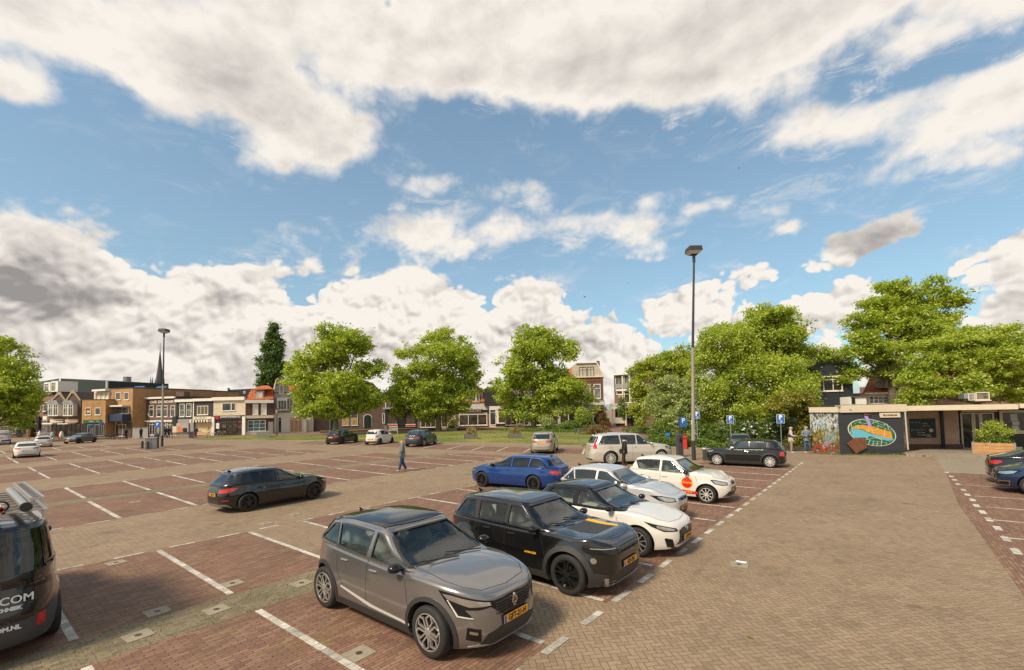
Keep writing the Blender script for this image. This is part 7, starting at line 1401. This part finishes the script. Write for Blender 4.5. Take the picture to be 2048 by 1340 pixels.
def lantern(x, y, top, label):
    p = at_px(x, y); H = height(p, top); r = empty('street_lantern', p, 0, label, 'street lantern', 'old style street lanterns'); q = MB(); q.tube([(0, 0, 0), (0, 0, .8), (0, 0, H-.8)], [.11, .07, .05], 8); q.obj('post', dkpole, r, True); q = MB(); q.tube([(0, 0, H-.75), (0, 0, H-.3)], [.12, .21], 6); q.obj('lantern_glass', pbr('lantern_glass', (.45, .46, .42), .2), r); q = MB(); q.tube([(0, 0, H-.3), (0, 0, H)], [.24, .04], 6); q.obj('lantern_cap', dkpole, r)
lantern(553.6, 871.5, 816, 'old style street lantern in front of the bell gabled house'); lantern(106.5, 874, 831, 'old style street lantern before the left gabled brick house'); lantern(297.5, 876, 823, 'old style street lantern in front of the cafe, left of the tall lamp post'); lantern(10.5, 875, 832, 'old style street lantern at the far left edge'); lantern(1633, 872, 786, 'small lantern behind the kiosk, seen before the blue-black plank house')
# planters
def planter(x0, x1, y1, y0, label, mat, plant=None, grp='wooden planters on the lawn', ph=.6, dp=1.0, n=900, taper=0, name='planter', psize=.07):
    p = at_px((x0+x1)/2, y1); H = height(p, y0); w = (g(x1, y1)-g(x0, y1)).length; a = math.atan2(p.y, p.x)-math.pi/2; r = empty(name, p, a, label, 'planter', grp); q = MB()
    for k in range(4):
        z0_, z1_ = H*k/4+.012, H*(k+1)/4
        for y in (0, dp): q.box((0, y, (z0_+z1_)/2), (w, .04, z1_-z0_))
        for x in (-w/2, w/2): q.box((x, dp/2, (z0_+z1_)/2), (.04, dp-.05, z1_-z0_))
    q.obj('box', mat, r); q = MB(); q.box((0, dp/2, H-.08), (w-.06, dp-.06, .06)); q.obj('soil', MATS['soil'], r); q = MB(); [q.box((sx*w*.5, sy, H/2), (.07, .07, H+.03)) for sx in (-1, 1) for sy in (-.02, dp+.02)]; q.obj('corner_posts', galv if name == 'crate_planter' else mat, r)
    if plant: V, P = leaves([(Vector((0, dp/2, H+ph*.35)), w*.42, dp*.4, ph*.55)], n, psize, int(x0), cl=.2, per=12, up=.3); leaf_obj('plant', V, plant, r)
    return r
WG = planks('planter_grey', (.24, .215, .19), .2, .15, .6); WO = pbr('planter_wood', (.46, .24, .10), .6, var=.3, vscale=3)
planter(1017, 1042, 878, 867.5, 'grey wooden planter with dry grass, right one of the lawn planters', WG, L_dry, ph=.9); planter(929.7, 954.5, 879, 868.5, 'grey wooden planter with dry grass, left one of the lawn planters', WG, L_dry, ph=.9); planter(1033, 1050, 863, 855, 'grey wooden planter behind the right lawn planter', WG, L_dry, ph=.8); planter(895, 912, 862.5, 856.5, 'pale planter on the street edge right of the middle lime tree', WG, L_hedge, ph=.7)
planter(1206, 1221, 855, 844, 'tapered red steel planter at the corner of the tall brown building', pbr('planter_red', (.36, .06, .03), .5), L_hedge, 'street planters', .8, 1.4)
r = planter(1953, 2023, 911.5, 886, 'large crate planter of orange boards holding a small bush before the kiosk', WO, L_hedge, 'kiosk planters', .35, 1.1, 2600, 0, 'crate_planter', .05)
V, P = leaves([(Vector((.05, .5, 1.72)), .40, .35, .35), (Vector((-.35, .5, 1.30)), .36, .3, .28), (Vector((.5, .5, 1.40)), .42, .3, .22)], 3000, .04, 5, cl=.16, per=14); leaf_obj('bush', V, L_fresh, r); q = MB(); q.tube([(0, .5, .7), (.05, .5, 1.2), (0, .5, 1.7)], [.03, .025, .012], 6); [q.tube([(.02, .5, 1.0), (dx, .5+dy, 1.6)], [.02, .008], 5) for dx, dy in ((.5, .1), (-.45, -.1), (.25, .2))]; q.obj('stem', bark, r, True)
# picnic tables and benches
def picnic(x, y, label, mat, w=1.8, rz=0.0):
    p = at_px(x, y); a = math.atan2(p.y, p.x)-math.pi/2+rz; r = empty('picnic_table', p, a, label, 'picnic table', 'picnic tables'); q = MB(); [q.box((0, k*.15-.3, .75), (w, .13, .05)) for k in range(5)]; q.obj('table_top', mat, r)
    for s in (-1, 1): q = MB(); q.box((0, s*.75, .45), (w, .26, .05)); q.obj('seat', mat, r)
    for s in (-1, 1): q = MB(); q.bar((s*w*.35, -.7, 0), (s*w*.35, -.25, .73), .06, .09); q.bar((s*w*.35, .7, 0), (s*w*.35, .25, .73), .06, .09); q.bar((s*w*.35, -.85, .41), (s*w*.35, .85, .41), .05, .09); q.obj('leg_frame', mat, r)
picnic(401, 876.3, 'red-brown picnic table before the beige roller shutter', pbr('wood_red', (.20, .07, .05), .7), 2.4); picnic(1164, 869, 'weathered grey picnic table at the edge of the lawn', WG, 1.9, .5)
def bench(x, y, label, w=1.9):
    p = at_px(x, y); a = math.atan2(p.y, p.x)-math.pi/2; r = empty('park_bench', p, a, label, 'bench', 'benches'); q = MB(); [q.box((0, k*.12, .45), (w, .10, .04)) for k in range(4)]; q.obj('seat', B_ := MATS['bark'], r); q = MB(); [q.box((0, .42, .6+k*.13), (w, .04, .10)) for k in range(3)]; q.obj('backrest', B_, r)
    for s in (-1, 1): q = MB(); q.bar((s*w*.42, .02, 0), (s*w*.42, .02, .44), .06); q.bar((s*w*.42, .36, 0), (s*w*.42, .44, .95), .06); q.obj('leg', dkpole, r)
bench(1118, 858.5, 'dark bench facing the lawn beside the rightmost lime tree', 2.6); bench(365, 876.5, 'low brown bench in front of the dark green house', 3.0)
# bicycles
def bike(x, y, label, rz, mat):
    p = at_px(x, y); a = math.atan2(p.y, p.x)-math.pi/2+rz; r = empty('bicycle', p, a, label, 'bicycle', 'parked bicycles'); r.rotation_euler = (.12, 0, a)
    for s in (-.54, .54):
        q = MB(); q.tube([(s+.34*math.cos(t), 0, .35+.34*math.sin(t)) for t in np.linspace(0, 2*math.pi, 25)], .022, 6); [q.bar((s, 0, .35), (s+.33*math.cos(t), 0, .35+.33*math.sin(t)), .006) for t in np.linspace(0, 5.7, 12)]; q.obj('wheel', rubber, r, True)
    q = MB(); A_ = {k: Vector(v) for k, v in dict(b=(-.1, 0, .3), s=(-.22, 0, .82), h=(.38, 0, .88), f=(.54, 0, .35), r=(-.54, 0, .35)).items()}
    for u, v in ('bs', 'sh', 'bh', 'hf', 'br', 'sr'): q.tube([A_[u], A_[v]], .02, 6)
    q.obj('frame', mat, r, True); q = MB(); q.tube([(.30, -.28, 1.02), (.40, -.1, 1.04), (.38, 0, .88), (.40, .1, 1.04), (.30, .28, 1.02)], .018, 6); q.obj('handlebar', dkpole, r, True); q = MB(); q.tube([(-.22, 0, .8), (-.24, 0, .95)], .018, 6); q.box((-.24, 0, .97), (.26, .14, .06)); q.obj('saddle', ink, r); q = MB(); q.box((-.56, 0, .74), (.4, .14, .02)); q.bar((-.56, 0, .37), (-.62, 0, .73), .015); q.obj('carrier', dkpole, r)
bike(433, 875, 'leftmost of the bicycles parked at the burger restaurant, by its white pillar', .3, W_); bike(446, 874.5, 'middle one of the bicycles parked before the burger restaurant', -.2, galv); bike(457, 874, 'rightmost bicycle before the burger restaurant window', .15, dkpole); bike(1055, 862, 'bicycle leaning near the rightmost lime tree trunk', .2, dkpole); bike(944, 857.5, 'bicycle in front of the boutique display window', 0, W_); bike(207, 878, 'bicycle beside the upright round blue sign', -.3, galv); bike(925, 858, 'bicycle at the left end of the boutique display window', .2, dkpole)
# terrace of the cafes
def chair_set(x, y, label, mat):
    p = at_px(x, y); r = empty('terrace_table', p, 0, label, 'terrace table', 'terrace tables'); q = MB(); q.lathe((0, 0, .72), [(.38, 0), (.38, .03), (.001, .03)], n=16); q.obj('table_top', mat, r); q = MB(); q.cyl((0, 0, 0), .03, .72); q.cyl((0, 0, 0), .22, .03); q.obj('pedestal', dkpole, r)
def tchair(x, y, label, mat, rz):
    p = at_px(x, y); r = empty('terrace_chair', p, rz, label, 'chair', 'terrace chairs'); q = MB(); q.box((0, 0, .45), (.42, .42, .03)); q.obj('seat', mat, r); q = MB(); q.box((0, .2, .72), (.42, .03, .4)); q.obj('backrest', mat, r); [MB().bar((a*.18, b_*.18, 0), (a*.18, b_*.18, .45), .03).obj('leg', dkpole, r) for a in (-1, 1) for b_ in (-1, 1)]
RC = pbr('chair_red', (.35, .03, .03), .5)
for k, (x, y, mt, lb) in enumerate(((98, 877, RC, 'red terrace table left of the white figure sign'), (116, 877, RC, 'red terrace table before the right gabled house'), (228, 878.5, dkpole, 'dark terrace table under the navy balcony'), (240, 878.5, dkpole, 'dark terrace table right under the shop sign with red'), (1258, 858, RC, 'dark red terrace table before the brick flat building'))): chair_set(x, y, lb, mt)
for k, (x, y, mt, lb) in enumerate(((94, 877.5, RC, 'red chair left of the left red terrace table'), (103, 877.2, RC, 'red chair between the two red terrace tables'), (112, 877.6, RC, 'red chair left of the right red terrace table'), (121, 877.3, RC, 'red chair right of the right red terrace table'), (223, 879, dkpole, 'dark chair at the left end of the navy balcony terrace'), (234, 879, dkpole, 'dark chair between the two dark terrace tables'), (246, 879, dkpole, 'dark chair at the right end of the navy balcony terrace'))): tchair(x, y, lb, mt, k*.9)
def fold_parasol(x, y, top, label, mat): p = at_px(x, y); H = height(p, top); r = empty('parasol', p, 0, label, 'parasol', 'folded parasols'); q = MB(); q.tube([(0, 0, 0), (0, 0, H)], .035, 8); q.cyl((0, 0, 0), .3, .08); q.obj('pole', dkpole, r); q = MB(); q.tube([(0, 0, H*.28), (0, 0, H*.45), (0, 0, H*.8), (0, 0, H)], [.24, .30, .2, .03], 10); q.obj('folded_cloth', mat, r, True)
fold_parasol(1249, 855, 805, 'tall closed black parasol before the brick flat building', ink); fold_parasol(1272, 856, 822, 'closed dark parasol at the right of the flat building terrace', ink); fold_parasol(79, 877, 862, 'small closed white parasol before the brick corner house', W_); fold_parasol(104.5, 878.5, 863, 'closed green and white parasol near the red chairs', pbr('mint', (.25, .45, .36), .6)); fold_parasol(122.5, 878, 862, 'slim closed white parasol right of the red chairs', W_)
# low wall, rail, sign frame
mb = MB()
def lowwall(x0, x1, y0, y1, h, label):
    a, b = at_px(x0, y0), at_px(x1, y1); n_ = Vector(((b-a).y, -(b-a).x, 0)).normalized(); r = empty('low_wall', a, 0, label, 'wall', 'low street walls'); d = b-a; q = MB(); q.prism([Vector((0, 0, 0)), d, d-n_*.3, -n_*.3], (0, 0, h)); q.obj('wall', pbr('wall_clinker', (.12, .06, .045), .8, var=.3), r); q = MB(); q.prism([n_*.05+Vector((0, 0, h)), d+n_*.05+Vector((0, 0, h)), d-n_*.35+Vector((0, 0, h)), -n_*.35+Vector((0, 0, h))], (0, 0, .09)); q.obj('coping', pbr('coping_tan', (.38, .27, .13), .8, var=.15), r)
lowwall(640, 768, 866.5, 862.8, .32, 'low clinker wall before the brick hall'); lowwall(782, 870, 862.5, 861.0, .38, 'low clinker wall before the black fronted shop'); lowwall(912, 1056, 861.2, 860.0, .38, 'low clinker wall before the boutiques and green door house')
def frame_rail(x0, x1, y, label): p = at_px(x0, y); d = at_px(x1, y)-p; r = empty('street_railing', p, 0, label, 'railing', 'street railings'); q = MB(); h = 1.15; q.tube([(0, 0, 0), (0, 0, h), d+Vector((0, 0, h)), d], .04, 6); q.bar(Vector((0, 0, .6)), d+Vector((0, 0, .6)), .03); q.obj('frame', W_, r, True); q = MB(); q.box(d/2+Vector((0, 0, .85)), (d.length*.9, .02, .35), rz=math.atan2(d.y, d.x)); q.obj('panel', GRY, r)
frame_rail(778, 795, 869, 'white framed railing panel right of the white city car')
# manholes, leaf and paper
plate_c = pbr('concrete_plate', (.28, .235, .165), .85, var=.25, vscale=9, bump=.3)
for k, (x, y, lb) in enumerate(((718, 1308, 'square concrete cover with round hole, below the grey crossover'), (314, 1224, 'square concrete cover left of the centre of the mossy strip'), (464.8, 1167.6, 'square concrete cover at the end of the white line above the mossy strip'), (276, 1272, 'mossy square cover nearest the black van'), (433, 1220, 'mossy square cover in the middle of the mossy strip'), (603, 1167, 'mossy square cover by the rear wheel of the grey crossover'), (232, 1126, 'square cover under a white dash, left part of the first bays'), (531, 1047, 'flat square cover in the lane below the driving black hatchback'), (589, 1029, 'small square cover in the lane, right of the driving black hatchback'), (1478, 1130, 'square cover under the white paper on the open lane'), (270, 1004, 'square cover in the empty red bays left of the driving hatchback'))):
    p = g(x, y); r = empty('drain_cover', (p.x, p.y, 0), .02*k, lb, 'drain cover', 'square concrete covers in the paving'); q = MB(); q.box((0, 0, .008), (.33, .33, .012)); o = q.obj('slab', plate_c, r); q = MB(); q.lathe((0, 0, .0145), [(.045, 0), (.045, .004), (.03, .002), (.001, .002)], n=16); q.obj('lid', pbr('rust_lid', (.07, .035, .02), .6), r)
p = g(1482, 1126); q = MB(); q.prism([(-.10, -.04, .022), (.10, -.05, .022), (.11, .04, .03), (-.09, .04, .024)], (0, 0, .003)); o = q.obj('sheet_of_paper', pbr('paper_white', (.78, .78, .80), .6), None); o.location = p; tag(o, 'sheet of white paper lying on the open lane', 'paper')
p = g(1499, 1276); q = MB(); q.prism([(-.05, 0, .012), (0, -.025, .014), (.05, 0, .02), (0, .025, .014)], (0, 0, .002)); o = q.obj('fallen_leaf', L_yel, None); o.location = p; tag(o, 'single yellow green leaf lying on the open lane', 'leaf')
def bird(x, y, d, label, s):
    v = ray(x, y).normalized(); p = Vector((0, 0, CAMH))+v*d; q = MB(); q.tube([(-.10*s, 0, 0), (0, 0, 0), (.10*s, 0, .01*s)], [.005*s, .03*s, .01*s], 6); q.prism([(-.02*s, 0, 0), (.05*s, 0, 0), (.0, .20*s, .08*s), (-.06*s, .22*s, .08*s)], (0, 0, .006)); q.prism([(-.02*s, 0, 0), (.05*s, 0, 0), (.0, -.20*s, .08*s), (-.06*s, -.22*s, .08*s)], (0, 0, .006)); o = q.obj('bird', ink, None); o.location = p; tag(o, label, 'bird', 'birds in the sky')
bird(1170, 594, 60, 'largest bird in the blue sky right of the photo centre', 1.4); bird(466, 659, 80, 'tiny bird in the clouds left of the lime trees', 1.2); bird(1257, 566, 90, 'tiny bird right of the largest bird', 1.0); bird(1478, 337, 80, 'tiny bird high above the tall lamp post', 1.0)
# weeds between the clinkers
wz = []
rgw = np.random.default_rng(17)
tag(tufts('weeds', [(-8.2, .2), (-13.8, .2), (-13.8, 5.3), (-8.2, 5.3)], 420, .022, L_yel, 18, .004), 'small green weeds in the paving joints', 'weeds', kind='stuff')
tag(tufts('moss', [(-8.25, -3), (-9.25, -3), (-9.3, 5.4), (-8.28, 5.4)], 900, .022, L_yel, 19, .004), 'moss and weeds along the grey strip', 'moss', kind='stuff')
tag(tufts('weeds', [(-4.1, -1), (-8.2, -1), (-8.2, 5.3), (-4.1, 5.3)], 420, .022, L_yel, 21, .004), 'scattered weeds in the nearest bays', 'weeds', kind='stuff')
tag(tufts('wall_weeds', [(-3.9, 36.9), (-2.1, 36.2), (1.05, 37.9), (1.0, 37.6), (-2.1, 35.9), (-4.0, 36.4)], 900, .10, L_hedge, 22, .004), 'weeds growing at the foot of the kiosk wall', 'weeds', kind='stuff')
# ---------------------------------------------------------------- people
SKIN = pbr('skin', (.50, .27, .18), .55)
def skin_mesh(name, nodes, edges, mat, parent, sub=2):
    ks = list(nodes); me = bpy.data.meshes.new(name); me.from_pydata([nodes[k][0] for k in ks], [(ks.index(a), ks.index(b)) for a, b in edges], []); o = bpy.data.objects.new(name, me); COL.objects.link(o)
    md = o.modifiers.new('s', 'SKIN'); me.skin_vertices.update() if hasattr(me.skin_vertices, 'update') else None
    sv = me.skin_vertices[0].data
    for i, k in enumerate(ks): r = nodes[k][1]; sv[i].radius = r if isinstance(r, tuple) else (r, r); sv[i].use_root = (i == 0)
    o.modifiers.new('u', 'SUBSURF').levels = sub; o.modifiers['u'].render_levels = sub; bpy.context.view_layer.update(); m2 = bpy.data.meshes.new_from_object(o.evaluated_get(bpy.context.evaluated_depsgraph_get())); bpy.data.objects.remove(o); m2.materials.clear(); m2.materials.append(mat); m2.polygons.foreach_set('use_smooth', [True]*len(m2.polygons)); m2.name = name
    return link(bpy.data.objects.new(name, m2), parent)
def person(x, y, face, label, top, bottom, shoes, arms, legs, hair=None, hat=None, hood=None, bag=None, vest=None, camera=False, h=1.74, head_turn=0, grp=None, name='person'):
    "face: heading of the chest in degrees; arms/legs: joint positions in metres, x forward, y left"
    p = at_px(x, y); r = empty(name, (p.x, p.y, .006), R_(face), label, 'person', grp); k = h/1.74; r.scale = (k, k, k)
    N = dict(pel=((0, 0, .96), .10), sp=((0, 0, 1.16), .095), ch=((.0, 0, 1.36), .11), nk=((0, 0, 1.49), .06), hd=((.02, 0, 1.59), .105), tp=((.015, 0, 1.69), .10))
    E = [('pel', 'sp'), ('sp', 'ch'), ('ch', 'nk'), ('nk', 'hd'), ('hd', 'tp')]; J = {}
    for s, sg in (('l', 1), ('r', -1)):
        el, wr = arms[s]; sh = (0, sg*.185, 1.43); N['s'+s] = (sh, .062); N['e'+s] = (el, .043); N['w'+s] = (wr, .028); E += [('ch', 's'+s), ('s'+s, 'e'+s), ('e'+s, 'w'+s)]
        d = (Vector(wr)-Vector(el)).normalized(); pm = Vector(wr)+d*.07; N['p'+s] = (tuple(pm), (.034, .02)); E.append(('w'+s, 'p'+s))
        kn, an = legs[s]; N['h'+s] = ((0, sg*.09, .92), .07); N['k'+s] = (kn, .056); N['a'+s] = (an, .04); N['t'+s] = ((an[0]+.12, an[1], max(.03, an[2]-.05)), .035); E += [('pel', 'h'+s), ('h'+s, 'k'+s), ('k'+s, 'a'+s), ('a'+s, 't'+s)]
    body = skin_mesh('body', N, E, SKIN, r)
    hm = MB()
    for s in 'lr':
        pm = Vector(N['p'+s][0]); d = (pm-Vector(N['w'+s][0])).normalized(); sd = d.cross(Vector((1, 0, .2))).normalized(); dn = d.cross(sd)
        for i, L_ in enumerate((.060, .072, .068, .052)): a = pm+sd*(i-1.5)*.018+d*.015; hm.tube([a, a+d*L_*.55, a+d*L_*.85+dn*.025], [.0095, .009, .007], 6)
        a = pm-sd*.03-d*.03; hm.tube([a, a-sd*.03+d*.02, a-sd*.035+d*.05], [.011, .0105, .008], 6)
    fc = MB(); H_ = Vector(N['hd'][0]); fc.tube([H_+Vector((.065, 0, .045)), H_+Vector((.092, 0, .01)), H_+Vector((.078, 0, .0))], [.008, .014, .010], 6); fc.tube([H_+Vector((.066, -.022, -.03)), H_+Vector((.074, 0, -.032)), H_+Vector((.066, .022, -.03))], .007, 5)
    for sg in (1, -1): fc.lathe(H_+Vector((0, sg*.078, .02)), [(.03, 0), (.022, .012), (.001, .014)], (0, sg, 0), 10)
    hm.V += []; merge_in(body, hm, SKIN); merge_in(body, fc, SKIN)
    ey = MB(); [ey.lathe(H_+Vector((.066, sg*.03, .045)), [(.011, 0), (.001, .008)], (1, 0, 0), 8) for sg in (1, -1)]; merge_in(body, ey, ink)
    def G(keys, add): return {q: (N[q][0], tuple(v+add for v in (N[q][1] if isinstance(N[q][1], tuple) else (N[q][1],)*2))) for q in keys}
    J = G(['pel', 'sp', 'ch', 'sl', 'el', 'sr', 'er'], .026)
    for s in 'lr': w_ = Vector(N['w'+s][0]).lerp(Vector(N['e'+s][0]), .06); J['c'+s] = (tuple(w_), .043)
    J['cn'] = ((0, 0, 1.50), .085); J['bt'] = ((0, 0, .84), .175); J['pel'] = ((0, 0, .96), .17); J['sp'] = ((0, 0, 1.16), .165); J['ch'] = ((0, 0, 1.35), .17)
    for s in 'lr': J['s'+s] = (J['s'+s][0], .10); J['e'+s] = (J['e'+s][0], .072); J['c'+s] = (J['c'+s][0], .055)
    skin_mesh('jacket', J, [('bt', 'pel'), ('pel', 'sp'), ('sp', 'ch'), ('ch', 'sl'), ('sl', 'el'), ('el', 'cl'), ('ch', 'sr'), ('sr', 'er'), ('er', 'cr'), ('ch', 'cn')], top, r)
    if vest: skin_mesh('vest', {q: (J[q][0], J[q][1]+.02) for q in ('pel', 'sp', 'ch')}, [('pel', 'sp'), ('sp', 'ch')], vest, r)
    T = G(['pel', 'hl', 'kl', 'hr', 'kr'], .016)
    for s in 'lr': a_ = Vector(N['a'+s][0]); T['x'+s] = ((a_.x, a_.y, a_.z-.01), .068); T['k'+s] = (T['k'+s][0], .085); T['h'+s] = (T['h'+s][0], .115)
    T['pel'] = ((0, 0, .95), .14); T['tw'] = ((0, 0, 1.05), .13); skin_mesh('trousers', T, [('tw', 'pel'), ('pel', 'hl'), ('hl', 'kl'), ('kl', 'xl'), ('pel', 'hr'), ('hr', 'kr'), ('kr', 'xr')], bottom, r)
    for s in 'lr': a_ = Vector(N['a'+s][0]); skin_mesh('shoe', dict(a=((a_.x-.03, a_.y, a_.z-.035), (.045, .05)), b=((a_.x+.08, a_.y, a_.z-.05), (.045, .035)), c=((a_.x+.16, a_.y, a_.z-.06), (.04, .025))), [('a', 'b'), ('b', 'c')], shoes, r)
    if hair: q = MB(); hc = Vector(N['hd'][0])+Vector((-.012, 0, .07)); q.lathe(hc, [(.095, -.09), (.104, -.03), (.10, .02), (.076, .06), (.034, .082), (.001, .086)], (-.35, 0, 1), 16); q.obj('hair', hair, r, True)
    if hat: q = MB(); hc = Vector(N['hd'][0])+Vector((0, 0, .085)); q.lathe(hc, [(.10, 0), (.10, .03), (.075, .062), (.001, .075)], n=16); q.prism([hc+Vector(v) for v in ((.07, -.06, 0), (.15, -.045, -.01), (.15, .045, -.01), (.07, .06, 0))], (0, 0, .012)); q.obj('cap', hat, r, True)
    if hood: q = MB(); q.tube([(-.05, .09, 1.50), (-.10, .05, 1.47), (-.115, 0, 1.46), (-.10, -.05, 1.47), (-.05, -.09, 1.50), (.05, -.07, 1.49), (.075, 0, 1.47), (.05, .07, 1.49), (-.05, .09, 1.50)], .042, 8); q.obj('hood', hood, r, True)
    if bag:
        bx_ = Vector(bag[0]); q = MB(); q.box(bx_, (.24, .12, .26)); o = q.obj('shoulder_bag', bag[1], None); bm = bmesh.new(); bm.from_mesh(o.data); bmesh.ops.bevel(bm, geom=bm.edges[:], offset=.04, segments=3, affect='EDGES'); bm.to_mesh(o.data); bm.free(); o.location = r.location; o.rotation_euler = r.rotation_euler; o.scale = r.scale; tag(o, bag[2], 'bag')
    if camera: q = MB(); c = (Vector(N['pl'][0])+Vector(N['pr'][0]))/2+Vector((.04, 0, .02)); q.box(c, (.07, .13, .09)); q.lathe(c+Vector((.035, 0, 0)), [(.035, 0), (.035, .06), (.001, .06)], (1, 0, 0), 12); o = q.obj('camera', ink, None); o.location = r.location; o.rotation_euler = r.rotation_euler; o.scale = r.scale; tag(o, camera, 'camera')
    return r
ja = lambda n, c, v=.12: pbr(n, c, .8, var=v, vscale=6)
LFT = math.degrees(YAW)+180      # towards the left of the photo
person(805, 943, LFT+8, 'bald man in a grey green hooded jacket and blue jeans walking across the empty bays', ja('jacket_sage', (.13, .155, .14)), ja('jeans', (.02, .055, .11)), ja('shoe_grey', (.3, .3, .28)), dict(l=((-.02, .26, 1.17), (.16, .24, 1.00)), r=((.04, -.25, 1.16), (.26, -.18, .99))), dict(l=((.07, .09, .50), (.18, .09, .09)), r=((.0, -.09, .50), (-.20, -.09, .11))), hood=ja('jacket_sage', (.13, .155, .14)), h=1.74)
person(1250, 936, LFT-12, 'dark haired woman in a black jacket with white collar and brown trousers walking left', ja('jacket_black', (.012, .014, .016)), ja('trousers_plum', (.055, .025, .022)), ja('shoe_white', (.62, .55, .5)), dict(l=((-.05, .25, 1.17), (.03, .22, .95)), r=((-.10, -.27, 1.17), (-.02, -.28, .94))), dict(l=((.10, .08, .52), (.10, .08, .09)), r=((.05, -.08, .50), (-.10, -.08, .10))), hair=ja('hair_dark', (.02, .012, .010)), hood=ja('collar_white', (.6, .58, .56)), bag=((.17, .22, .95), ja('bag_black', (.012, .012, .012)), 'black bag held at the side of the walking woman'), h=1.70)
person(1583, 905.5, LFT+150, 'older man with pale cap, white sleeves and black vest standing beside the kiosk', ja('shirt_pale', (.45, .38, .36)), ja('trousers_beige', (.27, .20, .14)), ja('shoe_white', (.62, .55, .5)), dict(l=((.04, .25, 1.16), (.28, .12, 1.12)), r=((.06, -.25, 1.16), (.30, -.12, 1.14))), dict(l=((.02, .10, .49), (.0, .11, .08)), r=((.02, -.10, .49), (.0, -.11, .08))), hat=ja('cap_pale', (.45, .40, .36)), vest=ja('vest_black', (.02, .014, .016)), h=1.74)
person(1614, 905.5, LFT+80, 'man with a grey cap, blue sweater and faded jeans holding a camera beside the kiosk', ja('sweater_blue', (.14, .18, .23)), ja('jeans_faded', (.05, .09, .14), .6), ja('shoe_white', (.62, .55, .5)), dict(l=((.04, .28, 1.18), (.24, .09, 1.12)), r=((.04, -.28, 1.18), (.24, -.09, 1.12))), dict(l=((.05, .16, .49), (-.02, .24, .08)), r=((.02, -.09, .49), (.0, -.12, .08))), hat=ja('cap_grey', (.36, .37, .38)), camera='black camera held by the man in the blue sweater', h=1.76)
dkc = ja('coat_dark', (.02, .022, .028)); AR = dict(l=((0, .24, 1.16), (.06, .24, .92)), r=((0, -.24, 1.16), (.06, -.24, .92))); LG_ = dict(l=((.04, .09, .5), (.10, .09, .09)), r=((.0, -.09, .5), (-.12, -.09, .09)))
person(282, 878, LFT, 'person in a long dark coat walking before the white container at left', dkc, dkc, dkc, AR, LG_, hair=dkc, grp='people far away'); person(331, 876, LFT+170, 'left person of the dark clothed pair before the maroon cafe', dkc, ja('jeans', (.02, .055, .11)), dkc, AR, LG_, hair=dkc, grp='people far away'); person(337, 876.5, LFT+160, 'right person of the dark clothed pair before the maroon cafe', dkc, dkc, dkc, AR, LG_, hair=dkc, grp='people far away')
person(391.5, 876, LFT+90, 'person in a dark blue coat behind the red picnic table', ja('coat_navy', (.015, .018, .05)), dkc, dkc, AR, LG_, hair=dkc, grp='people far away'); person(57, 878, LFT, 'person in a beige coat by the far left shops', ja('coat_beige', (.42, .26, .13)), ja('coat_beige', (.42, .26, .13)), dkc, AR, LG_, hair=dkc, grp='people far away'); person(252, 879, LFT, 'person in dark clothes under the right end of the navy balcony', dkc, dkc, dkc, AR, LG_, hair=dkc, grp='people far away')
